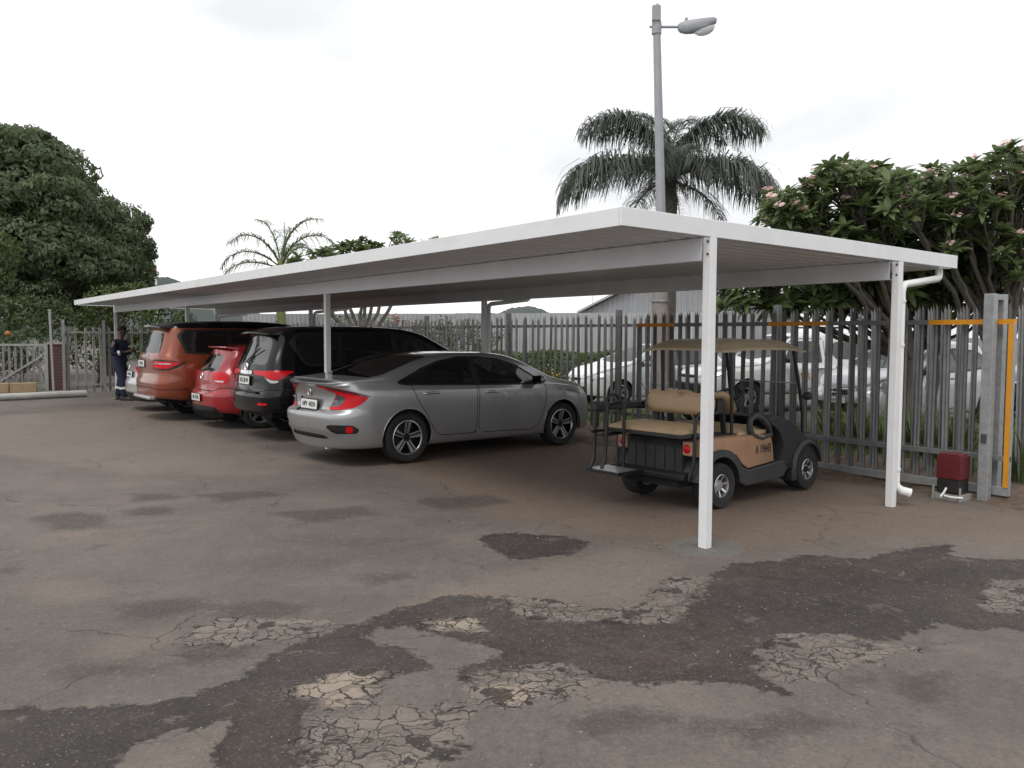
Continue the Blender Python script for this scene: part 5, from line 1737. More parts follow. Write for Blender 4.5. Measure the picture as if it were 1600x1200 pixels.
VW.update(paint=M_white_paint, rglass=[(-0.1, 1.29), (0.46, 1.275), (0.53, 1.2), (0.575, 1.03), (-0.1, 0.985)], tail=[(0.42, 0.96), (0.80, 0.96), (0.84, 0.84), (0.52, 0.80)], hood=(3.12, 3.86), style='five', tw=0.2)
front_regions(VW, M_glass_mid, hatch_side, [(0.38, 0.68), (0.62, 0.715), (0.98, 0.80), (1.02, 0.74), (0.86, 0.64), (0.46, 0.61)], [(-0.1, 0.665), (0.36, 0.665), (0.36, 0.60), (-0.1, 0.60)], [(-0.1, 0.46), (0.5, 0.46), (0.42, 0.32), (-0.1, 0.32)], M_white_paint,
              [[(1.57, 1.36), (1.55, 0.34), (2.55, 0.32), (2.72, 0.6), (2.78, 0.92), (2.3, 1.19), (1.95, 1.33)], [(1.53, 1.36), (1.51, 0.34), (1.15, 0.34), (1.02, 0.6), (0.80, 0.8), (0.74, 1.31)]])
def place_front(S, px, py, depth_pt, heading_deg):
    """car with its front axle midpoint standing at ground pixel (px,py)"""
    a = math.radians(heading_deg)
    fwd = Vector((math.cos(a), math.sin(a), 0))
    return depth_pt - fwd * S['axles'][1], a
fp = Vector((2.15, 19.8, 0.0))
loc, a = place_front(VW, 0, 0, fp, 205)
root, sh, body = build_car(VW, 'hatchback_car', 'white hatchback facing left by the hedge beyond the fence', 'car', loc, a)
badge_round(root, front_frame(VW['L'] + 0.095, 0, 0.635, 0.15), 0.065, 'vw')
add_plate(root, front_frame(VW['L'] + 0.10, 0, 0.50), 'ND 88216', 0.44, 0.11, 0.085, 0.8)
for sd in (1, -1):
    mirror(root, 2.62, surf_y(sh, 2.62, 0.9), 0.95, sd, M_white_paint)
    for x in (1.0, 1.85):
        door_handle(root, None, x, surf_y(sh, x, 0.85), 0.86, sd, M_white_paint)
M_silver3 = paint('pale_silver_paint', (0.58, 0.59, 0.60), 0.35, 0.3)
MPV = dict(HATCH)
MPV.update(paint=M_silver3, L=3.98, R=0.31, rglass=VW['rglass'], tail=VW['tail'], hood=(3.12, 3.86), style='seven',
    zt=[(0, 1.42), (0.15, 1.48), (0.6, 1.53), (1.2, 1.55), (1.8, 1.53), (2.2, 1.43), (2.6, 1.24), (2.95, 1.06), (3.1, 1.01), (3.5, 0.93), (3.85, 0.80), (3.98, 0.70)])
front_regions(MPV, M_glass_mid, [[(x, z * 1.045) for x, z in q] for q in hatch_side], [(0.36, 0.70), (0.60, 0.76), (0.98, 0.86), (1.04, 0.78), (0.86, 0.66), (0.46, 0.62)], [(-0.1, 0.70), (0.34, 0.70), (0.30, 0.60), (-0.1, 0.60)], [(-0.1, 0.48), (0.5, 0.48), (0.42, 0.30), (-0.1, 0.30)], M_silver3,
              [[(1.57, 1.42), (1.55, 0.34), (2.55, 0.32), (2.72, 0.6), (2.78, 0.95), (2.3, 1.25), (1.95, 1.39)]])
fp = Vector((6.45, 15.2, 0.0))
loc, a = place_front(MPV, 0, 0, fp, 212)
root, sh, body = build_car(MPV, 'hatchback_car', 'silver hatchback nose-left behind the gate and long grass', 'car', loc, a)
badge_round(root, front_frame(MPV['L'] + 0.095, 0, 0.65, 0.15), 0.07, 'bar')
add_plate(root, front_frame(MPV['L'] + 0.10, 0, 0.52), 'NU 61-503', 0.44, 0.11, 0.085, 0.8)
for sd in (1, -1):
    mirror(root, 2.62, surf_y(sh, 2.62, 0.9), 0.97, sd, M_silver3)
    for y in (0,):
        door_handle(root, None, 1.85, surf_y(sh, 1.85, 0.85), 0.88, sd, M_silver3)
mb = MB()
mb.box((2.0, 0.15, 1.575), (0.22, 0.34, 0.07))
mb.build('roof_sign', mat('red_sign', (0.5, 0.02, 0.02), 0.5), root, bevel=0.01)
# grey car at the far right edge
M_grey_paint = paint('dark_grey_paint', (0.05, 0.05, 0.052), 0.3, 0.3)
GRY = dict(MPV)
GRY.update(paint=M_grey_paint, style='five')
front_regions(GRY, M_glass_dark, [[(x, z * 1.045) for x, z in q] for q in hatch_side], [(0.36, 0.70), (0.60, 0.76), (0.98, 0.86), (1.04, 0.78), (0.86, 0.66), (0.46, 0.62)], [(-0.1, 0.70), (0.34, 0.70), (0.30, 0.60), (-0.1, 0.60)], [(-0.1, 0.48), (0.5, 0.48), (0.42, 0.30), (-0.1, 0.30)], M_grey_paint)
fp = Vector((10.9, 17.2, 0.0))
loc, a = place_front(GRY, 0, 0, fp, 200)
root, sh, body = build_car(GRY, 'hatchback_car', 'dark grey car cut off by the right edge of the picture', 'car', loc, a)

# ---------------------------------------------------------------- white pickup with canopy
PICK = dict(L=4.95, paint=M_white_paint, nst=40, per=4,
    zt=[(0, 1.66), (0.1, 1.70), (0.5, 1.72), (1.8, 1.72), (2.6, 1.70), (2.85, 1.62), (3.2, 1.36), (3.5, 1.12), (3.65, 1.06), (4.3, 1.0), (4.75, 0.92), (4.95, 0.8)],
    zs=[(0, 1.02), (3.4, 1.0), (4.4, 0.92), (4.95, 0.72)], zb=[(0, 0.5), (1, 0.42), (3.8, 0.40), (4.95, 0.46)],
    wp=[(0, 0.80), (0.06, 0.83), (0.3, 0.85), (4.0, 0.85), (4.5, 0.80), (4.8, 0.68), (4.95, 0.52)],
    xr=[(0.3, 0.0), (1.0, 0.0), (1.7, 0.10)], rfade=0.5, xf=[(0.3, 0.05), (0.6, 0.0), (1.2, 0.05)], rb=0.03, fb=0.08, tumble=[(0, 0.16), (2.5, 0.28), (4.9, 0.5)],
    R=0.345, rim=0.2, tw=0.22, arch=0.40, axles=(1.0, 4.0), style='six', floor=0.38, belt=1.0, cabin=(1.9, 3.4),
    screen=[(2.78, -0.1), (2.8, 0.55), (3.4, 0.68), (3.52, -0.1)], rglass=[(-0.1, 1.58), (0.6, 1.56), (0.66, 1.18), (-0.1, 1.16)], tail=[(0.70, 0.95), (0.86, 0.95), (0.86, 0.72), (0.70, 0.72)], hood=(3.66, 4.8))
pk_side = [[(3.2, 1.05), (2.95, 1.42), (2.80, 1.55), (0.25, 1.55), (0.25, 1.10), (2.1, 1.05)],
           [(3.14, 1.06), (2.92, 1.41), (2.78, 1.53), (2.18, 1.53), (2.16, 1.06)], [(1.82, 1.14), (1.90, 1.25), (1.88, 1.45), (1.78, 1.52), (1.20, 1.52), (1.14, 1.45), (1.14, 1.2), (1.2, 1.12)], [(1.02, 1.14), (1.06, 1.25), (1.06, 1.45), (1.0, 1.52), (0.40, 1.52), (0.34, 1.45), (0.36, 1.2), (0.42, 1.12)]]
front_regions(PICK, M_glass_mid, pk_side, [(0.5, 0.86), (0.9, 0.90), (0.98, 0.80), (0.55, 0.74)], [(-0.1, 0.86), (0.46, 0.86), (0.46, 0.74), (-0.1, 0.74)], [(-0.1, 0.6), (0.5, 0.6), (0.5, 0.5), (-0.1, 0.5)], M_white_paint,
              [[(2.08, 1.58), (2.08, 0.52), (3.05, 0.50), (3.25, 0.7), (3.26, 1.02), (2.98, 1.45), (2.83, 1.58)]])
# canopy panels between its windows stay white
PICK['regions'] = [r for r in PICK['regions'] if r['n'] != 'window_trim']
for r in PICK['regions']:
    if r['n'] == 'side_window':
        r['allow'] = ('body',)
fp = Vector((4.75, 18.35, 0.0))
loc, a = place_front(PICK, 0, 0, fp, 196)
root, sh, body = build_car(PICK, 'pickup_truck', 'white pickup with windowed canopy and roof rack beyond the fence', 'pickup', loc, a)
mb = MB()
for sd in (1, -1):
    mb.tube([(0.3, sd * 0.62, 1.83), (2.0, sd * 0.62, 1.83)], 0.018, 6)
    for x in (0.4, 1.1, 1.85):
        mb.tube([(x, sd * 0.62, 1.83), (x, sd * 0.64, 1.70)], 0.014, 6)
for x in (0.4, 0.75, 1.1, 1.48, 1.85):
    mb.tube([(x, -0.62, 1.84), (x, 0.62, 1.84)], 0.014, 6)
mb.build('roof_rack', M_trim, root)
mb = MB()
mb.box((-0.08, 0, 0.52), (0.12, 1.5, 0.14))
mb.build('rear_bumper', M_trim, root, bevel=0.02)
mb = MB()
mb.box((4.98, 0, 0.56), (0.16, 1.55, 0.16))
mb.build('front_bumper', M_trim, root, bevel=0.03)
M_hazard = mat('hazard_orange', (0.6, 0.25, 0.02), 0.5)
for sd in (1, -1):
    mirror(root, 3.15, surf_y(sh, 3.15, 1.0), 1.07, sd, M_trim, 1.15)
    door_handle(root, None, 2.25, surf_y(sh, 2.25, 0.9), 0.93, sd, M_trim)
    mb = MB()
    for k in range(6):
        yb = surf_y(sh, 2.7, 0.8) + 0.002
        mb.bar((2.52 + 0.06 * k, sd * yb, 0.70), (2.56 + 0.06 * k, sd * yb, 0.86), 0.03, 0.003, 0, (0, 1, 0))
    mb.build('hazard_sticker', M_hazard, root)
# ================================================================== golf cart
M_tan = mat('copper_tan_body', (0.45, 0.27, 0.165), 0.34, metal=0.25, var=0.06, coat=0.5, dirt=(0.25, 0.17, 0.12), dirt_amt=0.25)
M_beige = mat('beige_vinyl', (0.46, 0.33, 0.205), 0.5, var=0.08, bump=0.1, bscale=120, dirt=(0.3, 0.22, 0.14), dirt_amt=0.25)
M_beige_roof = mat('beige_roof_plastic', (0.36, 0.29, 0.20), 0.45, var=0.07, dirt=(0.2, 0.17, 0.13), dirt_amt=0.35)
M_cart_black = mat('cart_black_plastic', (0.022, 0.022, 0.024), 0.55, var=0.25, bump=0.1, bscale=150, dirt=(0.08, 0.07, 0.06), dirt_amt=0.25)
M_cart_grey = mat('cart_charcoal_plastic', (0.036, 0.037, 0.040), 0.55, var=0.2, dirt=(0.1, 0.085, 0.07), dirt_amt=0.25)
M_checker = mat('checker_plate', (0.55, 0.55, 0.56), 0.3, metal=0.8, var=0.35, vscale=45, bump=0.8, bscale=70)
pr_, pf_ = C(0.84, 1.24), C(0.93, 2.80)
ca = math.atan2((pf_ - pr_).y, (pf_ - pr_).x)
clat = Vector((-math.sin(ca), math.cos(ca), 0))
cart = thing('golf_cart', 'tan four-seat golf cart with beige roof and rear-facing seat', 'golf cart', pr_ + clat * 0.55, ca)
WBC, RC = 1.56, 0.215
YX = Matrix.Rotation(PI / 2, 4, 'X')          # prism polygons are (x,z) extruded along -y..: z -> -y
def slab(poly, y0, y1, name, m, bevel=0.0, parent=cart, smooth=None):
    mb_ = MB()
    mb_.prism(poly, -y1, -y0, 0, YX)
    return mb_.build(name, m, parent, smooth=smooth, bevel=bevel)
for x in (0.0, WBC):
    for sd in (1, -1):
        wheel(cart, x, sd * (0.55 - 0.10 - (0.03 if x else 0)), sd, RC, 0.112, 0.20, 'seven')
# chassis and floor
mb = MB()
mb.box((0.74, 0, 0.27), (2.25, 0.66, 0.12))
mb.box((0.80, 0, 0.285), (0.95, 1.02, 0.05))
mb.build('chassis', M_under, cart)
mb = MB()
mb.tube([(0, -0.5, RC), (0, 0.5, RC)], 0.04, 8)
mb.tube([(WBC, -0.5, RC), (WBC, 0.5, RC)], 0.035, 8)
mb.build('axle', M_under, cart)
# tan rear body with rounded corners, open bag well at the back
side_poly = [(-0.30, 0.51), (-0.30, 0.64), (-0.18, 0.675), (0.20, 0.672), (0.52, 0.662), (0.72, 0.65), (0.87, 0.635), (0.90, 0.54), (0.93, 0.36), (0.47, 0.325), (0.37, 0.38), (0.27, 0.48), (0.12, 0.54), (-0.10, 0.55), (-0.22, 0.53)]
for sd in (1, -1):
    n = len(side_poly)
    vs, fs = [], []
    for y in (0.30, 0.47, 0.505, 0.515):
        k = {0.30: 1.0, 0.47: 1.0, 0.505: 0.975, 0.515: 0.93}[y]
        cx, cz = 0.27, 0.53
        vs += [(cx + (x - cx) * (0.5 + 0.5 * k), sd * y, cz + (z - cz) * k) for x, z in side_poly]
    for r in range(3):
        for i in range(n):
            q = (r * n + i, r * n + (i + 1) % n, (r + 1) * n + (i + 1) % n, (r + 1) * n + i)
            fs.append(q if sd > 0 else q[::-1])
    cap = tuple(3 * n + i for i in range(n))
    fs.append(cap if sd > 0 else cap[::-1])
    mb = MB()
    mb.add(vs, fs)
    panel = mb.build('body_panel', M_tan, cart, smooth=38)
    if sd < 0:
        tm = text_mesh('fleet_number', 'A 19643', 0.12, M_ink, 0.001, 0.0016, 0.66)
        tm.transform(Matrix.Translation((0.72, -0.5165, 0.505)) @ Matrix.Rotation(-0.03, 4, 'Y') @ Matrix(((1, 0, 0, 0), (0, 0, -1, 0), (0, 1, 0, 0), (0, 0, 0, 1))))
        link('fleet_number', tm, panel)
    # charcoal fender arch and sill
    arch = []
    for k in range(17):
        a = math.radians(168 - 150 * k / 16)
        arch.append((0.36 * math.cos(a) * 1.0, 0.21 + 0.35 * math.sin(a)))
    inner = []
    for k in range(17):
        a = math.radians(18 + 150 * k / 16)
        inner.append((0.292 * math.cos(a), 0.20 + 0.29 * math.sin(a)))
    ring = arch + [(0.43, 0.40), (0.95, 0.445), (1.05, 0.42), (1.10, 0.25), (1.02, 0.215), (0.42, 0.20), (0.31, 0.25)] + inner
    mb = MB()
    k = len(arch)
    ys = (sd * 0.30, sd * 0.545)
    vs, fs = [], []
    for y in ys:
        vs += [(x, y, z) for x, z in arch] + [(x, y, z) for x, z in inner[::-1]]
    nn = 2 * k
    for i in range(k - 1):
        fs.append((i, i + 1, k + i + 1, k + i))
        fs.append((nn + i, nn + k + i, nn + k + i + 1, nn + i + 1))
        fs.append((i, nn + i, nn + i + 1, i + 1))
        fs.append((k + i, k + i + 1, nn + k + i + 1, nn + k + i))
    fs += [(0, k, nn + k, nn), (k - 1, nn + k - 1, nn + nn - 1, nn - 1)]
    mb.add(vs, fs)
    mb.build('rear_fender', M_cart_grey, cart, smooth=40)
    y0, y1 = (0.37, 0.535) if sd > 0 else (-0.535, -0.37)
    slab([(0.30, 0.30), (0.36, 0.36), (0.46, 0.322), (0.94, 0.356), (1.06, 0.36), (1.14, 0.27), (1.06, 0.19), (0.42, 0.165), (0.31, 0.21)], y0, y1, 'sill', M_cart_grey, 0.012)
    # front fender
    mb = MB()
    vs, fs = [], []
    m_ = 14
    for k in range(m_ + 1):
        a = math.radians(200 - 190 * k / m_)
        for (r, y) in ((0.262, 0.32), (0.285, 0.36), (0.288, 0.50), (0.262, 0.53), (0.248, 0.53), (0.25, 0.32)):
            vs.append((WBC + r * math.cos(a), sd * y, RC + 0.01 + (r + 0.02) * math.sin(a)))
    for k in range(m_):
        for j in range(6):
            a0, b0 = 6 * k + j, 6 * k + (j + 1) % 6
            fs.append((a0, a0 + 6, b0 + 6, b0) if sd > 0 else (a0, b0, b0 + 6, a0 + 6))
    fs += [tuple(range(6)), tuple(6 * m_ + j for j in range(5, -1, -1))]
    mb.add(vs, fs)
    mb.build('front_fender', M_cart_grey, cart, smooth=40)
    # tail light pod
    mb = MB()
    mb.box((-0.325, sd * 0.405, 0.585), (0.05, 0.12, 0.14))
    pod = mb.build('tail_light_pod', M_tan, cart, bevel=0.012)
    mb = MB()
    mb.lathe([(0.001, 0.012), (0.03, 0.010), (0.042, 0.0), (0.042, -0.02)], 18, 0, Matrix.Translation((-0.352, sd * 0.400, 0.58)) @ Matrix.Rotation(-PI / 2, 4, 'Y'))
    mb.build('tail_light', M_red_lens, pod, smooth=40)
# bag well, engine cover, rear deck
slab([(-0.34, 0.30), (-0.34, 0.58), (-0.30, 0.655), (0.30, 0.68), (0.30, 0.30)], -0.335, 0.335, 'bag_well', M_cart_black, 0.01)
slab([(-0.44, 0.29), (-0.46, 0.345), (-0.30, 0.36), (0.2, 0.36), (0.2, 0.29)], -0.42, 0.42, 'rear_bumper', M_cart_black, 0.012)
for y in (-0.24, -0.12, 0.0, 0.12, 0.24):
    mb = MB()
    mb.box((-0.342, y, 0.47), (0.012, 0.025, 0.22))
    mb.build('bag_well_rib', M_cart_black, cart)
# seats: front cushion, two back to back backrests, rear cushion
def cushion(x0, x1, y0, y1, z0, z1, name, m=M_beige):
    mb_ = MB()
    nx_, ny_ = 8, 12
    vs, fs = [], []
    for i in range(nx_ + 1):
        for j in range(ny_ + 1):
            u_, w_ = i / nx_, j / ny_
            e = min(1, 4.5 * min(u_, 1 - u_)) ** 0.5 * min(1, 7 * min(w_, 1 - w_)) ** 0.5
            vs.append((x0 + (x1 - x0) * u_, y0 + (y1 - y0) * w_, z0 + (z1 - z0) * (0.45 + 0.55 * e)))
    nb = len(vs)
    for i in range(nx_ + 1):
        for j in range(ny_ + 1):
            vs.append((x0 + (x1 - x0) * i / nx_, y0 + (y1 - y0) * j / ny_, z0))
    q = lambda i, j: i * (ny_ + 1) + j
    for i in range(nx_):
        for j in range(ny_):
            fs.append((q(i, j), q(i + 1, j), q(i + 1, j + 1), q(i, j + 1)))
            fs.append(tuple(nb + k for k in (q(i, j), q(i, j + 1), q(i + 1, j + 1), q(i + 1, j))))
    for i in range(nx_):
        for j in (0, ny_):
            a0, b0 = q(i, j), q(i + 1, j)
            fs.append((a0, nb + a0, nb + b0, b0) if j == 0 else (b0, nb + b0, nb + a0, a0))
    for j in range(ny_):
        for i in (0, nx_):
            a0, b0 = q(i, j), q(i, j + 1)
            fs.append((b0, nb + b0, nb + a0, a0) if i == 0 else (a0, nb + a0, nb + b0, b0))
    mb_.add(vs, fs)
    return mb_.build(name, m, cart, smooth=60)
cushion(0.36, 0.84, -0.46, 0.46, 0.65, 0.735, 'front_seat')
cushion(-0.50, -0.04, -0.44, 0.44, 0.725, 0.80, 'rear_seat')
mb = MB()
mb.box((-0.27, 0, 0.705), (0.50, 0.92, 0.035))
mb.box((0.20, 0, 0.66), (0.44, 0.88, 0.03))
mb.build('seat_deck', M_cart_black, cart, bevel=0.008)
def backrest(xc, lean, name):
    """wide pad with rounded ends and a dip in the middle of its upper edge"""
    mb_ = MB()
    ny_, nz_ = 24, 8
    top = lambda w_: 1.075 + 0.03 * math.cos(2 * PI * w_) ** 2 - 0.055 * math.exp(-((w_ - 0.5) / 0.09) ** 2)
    vs, fs = [], []
    for face in (0, 1):
        for j in range(ny_ + 1):
            w_ = j / ny_
            y = -0.42 + 0.84 * w_
            endr = min(1, 9 * min(w_, 1 - w_)) ** 0.5
            for i in range(nz_ + 1):
                h = i / nz_
                zl, zh = 0.86 + 0.05 * (1 - endr), top(w_) - 0.09 * (1 - endr)
                z = zl + (zh - zl) * h
                e = min(1, 5 * min(h, 1 - h)) ** 0.5 * endr
                x = xc + lean * (z - 0.86) + (0.048 * e if face else -0.048 * e)
                vs.append((x, y, z))
    q = lambda f, j, i: f * (ny_ + 1) * (nz_ + 1) + j * (nz_ + 1) + i
    for j in range(ny_):
        for i in range(nz_):
            fs.append((q(1, j, i), q(1, j + 1, i), q(1, j + 1, i + 1), q(1, j, i + 1)))
            fs.append((q(0, j, i), q(0, j, i + 1), q(0, j + 1, i + 1), q(0, j + 1, i)))
    mb_.add(vs, fs)
    o = mb_.build(name, M_beige, cart, smooth=75)
    return o
backrest(0.03, 0.10, 'rear_backrest')
backrest(0.43, -0.62, 'front_backrest')
mb = MB()
for y in (-0.33, 0.33):
    mb.bar((0.07, y, 0.66), (0.12, y, 1.02), 0.05, 0.03, 0, (1, 0, 0))
    mb.bar((0.32, y, 0.66), (0.25, y, 1.02), 0.05, 0.03, 0, (1, 0, 0))
mb.box((0.18, 0, 0.95), (0.10, 0.76, 0.14))
mb.build('backrest_bracket', M_cart_black, cart)
# rear arm rests, grab hoops, uprights and foot platform
for sd in (1, -1):
    mb = MB()
    mb.tube([(0.03, sd * 0.45, 0.90), (-0.24, sd * 0.47, 0.915), (-0.30, sd * 0.475, 0.895), (-0.33, sd * 0.475, 0.84), (-0.34, sd * 0.475, 0.46), (-0.38, sd * 0.45, 0.30)], 0.017, 8)
    mb.build('grab_rail', M_black_metal, cart, smooth=50)
    if sd > 0:
        mb = MB()
        mb.bar((-0.72, sd * 0.45, 0.925), (-0.02, sd * 0.47, 0.925), 0.075, 0.062)
        mb.build('arm_rest', M_cart_black, cart, bevel=0.018)
        mb = MB()
        mb.tube([(-0.58, sd * 0.42, 0.93), (-0.56, sd * 0.42, 1.01), (-0.50, sd * 0.42, 1.05), (-0.42, sd * 0.42, 1.04), (-0.36, sd * 0.42, 0.95)], 0.013, 8)
        mb.build('hand_hoop', M_black_metal, cart, smooth=50)
for y, x in ((0.45, -0.70), (0.32, -0.68)):
    mb = MB()
    mb.tube([(x + 0.02, y, 0.99), (x, y, 0.60), (x - 0.01, y, 0.42), (x - 0.05, y, 0.36), (x - 0.05, y, 0.33)], 0.018, 8)
    mb.build('upright', M_black_metal, cart, smooth=50)
mb = MB()
mb.tube([(-0.55, 0.20, 0.98), (-0.56, 0.20, 0.36)], 0.017, 8)
mb.tube([(-0.55, 0.20, 0.98), (-0.54, 0.26, 1.0), (-0.48, 0.44, 0.95)], 0.013, 8)
mb.build('upright', M_black_metal, cart, smooth=50)
mb = MB()
mb.box((-0.62, 0.27, 0.338), (0.26, 0.38, 0.012))
fp_ = mb.build('foot_platform', M_checker, cart)
mb = MB()
for y in (0.06, 0.48):
    mb.bar((-0.76, y, 0.325), (-0.36, y, 0.325), 0.03, 0.035)
for x in (-0.76, -0.48):
    mb.bar((x, 0.06, 0.323), (x, 0.48, 0.323), 0.03, 0.03)
mb.build('platform_frame', M_black_metal, fp_)
mb = MB()
mb.bar((-0.74, 0.45, 0.70), (-0.32, 0.45, 0.70), 0.03, 0.03)
mb.bar((-0.70, 0.38, 0.66), (-0.36, 0.40, 0.67), 0.10, 0.02)
mb.build('side_rail', M_black_metal, cart)
# hip restraints beside the front seat
for sd in (1, -1):
    mb = MB()
    pts = [(0.56, 0.645), (0.51, 0.73), (0.52, 0.81), (0.60, 0.845), (0.72, 0.81), (0.83, 0.73), (0.88, 0.635), (0.70, 0.61), (0.56, 0.645)]
    mb.tube([(x, sd * 0.49, z) for x, z in pts], 0.032, 8, 0, False)
    mb.build('hip_restraint', M_cart_grey, cart, smooth=60)
# front cowl: hollow dark shell around the dash
cowl = [(1.06, 0.33), (1.10, 0.62), (1.02, 0.80), (0.86, 0.915), (0.80, 0.975), (0.98, 0.995), (1.18, 0.955), (1.36, 0.86), (1.50, 0.74), (1.62, 0.66), (1.80, 0.58), (1.92, 0.46), (1.93, 0.34), (1.80, 0.28), (1.20, 0.28)]
vs, fs = [], []
n = len(cowl)
cowl = [(x, 0.24 + (z - 0.28) * 0.82) for x, z in cowl]
for y, k in ((-0.49, 0.90), (-0.45, 0.97), (-0.36, 1.0), (0.36, 1.0), (0.45, 0.97), (0.49, 0.90)):
    cx, cz = 1.40, 0.48
    vs += [(cx + (x - cx) * k, y, cz + (z - cz) * k) for x, z in cowl]
for r in range(5):
    for i in range(n):
        fs.append((r * n + i, (r + 1) * n + i, (r + 1) * n + (i + 1) % n, r * n + (i + 1) % n))
fs += [tuple(range(n)), tuple(5 * n + i for i in range(n - 1, -1, -1))]
mb = MB()
mb.add(vs, fs)
mb.build('front_cowl', M_cart_black, cart, smooth=35)
mb = MB()
mb.box((0.98, 0, 0.68), (0.06, 0.80, 0.14))
mb.build('dashboard', M_cart_black, cart, bevel=0.02)
mb = MB()
Mw = Matrix.Translation((0.72, -0.06, 0.99)) @ Matrix.Rotation(-0.55, 4, 'Y')
mb.tube([(0.165 * math.cos(a), 0.165 * math.sin(a), 0) for a in np.linspace(0, 2 * PI, 25)], 0.018, 8, 0, False, Mw)
for a in (PI / 2, -PI / 2, PI):
    mb.tube([(0, 0, -0.02), (0.16 * math.cos(a), 0.16 * math.sin(a), 0)], 0.014, 6, 0, True, Mw)
mb.tube([(0, 0, -0.02), (0, 0, -0.32)], 0.022, 8, 0, True, Mw)
mb.lathe([(0.001, 0.005), (0.05, 0.0), (0.05, -0.03)], 14, 0, Mw)
mb.build('steering_wheel', M_cart_black, cart, smooth=50)
# struts
for sd in (1, -1):
    mb = MB()
    mb.tube([(0.30, sd * 0.43, 0.66), (0.29, sd * 0.43, 1.20), (0.26, sd * 0.42, 1.555)], 0.016, 8)
    mb.build('rear_strut', M_black_metal, cart, smooth=50)
    mb = MB()
    mb.tube([(1.55, sd * 0.45, 0.50), (1.54, sd * 0.45, 0.80), (1.50, sd * 0.44, 1.02), (1.37, sd * 0.42, 1.545)], 0.019, 8)
    mb.build('front_strut', M_black_metal, cart, smooth=50)
mb = MB()
mb.ball((1.53, -0.51, 1.00), (0.035, 0.06, 0.045), 10, 7)
mb.bar((1.51, -0.44, 0.98), (1.53, -0.49, 1.0), 0.02, 0.02)
mb.build('wing_mirror', M_cart_black, cart, smooth=50)
# clear fold-down windscreen
wsm = glass_mat('clear_acrylic', (0.1, 0.11, 0.11), 0.93)
mb = MB()
mb.add([(1.55, -0.42, 0.66), (1.55, 0.42, 0.66), (1.475, 0.41, 1.13), (1.475, -0.41, 1.13)], [(0, 1, 2, 3)])
ws_ = mb.build('windscreen', wsm, cart)
mb = MB()
mb.tube([(1.475, -0.415, 1.135), (1.475, 0.415, 1.135)], 0.008, 6)
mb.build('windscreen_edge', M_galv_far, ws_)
# roof canopy with raised centre and turned-down lip
vs, fs = [], []
nx_, ny_ = 16, 12
x0, x1, hw = 0.02, 1.55, 0.52
for layer in (0, 1):
    for i in range(nx_ + 1):
        for j in range(ny_ + 1):
            u_, w_ = i / nx_, j / ny_
            cx, cy = 2 * u_ - 1, 2 * w_ - 1
            e = (abs(cx) ** 6 + abs(cy) ** 6)
            xx = x0 + (x1 - x0) * (0.5 + 0.5 * cx * (1 - 0.03 * abs(cy) ** 4))
            yy = hw * cy * (1 - 0.06 * abs(cx) ** 4)
            z = 1.60 - 0.075 * min(1.2, e) ** 1.0 - 0.02 * cx * cx - 0.012 * (u_ - 0.3) + 0.010 * math.cos(cy * 9) * (1 - abs(cx) ** 3)
            vs.append((xx, yy, z - 0.02 * layer))
q = lambda l, i, j: l * (nx_ + 1) * (ny_ + 1) + i * (ny_ + 1) + j
for i in range(nx_):
    for j in range(ny_):
        fs.append((q(0, i, j), q(0, i + 1, j), q(0, i + 1, j + 1), q(0, i, j + 1)))
        fs.append((q(1, i, j), q(1, i, j + 1), q(1, i + 1, j + 1), q(1, i + 1, j)))
for i in range(nx_):
    for j in (0, ny_):
        fs.append((q(0, i, j), q(1, i, j), q(1, i + 1, j), q(0, i + 1, j)))
for j in range(ny_):
    for i in (0, nx_):
        fs.append((q(0, i, j), q(0, i, j + 1), q(1, i, j + 1), q(1, i, j)))
mb = MB()
mb.add(vs, fs)
mb.build('roof_canopy', M_beige_roof, cart, smooth=50)
# ================================================================== vegetation
M_bark = mat('bark', (0.10, 0.078, 0.06), 0.95, var=0.35, vscale=8, bump=0.8, bscale=30)
M_bark_grey = mat('grey_bark', (0.13, 0.112, 0.095), 0.9, var=0.3, vscale=9, bump=0.5, bscale=40)
M_leaf_tree = leaf_mat('dark_tree_leaf', (0.050, 0.076, 0.040), (0.150, 0.192, 0.088), 0.45, 0.40)
M_leaf_shrub = leaf_mat('shrub_leaf', (0.030, 0.052, 0.016), (0.105, 0.14, 0.038), 0.45, 0.25)
M_leaf_frang = leaf_mat('frangipani_leaf', (0.080, 0.115, 0.046), (0.21, 0.27, 0.11), 0.42, 0.42)
M_leaf_hedge = leaf_mat('hedge_leaf', (0.036, 0.066, 0.016), (0.125, 0.185, 0.045), 0.5, 0.25)
M_palm = leaf_mat('palm_leaf', (0.065, 0.080, 0.072), (0.175, 0.190, 0.155), 0.4, 0.35)
M_palm_light = leaf_mat('young_palm_leaf', (0.07, 0.10, 0.04), (0.16, 0.19, 0.08), 0.45, 0.3)
M_grass = leaf_mat('strap_leaf', (0.040, 0.066, 0.016), (0.15, 0.20, 0.055), 0.45, 0.3)
M_straw = leaf_mat('dry_leaf', (0.12, 0.09, 0.04), (0.30, 0.23, 0.12), 0.7, 0.2)
M_petal = leaf_mat('pink_petal', (0.70, 0.42, 0.40), (0.90, 0.74, 0.69), 0.5, 0.3)
M_orange_petal = leaf_mat('orange_bract', (0.55, 0.09, 0.05), (0.75, 0.16, 0.08), 0.5, 0.3)
M_yellow = leaf_mat('yellow_flower', (0.65, 0.35, 0.03), (0.85, 0.6, 0.08), 0.5, 0.3)

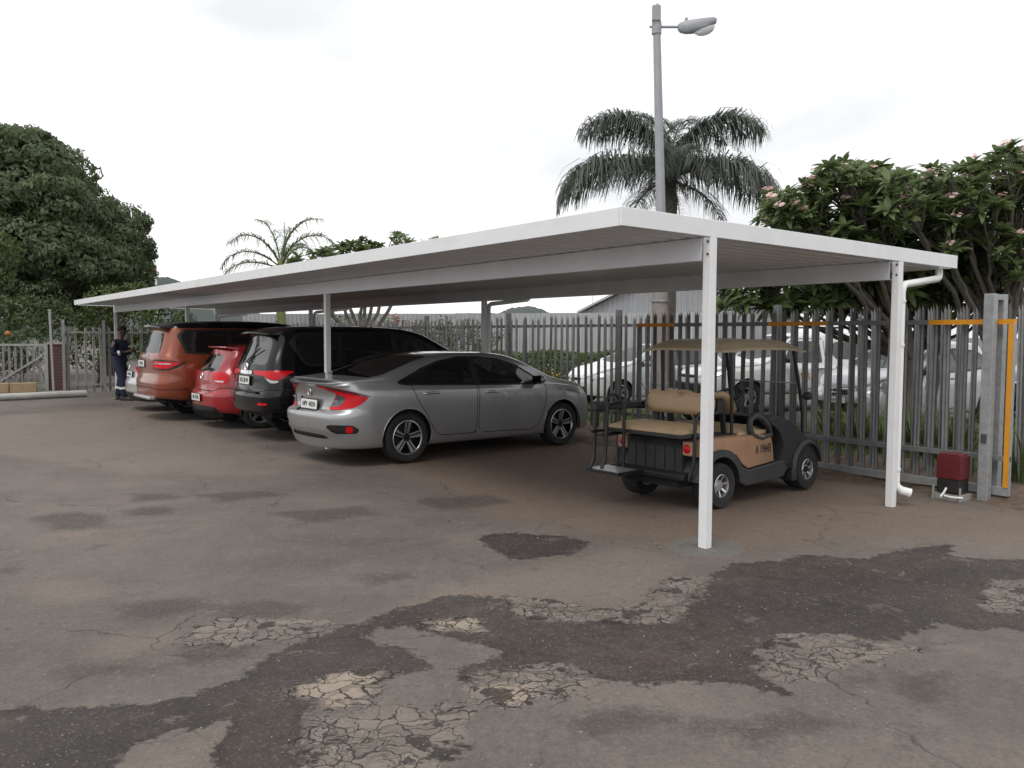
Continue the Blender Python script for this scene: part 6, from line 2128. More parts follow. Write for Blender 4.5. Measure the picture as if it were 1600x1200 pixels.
def rand_dirs(n):
    v = RNG.normal(size=(n, 3))
    return v / np.linalg.norm(v, axis=1)[:, None]
def leaf_cloud(centers, normals, length, width, fold=0.25):
    """n leaves: each a folded diamond of 4 triangles -> verts (n*5), faces (n*4)"""
    n = len(centers)
    d = rand_dirs(n)
    d = d - (d * normals).sum(1)[:, None] * normals * 0.6
    d[:, 2] -= 0.35
    d /= np.linalg.norm(d, axis=1)[:, None]
    s = np.cross(d, normals)
    s /= np.maximum(1e-6, np.linalg.norm(s, axis=1))[:, None]
    nn = np.cross(s, d)
    L = length * RNG.uniform(0.65, 1.3, n)[:, None]
    W = width * RNG.uniform(0.7, 1.25, n)[:, None]
    c = centers
    V_ = np.stack([c - d * L * 0.5, c + s * W * 0.5 + nn * W * fold, c + d * L * 0.5, c - s * W * 0.5 + nn * W * fold], 1)
    F_ = np.array([[0, 1, 2], [0, 2, 3]])[None] + 4 * np.arange(n)[:, None, None]
    return V_.reshape(-1, 3), F_.reshape(-1, 3)
def crown_points(clumps, per, shell=0.72):
    """clumps: list (cx,cy,cz,rx,ry,rz); points mostly near clump surfaces"""
    P_, N_ = [], []
    for (cx, cy, cz, rx, ry, rz) in clumps:
        vol = (rx * ry * rz) ** (1 / 3)
        n = int(per * vol ** 2)
        d = rand_dirs(n)
        r = RNG.uniform(shell, 1.06, n) ** 0.8
        wob = 1 + 0.22 * np.sin(d[:, 0] * 5 + cx * 3) * np.sin(d[:, 1] * 6 + cy) * np.cos(d[:, 2] * 5 + cz)
        p = d * (r * wob)[:, None] * np.array([rx, ry, rz]) + np.array([cx, cy, cz])
        P_.append(p)
        N_.append(d)
    return np.concatenate(P_), np.concatenate(N_)
def limb(mb, p0, p1, r0, r1, n=5, wob=0.12, seg=7):
    p0, p1 = Vector(p0), Vector(p1)
    L = (p1 - p0).length
    pts, rs = [], []
    for k in range(n + 1):
        q = k / n
        w = math.sin(q * PI) * wob * L
        pts.append(p0.lerp(p1, q) + Vector((random.uniform(-1, 1), random.uniform(-1, 1), random.uniform(-.3, .5))) * w * 0.5)
        rs.append(r0 + (r1 - r0) * q)
    mb.tube(pts, rs, seg)
    return pts

def broadleaf(name, label, cat, base, height, clumps, per, leaf_l, leaf_w, m_leaf, m_bark, trunk_r, group=None):
    """clumps in coordinates relative to base"""
    root = thing(name, label, cat, base, 0, group)
    mb_ = MB()
    fork = Vector((0.1, 0.0, height * 0.28))
    limb(mb_, (0, 0, -0.1), fork, trunk_r, trunk_r * 0.75, 5, 0.05, 9)
    for (cx, cy, cz, rx, ry, rz) in clumps:
        c = Vector((cx, cy, cz - rz * 0.3))
        pts = limb(mb_, fork, c, trunk_r * 0.5, trunk_r * 0.12, 6, 0.10, 6)
        for k in range(4):
            t_ = c + Vector((random.uniform(-.8, .8) * rx, random.uniform(-.8, .8) * ry, random.uniform(-.4, .9) * rz))
            limb(mb_, pts[3 + k % 3], t_, trunk_r * 0.16, trunk_r * 0.04, 4, 0.12, 5)
    mb_.build('trunk', m_bark, root, smooth=60)
    more = []
    for (cx, cy, cz, rx, ry, rz) in clumps:
        for d in rand_dirs(14):
            if d[2] < -0.6:
                continue
            s = random.uniform(0.22, 0.40)
            more.append((cx + d[0] * rx * 0.92, cy + d[1] * ry * 0.92, cz + d[2] * rz * 0.92, rx * s, ry * s, rz * s))
    Pa, Na = crown_points(clumps, per * 0.55)
    Pb, Nb = crown_points(more, per * 0.62, 0.35)
    P_, N_ = np.concatenate([Pa, Pb]), np.concatenate([Na, Nb])
    v, f = leaf_cloud(P_, N_, leaf_l, leaf_w)
    link('crown', np_mesh('crown', v, f, m_leaf), root)
    return root

# ---- big dark trees at the left
def px_clump(px, py, d, r, rz=None, ry=None, base=None):
    p = at_depth(px, py, d)
    s = d / FPX
    rr = r * s
    return (p.x - base.x, p.y - base.y, p.z, rr, (ry or rr), (rz * s if rz else rr))
b1 = Vector((-20.3, 31.0, 0))
cl = [px_clump(x, y, d, r, rz, 2.0, b1) for x, y, d, r, rz in [(40, 250, 31, 62, 46), (95, 270, 31, 42, 40), (20, 320, 30, 80, 62), (110, 330, 30, 52, 48), (60, 390, 29.5, 90, 55), (140, 350, 31, 40, 42), (-40, 260, 32, 60, 50), (-60, 380, 31, 80, 70), (130, 410, 30, 58, 40), (20, 440, 31, 70, 45), (75, 465, 32.5, 75, 45), (55, 228, 31, 30, 24), (5, 222, 31, 24, 22)]]
broadleaf('broadleaf_tree', 'tall dark green tree filling the upper left corner', 'tree', b1, 9.5, cl, 2600, 0.22, 0.10, M_leaf_tree, M_bark, 0.35)
b2 = Vector((-15.6, 32.5, 0))
cl = [px_clump(x, y, d, r, rz, 1.6, b2) for x, y, d, r, rz in [(185, 350, 32.5, 38, 34), (200, 385, 32, 24, 34), (172, 400, 32, 42, 40), (208, 418, 32, 14, 22), (150, 440, 32, 50, 36), (198, 440, 32.5, 24, 18), (110, 470, 33, 60, 40)]]
broadleaf('broadleaf_tree', 'smaller dark tree between the corner tree and red-white chimney', 'tree', b2, 7.0, cl, 2600, 0.20, 0.09, M_leaf_tree, M_bark, 0.26)
b3 = Vector((-11.6, 16.8, 0))
cl = [px_clump(x, y, d, r, rz, 0.5, b3) for x, y, d, r, rz in [(-6, 400, 16.8, 22, 26), (4, 378, 16.8, 12, 12), (-8, 440, 16.8, 22, 18), (16, 388, 16.8, 9, 7), (-4, 425, 16.6, 14, 9)]]
broadleaf('broadleaf_tree', 'light green leafy branch reaching in at the left edge', 'tree', b3, 4.0, cl, 1700, 0.12, 0.055, M_leaf_shrub, M_bark, 0.09)
# ---- shrubs behind the far fence
def shrub(label, base, clumps, per=1900, l=0.13, w=0.06, m=None, name='shrub', group=None, tr=0.06):
    return broadleaf(name, label, 'shrub', base, 1.2, clumps, per, l, w, m or M_leaf_shrub, M_bark, tr, group)
def px_shrub(label, cx, cy, d, blobs, **kw):
    base = G(cx, cy)
    p = at_depth(cx, 560, d)
    base = Vector((p.x, d, 0))
    cl_ = [px_clump(x, y, d + dz, r, rz, None, base) for x, y, dz, r, rz in blobs]
    return shrub(label, base, cl_, **kw)
px_shrub('leafy shrub behind the far fence left of the worker', 150, 600, 25.3, [(150, 490, 0, 26, 32), (165, 468, 0.5, 26, 22), (140, 540, 0, 30, 40), (190, 462, 1, 24, 18), (215, 456, 1.2, 16, 14)])
px_shrub('leafy shrub behind the far fence above the silver saloon', 230, 600, 26.3, [(215, 510, 0, 36, 34), (255, 505, 0.3, 36, 34), (285, 515, 0.6, 26, 28), (225, 560, 0, 40, 40)])
px_shrub('low dark bush behind the open low gate', 30, 600, 25.5, [(10, 560, 0, 30, 30), (45, 548, 0, 32, 30), (-20, 540, 0, 34, 40)], m=M_leaf_tree)
px_shrub('dark undergrowth below the tall corner tree', 30, 600, 27.5, [(30, 500, 0, 50, 36), (-30, 500, 0.4, 50, 44), (95, 520, 0.5, 34, 40), (70, 470, 1, 40, 30)], m=M_leaf_tree)
# agave-like spiky plant and pale cactus arms by the gate
def strap_clump(label, base, n, h, spread, m, w=0.02, name='strap_leaf_plant', cat='plant', group=None, flop=1.0):
    root = thing(name, label, cat, base, 0, group)
    k = 5
    V_, F_ = [], []
    for i in range(n):
        a = random.uniform(0, 2 * PI)
        L_ = h * random.uniform(0.6, 1.15)
        r0 = random.uniform(0, spread * 0.35)
        th0 = random.uniform(0.05, 0.35)
        th1 = th0 + random.uniform(0.5, 1.7) * flop
        d = np.array([math.cos(a), math.sin(a), 0])
        s = np.array([-math.sin(a), math.cos(a), 0])
        p = np.array([r0 * math.cos(a), r0 * math.sin(a), 0.0])
        ww = w * random.uniform(0.7, 1.3)
        o = len(V_)
        for j in range(k + 1):
            q = j / k
            wd = ww * (1 - q) ** 0.6 * (0.7 + 0.6 * q * (1 - q))
            V_ += [p - s * wd, p + s * wd]
            th = th0 + (th1 - th0) * q
            p = p + (d * math.sin(th) + np.array([0, 0, 1]) * math.cos(th)) * L_ / k
        for j in range(k):
            F_.append((o + 2 * j, o + 2 * j + 1, o + 2 * j + 3, o + 2 * j + 2))
    link('leaf_tuft', np_mesh('leaf_tuft', np.array(V_), np.array(F_), m, smooth=True), root)
    return root
# pale bare candelabra plant
def bare_shrub(label, base, h, n, r0, m, name='bare_shrub', spread=0.6, levels=3, petals=None, group=None, lean=(0, 0)):
    root = thing(name, label, 'shrub', base, 0, group)
    mb_ = MB()
    tips = []
    def grow(p, d, L_, r, lev):
        q = p + d * L_
        mid = p.lerp(q, 0.5) + Vector((random.uniform(-1, 1), random.uniform(-1, 1), 0)) * L_ * 0.06
        mb_.tube([p, mid, q], [r, r * 0.85, r * 0.7], 5)
        if lev == 0:
            tips.append((q, d))
            return
        for _ in range(random.choice((2, 2, 3))):
            nd = (d + Vector((random.uniform(-1, 1), random.uniform(-1, 1), random.uniform(-0.1, 0.5))) * spread).normalized()
            grow(q, nd, L_ * random.uniform(0.62, 0.85), r * 0.68, lev - 1)
    for i in range(n):
        a = 2 * PI * i / n + random.uniform(-.4, .4)
        d = Vector((math.cos(a) * spread * 0.7 + lean[0], math.sin(a) * spread * 0.7 + lean[1], 1)).normalized()
        grow(Vector((0.1 * math.cos(a), 0.1 * math.sin(a), -0.05)), d, h * 0.36, r0, levels)
    mb_.build('branches', m, root, smooth=60)
    return root, tips
# ---- frangipani trees: forked branches, leaf rosettes, pink flower heads
def rosette_mesh(nm, n, l, w, m):
    V_, F_ = [], []
    for i in range(n):
        a = 2 * PI * i / n * 2.4 + random.uniform(-.3, .3)
        el = random.uniform(-0.15, 1.0)
        L_ = l * random.uniform(0.75, 1.15)
        d = np.array([math.cos(a), math.sin(a), 0])
        s = np.array([-math.sin(a), math.cos(a), 0])
        p = np.array([0, 0, 0.0])
        o = len(V_)
        k = 5
        for j in range(k + 1):
            q = j / k
            wd = w * 0.5 * math.sin(PI * (0.08 + 0.92 * q) ** 0.85) + (0.004 if j < k else 0)
            nrm = np.array([0, 0, 1.0])
            V_ += [p - s * wd + nrm * wd * 0.35, p - nrm * 0.0, p + s * wd + nrm * wd * 0.35]
            th = el - 0.75 * q
            p = p + (d * math.cos(th) + np.array([0, 0, 1]) * math.sin(th)) * L_ / k
        for j in range(k):
            for b in (0, 1):
                F_.append((o + 3 * j + b, o + 3 * j + b + 1, o + 3 * j + b + 4, o + 3 * j + b + 3))
    return np_mesh(nm, np.array(V_), np.array(F_), m, smooth=True)
ROS = [rosette_mesh('leaf_rosette', n, l_, 0.068, M_leaf_frang) for n, l_ in ((14, 0.24), (17, 0.26), (12, 0.22), (19, 0.25), (10, 0.27), (15, 0.21))]
def flower_mesh():
    V_, F_ = [], []
    for k in range(9):
        c = np.array([random.uniform(-.07, .07), random.uniform(-.07, .07), random.uniform(0.0, .08)])
        up = np.array([c[0] * 4, c[1] * 4, 0.6])
        up /= np.linalg.norm(up)
        t1 = np.cross(up, [0.3, 0.9, 0.1])
        t1 /= np.linalg.norm(t1)
        t2 = np.cross(up, t1)
        for i in range(5):
            a = 2 * PI * i / 5
            d = t1 * math.cos(a) + t2 * math.sin(a)
            s = t2 * math.cos(a) - t1 * math.sin(a)
            o = len(V_)
            V_ += [c, c + d * 0.028 + s * 0.018 + up * 0.012, c + d * 0.05 + up * 0.018, c + d * 0.028 - s * 0.018 + up * 0.012]
            F_.append((o, o + 1, o + 2, o + 3))
    return np_mesh('flower_cluster', np.array(V_), np.array(F_), M_petal)
FLW = [flower_mesh() for _ in range(3)]
def frangipani(label, base, targets, r0, flowers=0.12, group=None, scale=1.0):
    """targets: world points on the crown; branches fork towards them"""
    root = thing('frangipani_tree', label, 'tree', base, 0, group)
    mb_ = MB()
    tg = [Vector(t) - Vector(base) for t in targets]
    cen = sum(tg, Vector()) / len(tg)
    hub0 = Vector((0, 0, 1.25))
    limb(mb_, (0, 0, -0.1), hub0, r0, r0 * 0.8, 4, 0.06, 9)
    # group targets by k-means-like hubs
    nh = max(3, len(tg) // 16)
    hubs = random.sample(tg, nh)
    for _ in range(4):
        grp = [[] for _ in hubs]
        for t in tg:
            grp[min(range(nh), key=lambda i: (hubs[i] - t).length)].append(t)
        hubs = [sum(g, Vector()) / len(g) if g else hubs[i] for i, g in enumerate(grp)]
    for h, g in zip(hubs, grp):
        if not g:
            continue
        hp = hub0.lerp(h, 0.62) + Vector((0, 0, -0.15))
        limb(mb_, hub0, hp, r0 * 0.55, r0 * 0.33, 5, 0.12, 7)
        sub = [g[i::max(1, len(g) // 5)] for i in range(max(1, len(g) // 5))]
        for sg in sub:
            c = sum(sg, Vector()) / len(sg)
            sp = hp.lerp(c, 0.6)
            limb(mb_, hp, sp, r0 * 0.30, r0 * 0.2, 4, 0.12, 6)
            for t in sg:
                limb(mb_, sp, t, r0 * 0.18, r0 * 0.12, 4, 0.12, 5)
    mb_.build('trunk', M_bark_grey, root, smooth=60)
    for t in tg:
        d = (t - hub0).normalized()
        d = (d + Vector((random.uniform(-.5, .5), random.uniform(-.5, .5), 0.9))).normalized()
        q = d.to_track_quat('Z', 'Y').to_euler()
        o = link('leaf_rosette', random.choice(ROS), root, t, (q.x, q.y, random.uniform(0, 6.3)) if abs(q.x) < 0.4 else q, scale * random.uniform(0.8, 1.2))
        if random.random() < flowers:
            link('flower_cluster', random.choice(FLW), root, t + d * 0.10 * scale, q, scale * random.uniform(0.65, 1.05))
    return root
def sample_canopy(poly, d, thick, n, hi_bias=0.35):
    """points with photo outline poly, at about depth d"""
    poly = np.array(poly, float)
    lo, hi = poly.min(0), poly.max(0)
    out = []
    while len(out) < n:
        q = np.array([[random.uniform(lo[0], hi[0]), random.uniform(lo[1], hi[1])]])
        if sdf_poly(q, poly)[0] < 0 and (random.random() > (q[0, 1] - lo[1]) / (hi[1] - lo[1]) * hi_bias):
            out.append(at_depth(q[0, 0], q[0, 1], d + random.uniform(-thick, thick)))
    return out
fa = sample_canopy([(1185, 345), (1200, 310), (1270, 285), (1290, 262), (1330, 255), (1375, 262), (1400, 290), (1420, 330), (1420, 400), (1340, 400), (1260, 385)], 13.6, 1.0, 295)
frangipani('pink flowering frangipani tree above the near roof end', (6.62, 13.8, 0), fa, 0.10, 0.17)
fb = sample_canopy([(1370, 300), (1400, 262), (1440, 272), (1480, 262), (1510, 262), (1545, 235), (1580, 232), (1640, 245), (1660, 330), (1650, 440), (1560, 440), (1480, 400), (1400, 360)], 13.0, 1.0, 295)
frangipani('pink flowering frangipani tree at the right edge of the picture', (7.75, 13.2, 0), fb, 0.10, 0.15)
fc = sample_canopy([(1100, 430), (1250, 420), (1420, 400), (1530, 420), (1620, 420), (1620, 500), (1480, 490), (1300, 492), (1120, 485)], 14.6, 0.9, 295, 0.0)
frangipani('shaded frangipani tree seen under the near roof end', (6.95, 15.0, 0), fc, 0.08, 0.04, scale=1.35)
fe = sample_canopy([(1330, 300), (1365, 275), (1400, 285), (1440, 278), (1500, 300), (1540, 360), (1560, 430), (1480, 470), (1380, 450), (1330, 400)], 14.2, 0.9, 290, 0.1)
frangipani('leafy frangipani tree filling the gap between the two flowering ones', (7.35, 14.5, 0), fe, 0.08, 0.08, scale=1.2)
fd = sample_canopy([(430, 420), (470, 398), (520, 388), (560, 376), (600, 378), (625, 366), (650, 382), (690, 376), (690, 400), (600, 420), (450, 440)], 27.0, 1.0, 150)
frangipani('distant frangipani tree showing above the carport roof', (-4.9, 27.0, 0), fd, 0.14, 0.03, scale=1.25)
# bare branched shrubs behind the fence in the middle
for lab, px, d, h, flw in (('bare branched shrub behind the black SUV with orange blooms', 625, 21.5, 1.75, True), ('bare branched shrub left of the middle downpipe', 705, 20.5, 1.9, False), ('bare branched shrub just right of the second front post', 560, 23.0, 1.9, False)):
    p = at_depth(px, 600, d)
    root, tips = bare_shrub(lab, Vector((p.x, d, 0.05)), h, 8, 0.035, M_bark_grey, spread=0.75, levels=4)
    P_ = np.array([tuple(t[0]) for t in tips])
    N_ = np.array([tuple(t[1]) for t in tips])
    Pr = np.repeat(P_, 5, 0) + RNG.normal(size=(len(P_) * 5, 3)) * 0.07
    v, f = leaf_cloud(Pr, np.repeat(N_, 5, 0), 0.10, 0.04)
    link('foliage', np_mesh('foliage', v, f, M_leaf_shrub), root)
    if flw:
        Pf = np.repeat(P_[::4], 6, 0) + RNG.normal(size=(len(P_[::4]) * 6, 3)) * 0.05
        v, f = leaf_cloud(Pf, np.repeat(N_[::4], 6, 0), 0.09, 0.06)
        stuff(link('flowers', np_mesh('flowers', v, f, M_orange_petal), root))
p = at_depth(80, 600, 24.6)
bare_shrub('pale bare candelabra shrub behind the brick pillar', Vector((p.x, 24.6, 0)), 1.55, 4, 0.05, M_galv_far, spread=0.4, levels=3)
# ---- palms
def frond_mesh(L_, droop, leaf_l, n, m, m_st, rise, curl=1.0):
    """rachis in local x-z plane starting at origin, leaflets hanging"""
    pts, V_, F_ = [], [], []
    p = np.array([0.0, 0, 0])
    k = 22
    ang = rise
    for j in range(k + 1):
        pts.append(p.copy())
        p = p + np.array([math.cos(ang), 0, math.sin(ang)]) * L_ / k
        ang -= droop / k * (0.35 + 1.5 * j / k)
    pts = np.array(pts)
    for i in range(n):
        q = 0.14 + 0.86 * (i + random.random() * 0.8) / n
        x = q * k
        j = min(k - 1, int(x))
        c = pts[j] + (pts[j + 1] - pts[j]) * (x - j)
        t = pts[j + 1] - pts[j]
        t = t / np.linalg.norm(t)
        ll = leaf_l * (0.45 + 1.1 * math.sin(PI * min(1, q * 0.92 + 0.08)) ** 0.7) * random.uniform(0.8, 1.15)
        for sd in (1, -1):
            d = t * random.uniform(0.25, 0.6) + np.array([0, sd * random.uniform(0.45, 0.95), random.uniform(-0.2, 0.55)])
            d = d / np.linalg.norm(d)
            wv = 0.019 * random.uniform(0.8, 1.2)
            o = len(V_)
            pp = c.copy()
            w = np.cross(d, [0, 0, 1])
            w = w / (np.linalg.norm(w) + 1e-6)
            for s_ in range(4):
                ww = wv * (1 - s_ / 3.4)
                V_ += [pp - w * ww, pp + w * ww]
                pp = pp + d * ll / 3
                d = d + np.array([0, 0, -0.85 * curl])
                d = d / np.linalg.norm(d)
            for s_ in range(3):
                F_.append((o + 2 * s_, o + 2 * s_ + 1, o + 2 * s_ + 3, o + 2 * s_ + 2))
    me = np_mesh('frond', np.array(V_), np.array(F_), [m], smooth=False)
    st = MB()
    st.tube([tuple(q) for q in pts], [0.035 * (1 - 0.85 * i / k) + 0.004 for i in range(k + 1)], 6)
    return me, st.mesh('rachis', m_st, 60)
def palm(label, base, h, fronds, L_, leaf_l, m, r0, n=46, curl=1.0, m_trunk=None):
    root = thing('palm_tree', label, 'palm', base)
    mb_ = MB()
    pts = [(0.03 * math.sin(k * 1.3), 0.02 * math.cos(k), h * k / 12) for k in range(13)]
    mb_.tube(pts, [r0 * (1.15 - 0.25 * k / 12) * (1 + 0.05 * (k % 2)) for k in range(13)], 12)
    mb_.build('trunk', m_trunk or M_bark_grey, root, smooth=60)
    mb_ = MB()
    mb_.tube([(0, 0, h - 0.15), (0, 0, h + 0.2), (0, 0, h + 0.5)], [r0 * 0.95, r0 * 0.9, r0 * 0.35], 10)
    mb_.build('crown_shaft', m_trunk or M_bark, root, smooth=60)
    lib = [frond_mesh(L_ * random.uniform(0.9, 1.08), dr, leaf_l, n, m, M_palm_light, ri, curl) for ri, dr in ((1.40, 1.5), (1.22, 2.05), (0.75, 2.0), (0.42, 1.65), (-0.35, 0.9))]
    for az, tier, sc in fronds:
        me, st = lib[tier]
        f = link('frond', me, root, (0, 0, h + 0.25 - 0.05 * tier), (random.uniform(-.08, .08), random.uniform(-.06, .06), math.radians(az)), sc)
        link('rachis', st, f)
    return root
pb = at_depth(1042, 560, 17.5)
hb = at_depth(1042, 286, 17.5).z
big = []
for az, tier, sc in ((176, 1, 1.0), (162, 1, 0.92), (192, 1, 0.9), (150, 1, 0.85), (4, 1, 1.0), (20, 1, 0.9), (-14, 1, 0.9), (32, 1, 0.82), (130, 0, 0.7), (55, 0, 0.7), (95, 0, 0.6),
                     (182, 3, 1.06), (170, 3, 1.0), (196, 3, 1.0), (158, 3, 0.92), (212, 3, 0.85), (-2, 3, 1.06), (12, 3, 1.0), (-16, 3, 1.0), (26, 3, 0.92), (-34, 3, 0.85),
                     (245, 3, 0.7), (295, 3, 0.7), (225, 4, 0.6), (-45, 4, 0.6), (270, 4, 0.55), (250, 2, 0.62), (290, 2, 0.62), (90, 3, 0.8), (70, 2, 0.8), (112, 2, 0.8)):
    big.append((az + random.uniform(-6, 6), tier, sc * random.uniform(0.94, 1.05)))
palm('big dark drooping palm behind the street lamp', Vector((pb.x, 17.5, 0)), hb, big, 2.8, 0.66, M_palm, 0.15, 84)
pb = at_depth(440, 560, 30)
hb = at_depth(440, 425, 30).z
palm('distant palm with sparse arching fronds above the carport roof', Vector((pb.x, 30, 0)), hb, [(175, 1, 1.0), (140, 0, 0.9), (5, 1, 1.0), (35, 0, 0.95), (200, 3, 0.9), (90, 0, 0.8), (320, 2, 0.85), (60, 1, 0.8), (185, 2, 0.85)], 2.7, 0.5, M_palm_light, 0.16, 44, 0.75, m_trunk=mat('green_palm_trunk', (0.17, 0.19, 0.06), 0.7, var=0.2))
# ---- hedge and flower bed beyond the fence
hb0, hb1 = at_depth(560, 560, 27.5), at_depth(985, 560, 24.5)
hd = hb1 - hb0
hd.z = 0
hedge = thing('clipped_hedge', 'clipped green hedge in front of the grey sheet wall', 'hedge', Vector((hb0.x, hb0.y, 0)), math.atan2(hd.y, hd.x))
HL = hd.length
n = 26000
P_ = np.stack([RNG.uniform(-0.2, HL + 0.2, n), RNG.uniform(-0.55, 0.55, n), RNG.uniform(0.02, 1.05, n)], 1)
w = RNG.random(n)
P_[:, 2] = np.where(w < 0.4, 1.05 + 0.05 * np.sin(P_[:, 0] * 3.1) + RNG.normal(size=n) * 0.05, P_[:, 2])
P_[:, 1] = np.where((w >= 0.4) & (w < 0.9), -0.55 + RNG.normal(size=n) * 0.06, P_[:, 1])
N_ = np.where((w < 0.4)[:, None], np.array([[0, 0, 1.0]]), np.array([[0, -1.0, 0.2]])) + RNG.normal(size=(n, 3)) * 0.4
N_ /= np.linalg.norm(N_, axis=1)[:, None]
v, f = leaf_cloud(P_, N_, 0.09, 0.05)
link('foliage', np_mesh('foliage', v, f, M_leaf_hedge), hedge)
mb = MB()
for k in range(int(HL / 0.6)):
    limb(mb, (0.3 + k * 0.6, 0, -0.05), (0.3 + k * 0.6, 0.05, 0.9), 0.03, 0.012, 4, 0.1, 5)
mb.build('stems', M_bark, hedge)
for k, (px, lab) in enumerate(((852, 'yellow flowering clump at the foot of the hedge, behind the sedan'), (815, 'small yellow green clump left of the yellow flowers'), (800, 'tiny orange clump by the fence post above the sedan bonnet'))):
    p = at_depth(px, 596, 21.5 - 0.6 * k)
    rt = strap_clump(lab, Vector((p.x, p.y, 0.04)), 60, 0.55 if k == 0 else 0.42, 0.5, M_grass if k < 2 else M_straw, 0.018, 'flowering_plant', 'plant')
    P_ = RNG.normal(size=(150, 3)) * np.array([0.22, 0.22, 0.10]) + np.array([0, 0, 0.50 if k == 0 else 0.36])
    v, f = leaf_cloud(P_, rand_dirs(150), 0.06, 0.04)
    stuff(link('flowers', np_mesh('flowers', v, f, M_yellow if k < 2 else M_orange_petal), rt))
# strap-leaved plants behind the gate and at the right
spots = [(1300, 700, 0.95, 'behind the golf cart nose'), (1340, 705, 1.05, 'left of the near rear post'), (1378, 712, 1.0, 'directly behind the near rear post'), (1425, 716, 1.05, 'right of the near rear post'),
         (1462, 722, 1.0, 'above the gate motor'), (1500, 726, 1.05, 'left of the guide posts'), (1575, 745, 1.15, 'right of the orange gate stile'), (1598, 762, 1.0, 'at the right picture edge, nearest of them'), (1320, 680, 0.9, 'in the second row, behind the cart nose'), (1400, 690, 0.9, 'in the second row behind the near rear post'), (1480, 700, 0.95, 'in the second row above the gate motor'), (1590, 720, 1.0, 'in the second row at the right edge')]
for px, py, h, lab in spots:
    p = G(px, py)
    strap_clump('long strappy green plant ' + lab, Vector((p.x, p.y, 0.04)), 130, h * 0.72, 0.45, M_grass, 0.013, 'strap_leaf_plant', 'plant', 'strappy plants behind the gate')
# rough grass on the lawn strip
n = 14000
tt, vv = RNG.uniform(-1.5, 14, n), RNG.uniform(4.95, 7.7, n)
B = np.array([[P1.x + U.x * t + V.x * v, P1.y + U.y * t + V.y * v, 0.03] for t, v in zip(tt, vv)])
hgt = RNG.uniform(0.05, 0.16, n)
az = RNG.uniform(0, 2 * PI, n)
dx = np.stack([np.cos(az), np.sin(az), np.zeros(n)], 1)
ln = RNG.uniform(-0.05, 0.05, (n, 3))
V_ = np.stack([B - dx * 0.008, B + dx * 0.008, B + ln * np.array([1, 1, 0]) + np.array([0, 0, 1]) * hgt[:, None]], 1).reshape(-1, 3)
stuff(link('lawn_grass_blades', np_mesh('lawn_grass_blades', V_, np.arange(3 * n).reshape(-1, 3), M_grass)))
# ================================================================== street lamp, wall, shed, hills, chimney, mast
M_lamp_grey = mat('grey_lamp_paint', (0.30, 0.31, 0.33), 0.5, var=0.1, metal=0.2)
lb = at_depth(1030, 560, 14.4)
lamp = thing('street_lamp', 'tall street lamp on a grey pole in front of the big palm', 'street lamp', Vector((lb.x, 14.4, 0)))
zt_ = lambda py: at_depth(1028, py, 14.4).z
mb = MB()
mb.tube([(0, 0, -0.1), (0, 0, 2.0), (-0.005, 0, zt_(340))], [0.15, 0.142, 0.118], 16)
mb.build('lower_pole', M_pole, lamp, smooth=50)
mb = MB()
xo = at_depth(1026, 40, 14.4).x - lb.x
mb.tube([(-0.005, 0, zt_(338)), (xo, 0, zt_(40))], [0.082, 0.062], 14)
mb.build('upper_pole', M_lamp_grey, lamp, smooth=50)
mb = MB()
z1 = zt_(42)
mb.tube([(xo, 0, z1 - 0.12), (xo, 0, z1 + 0.08)], 0.082, 12)
mb.box((xo - 0.02, -0.06, z1 + 0.20), (0.13, 0.10, 0.24))
mb.tube([(xo + 0.01, 0, z1 + 0.08), (xo + 0.01, 0, z1 + 0.33), (xo + 0.01, 0, z1 + 0.38)], [0.06, 0.06, 0.02], 10)
mb.tube([(xo - 0.12, 0, z1), (xo - 0.05, 0, z1)], 0.018, 6)
mb.build('pole_cap', M_lamp_grey, lamp, smooth=40)
mb = MB()
mb.tube([(xo, 0, z1), (xo + 0.40, 0, z1 + 0.0)], 0.022, 8)
mb.build('bracket_arm', M_lamp_grey, lamp, smooth=50)
mb = MB()
vs, fs = [], []
secs = [(0.36, 0.035, -0.05, 0.04), (0.40, 0.06, -0.09, 0.07), (0.50, 0.085, -0.11, 0.10), (0.62, 0.10, -0.10, 0.115), (0.80, 0.115, -0.05, 0.135), (0.94, 0.10, 0.02, 0.15), (1.0, 0.06, 0.06, 0.14)]
nn = 12
for x, hw_, z0, z1_ in secs:
    for j in range(nn):
        a = 2 * PI * j / nn
        c_, s_ = math.cos(a), math.sin(a)
        vs.append((xo + x, hw_ * math.copysign(abs(c_) ** 0.6, c_), z1 + (z0 + z1_) / 2 + (z1_ - z0) / 2 * math.copysign(abs(s_) ** 0.6, s_)))
for i in range(len(secs) - 1):
    for j in range(nn):
        a0, b0 = i * nn + j, i * nn + (j + 1) % nn
        fs.append((a0, a0 + nn, b0 + nn, b0))
fs += [tuple(range(nn)), tuple((len(secs) - 1) * nn + j for j in range(nn - 1, -1, -1))]
mb.add(vs, fs)
head = mb.build('lamp_head', M_lamp_grey, lamp, smooth=40)
mb = MB()
mb.ball((0, 0, 0), (0.19, 0.09, 0.12), 16, 8, 0, Matrix.Translation((xo + 0.80, 0, z1 - 0.02)) @ Matrix.Rotation(-0.28, 4, 'Y'))
mb.build('lamp_lens', mat('clear_lamp_bowl', (0.62, 0.63, 0.64), 0.12, var=0.05, coat=0.6), head, smooth=60)
mb = MB()
mb.tube([(xo + 0.5, 0, z1 + 0.09), (xo + 0.5, 0, z1 + 0.15)], 0.025, 8)
mb.build('photocell', M_lamp_grey, head)
for zc in (zt_(598), zt_(470)):
    mb = MB()
    mb.lathe([(0.148, -0.02), (0.156, -0.02), (0.156, 0.02), (0.148, 0.02)], 18, 0, Matrix.Translation((0, 0, zc)))
    mb.build('strap_band', M_galv, lamp)
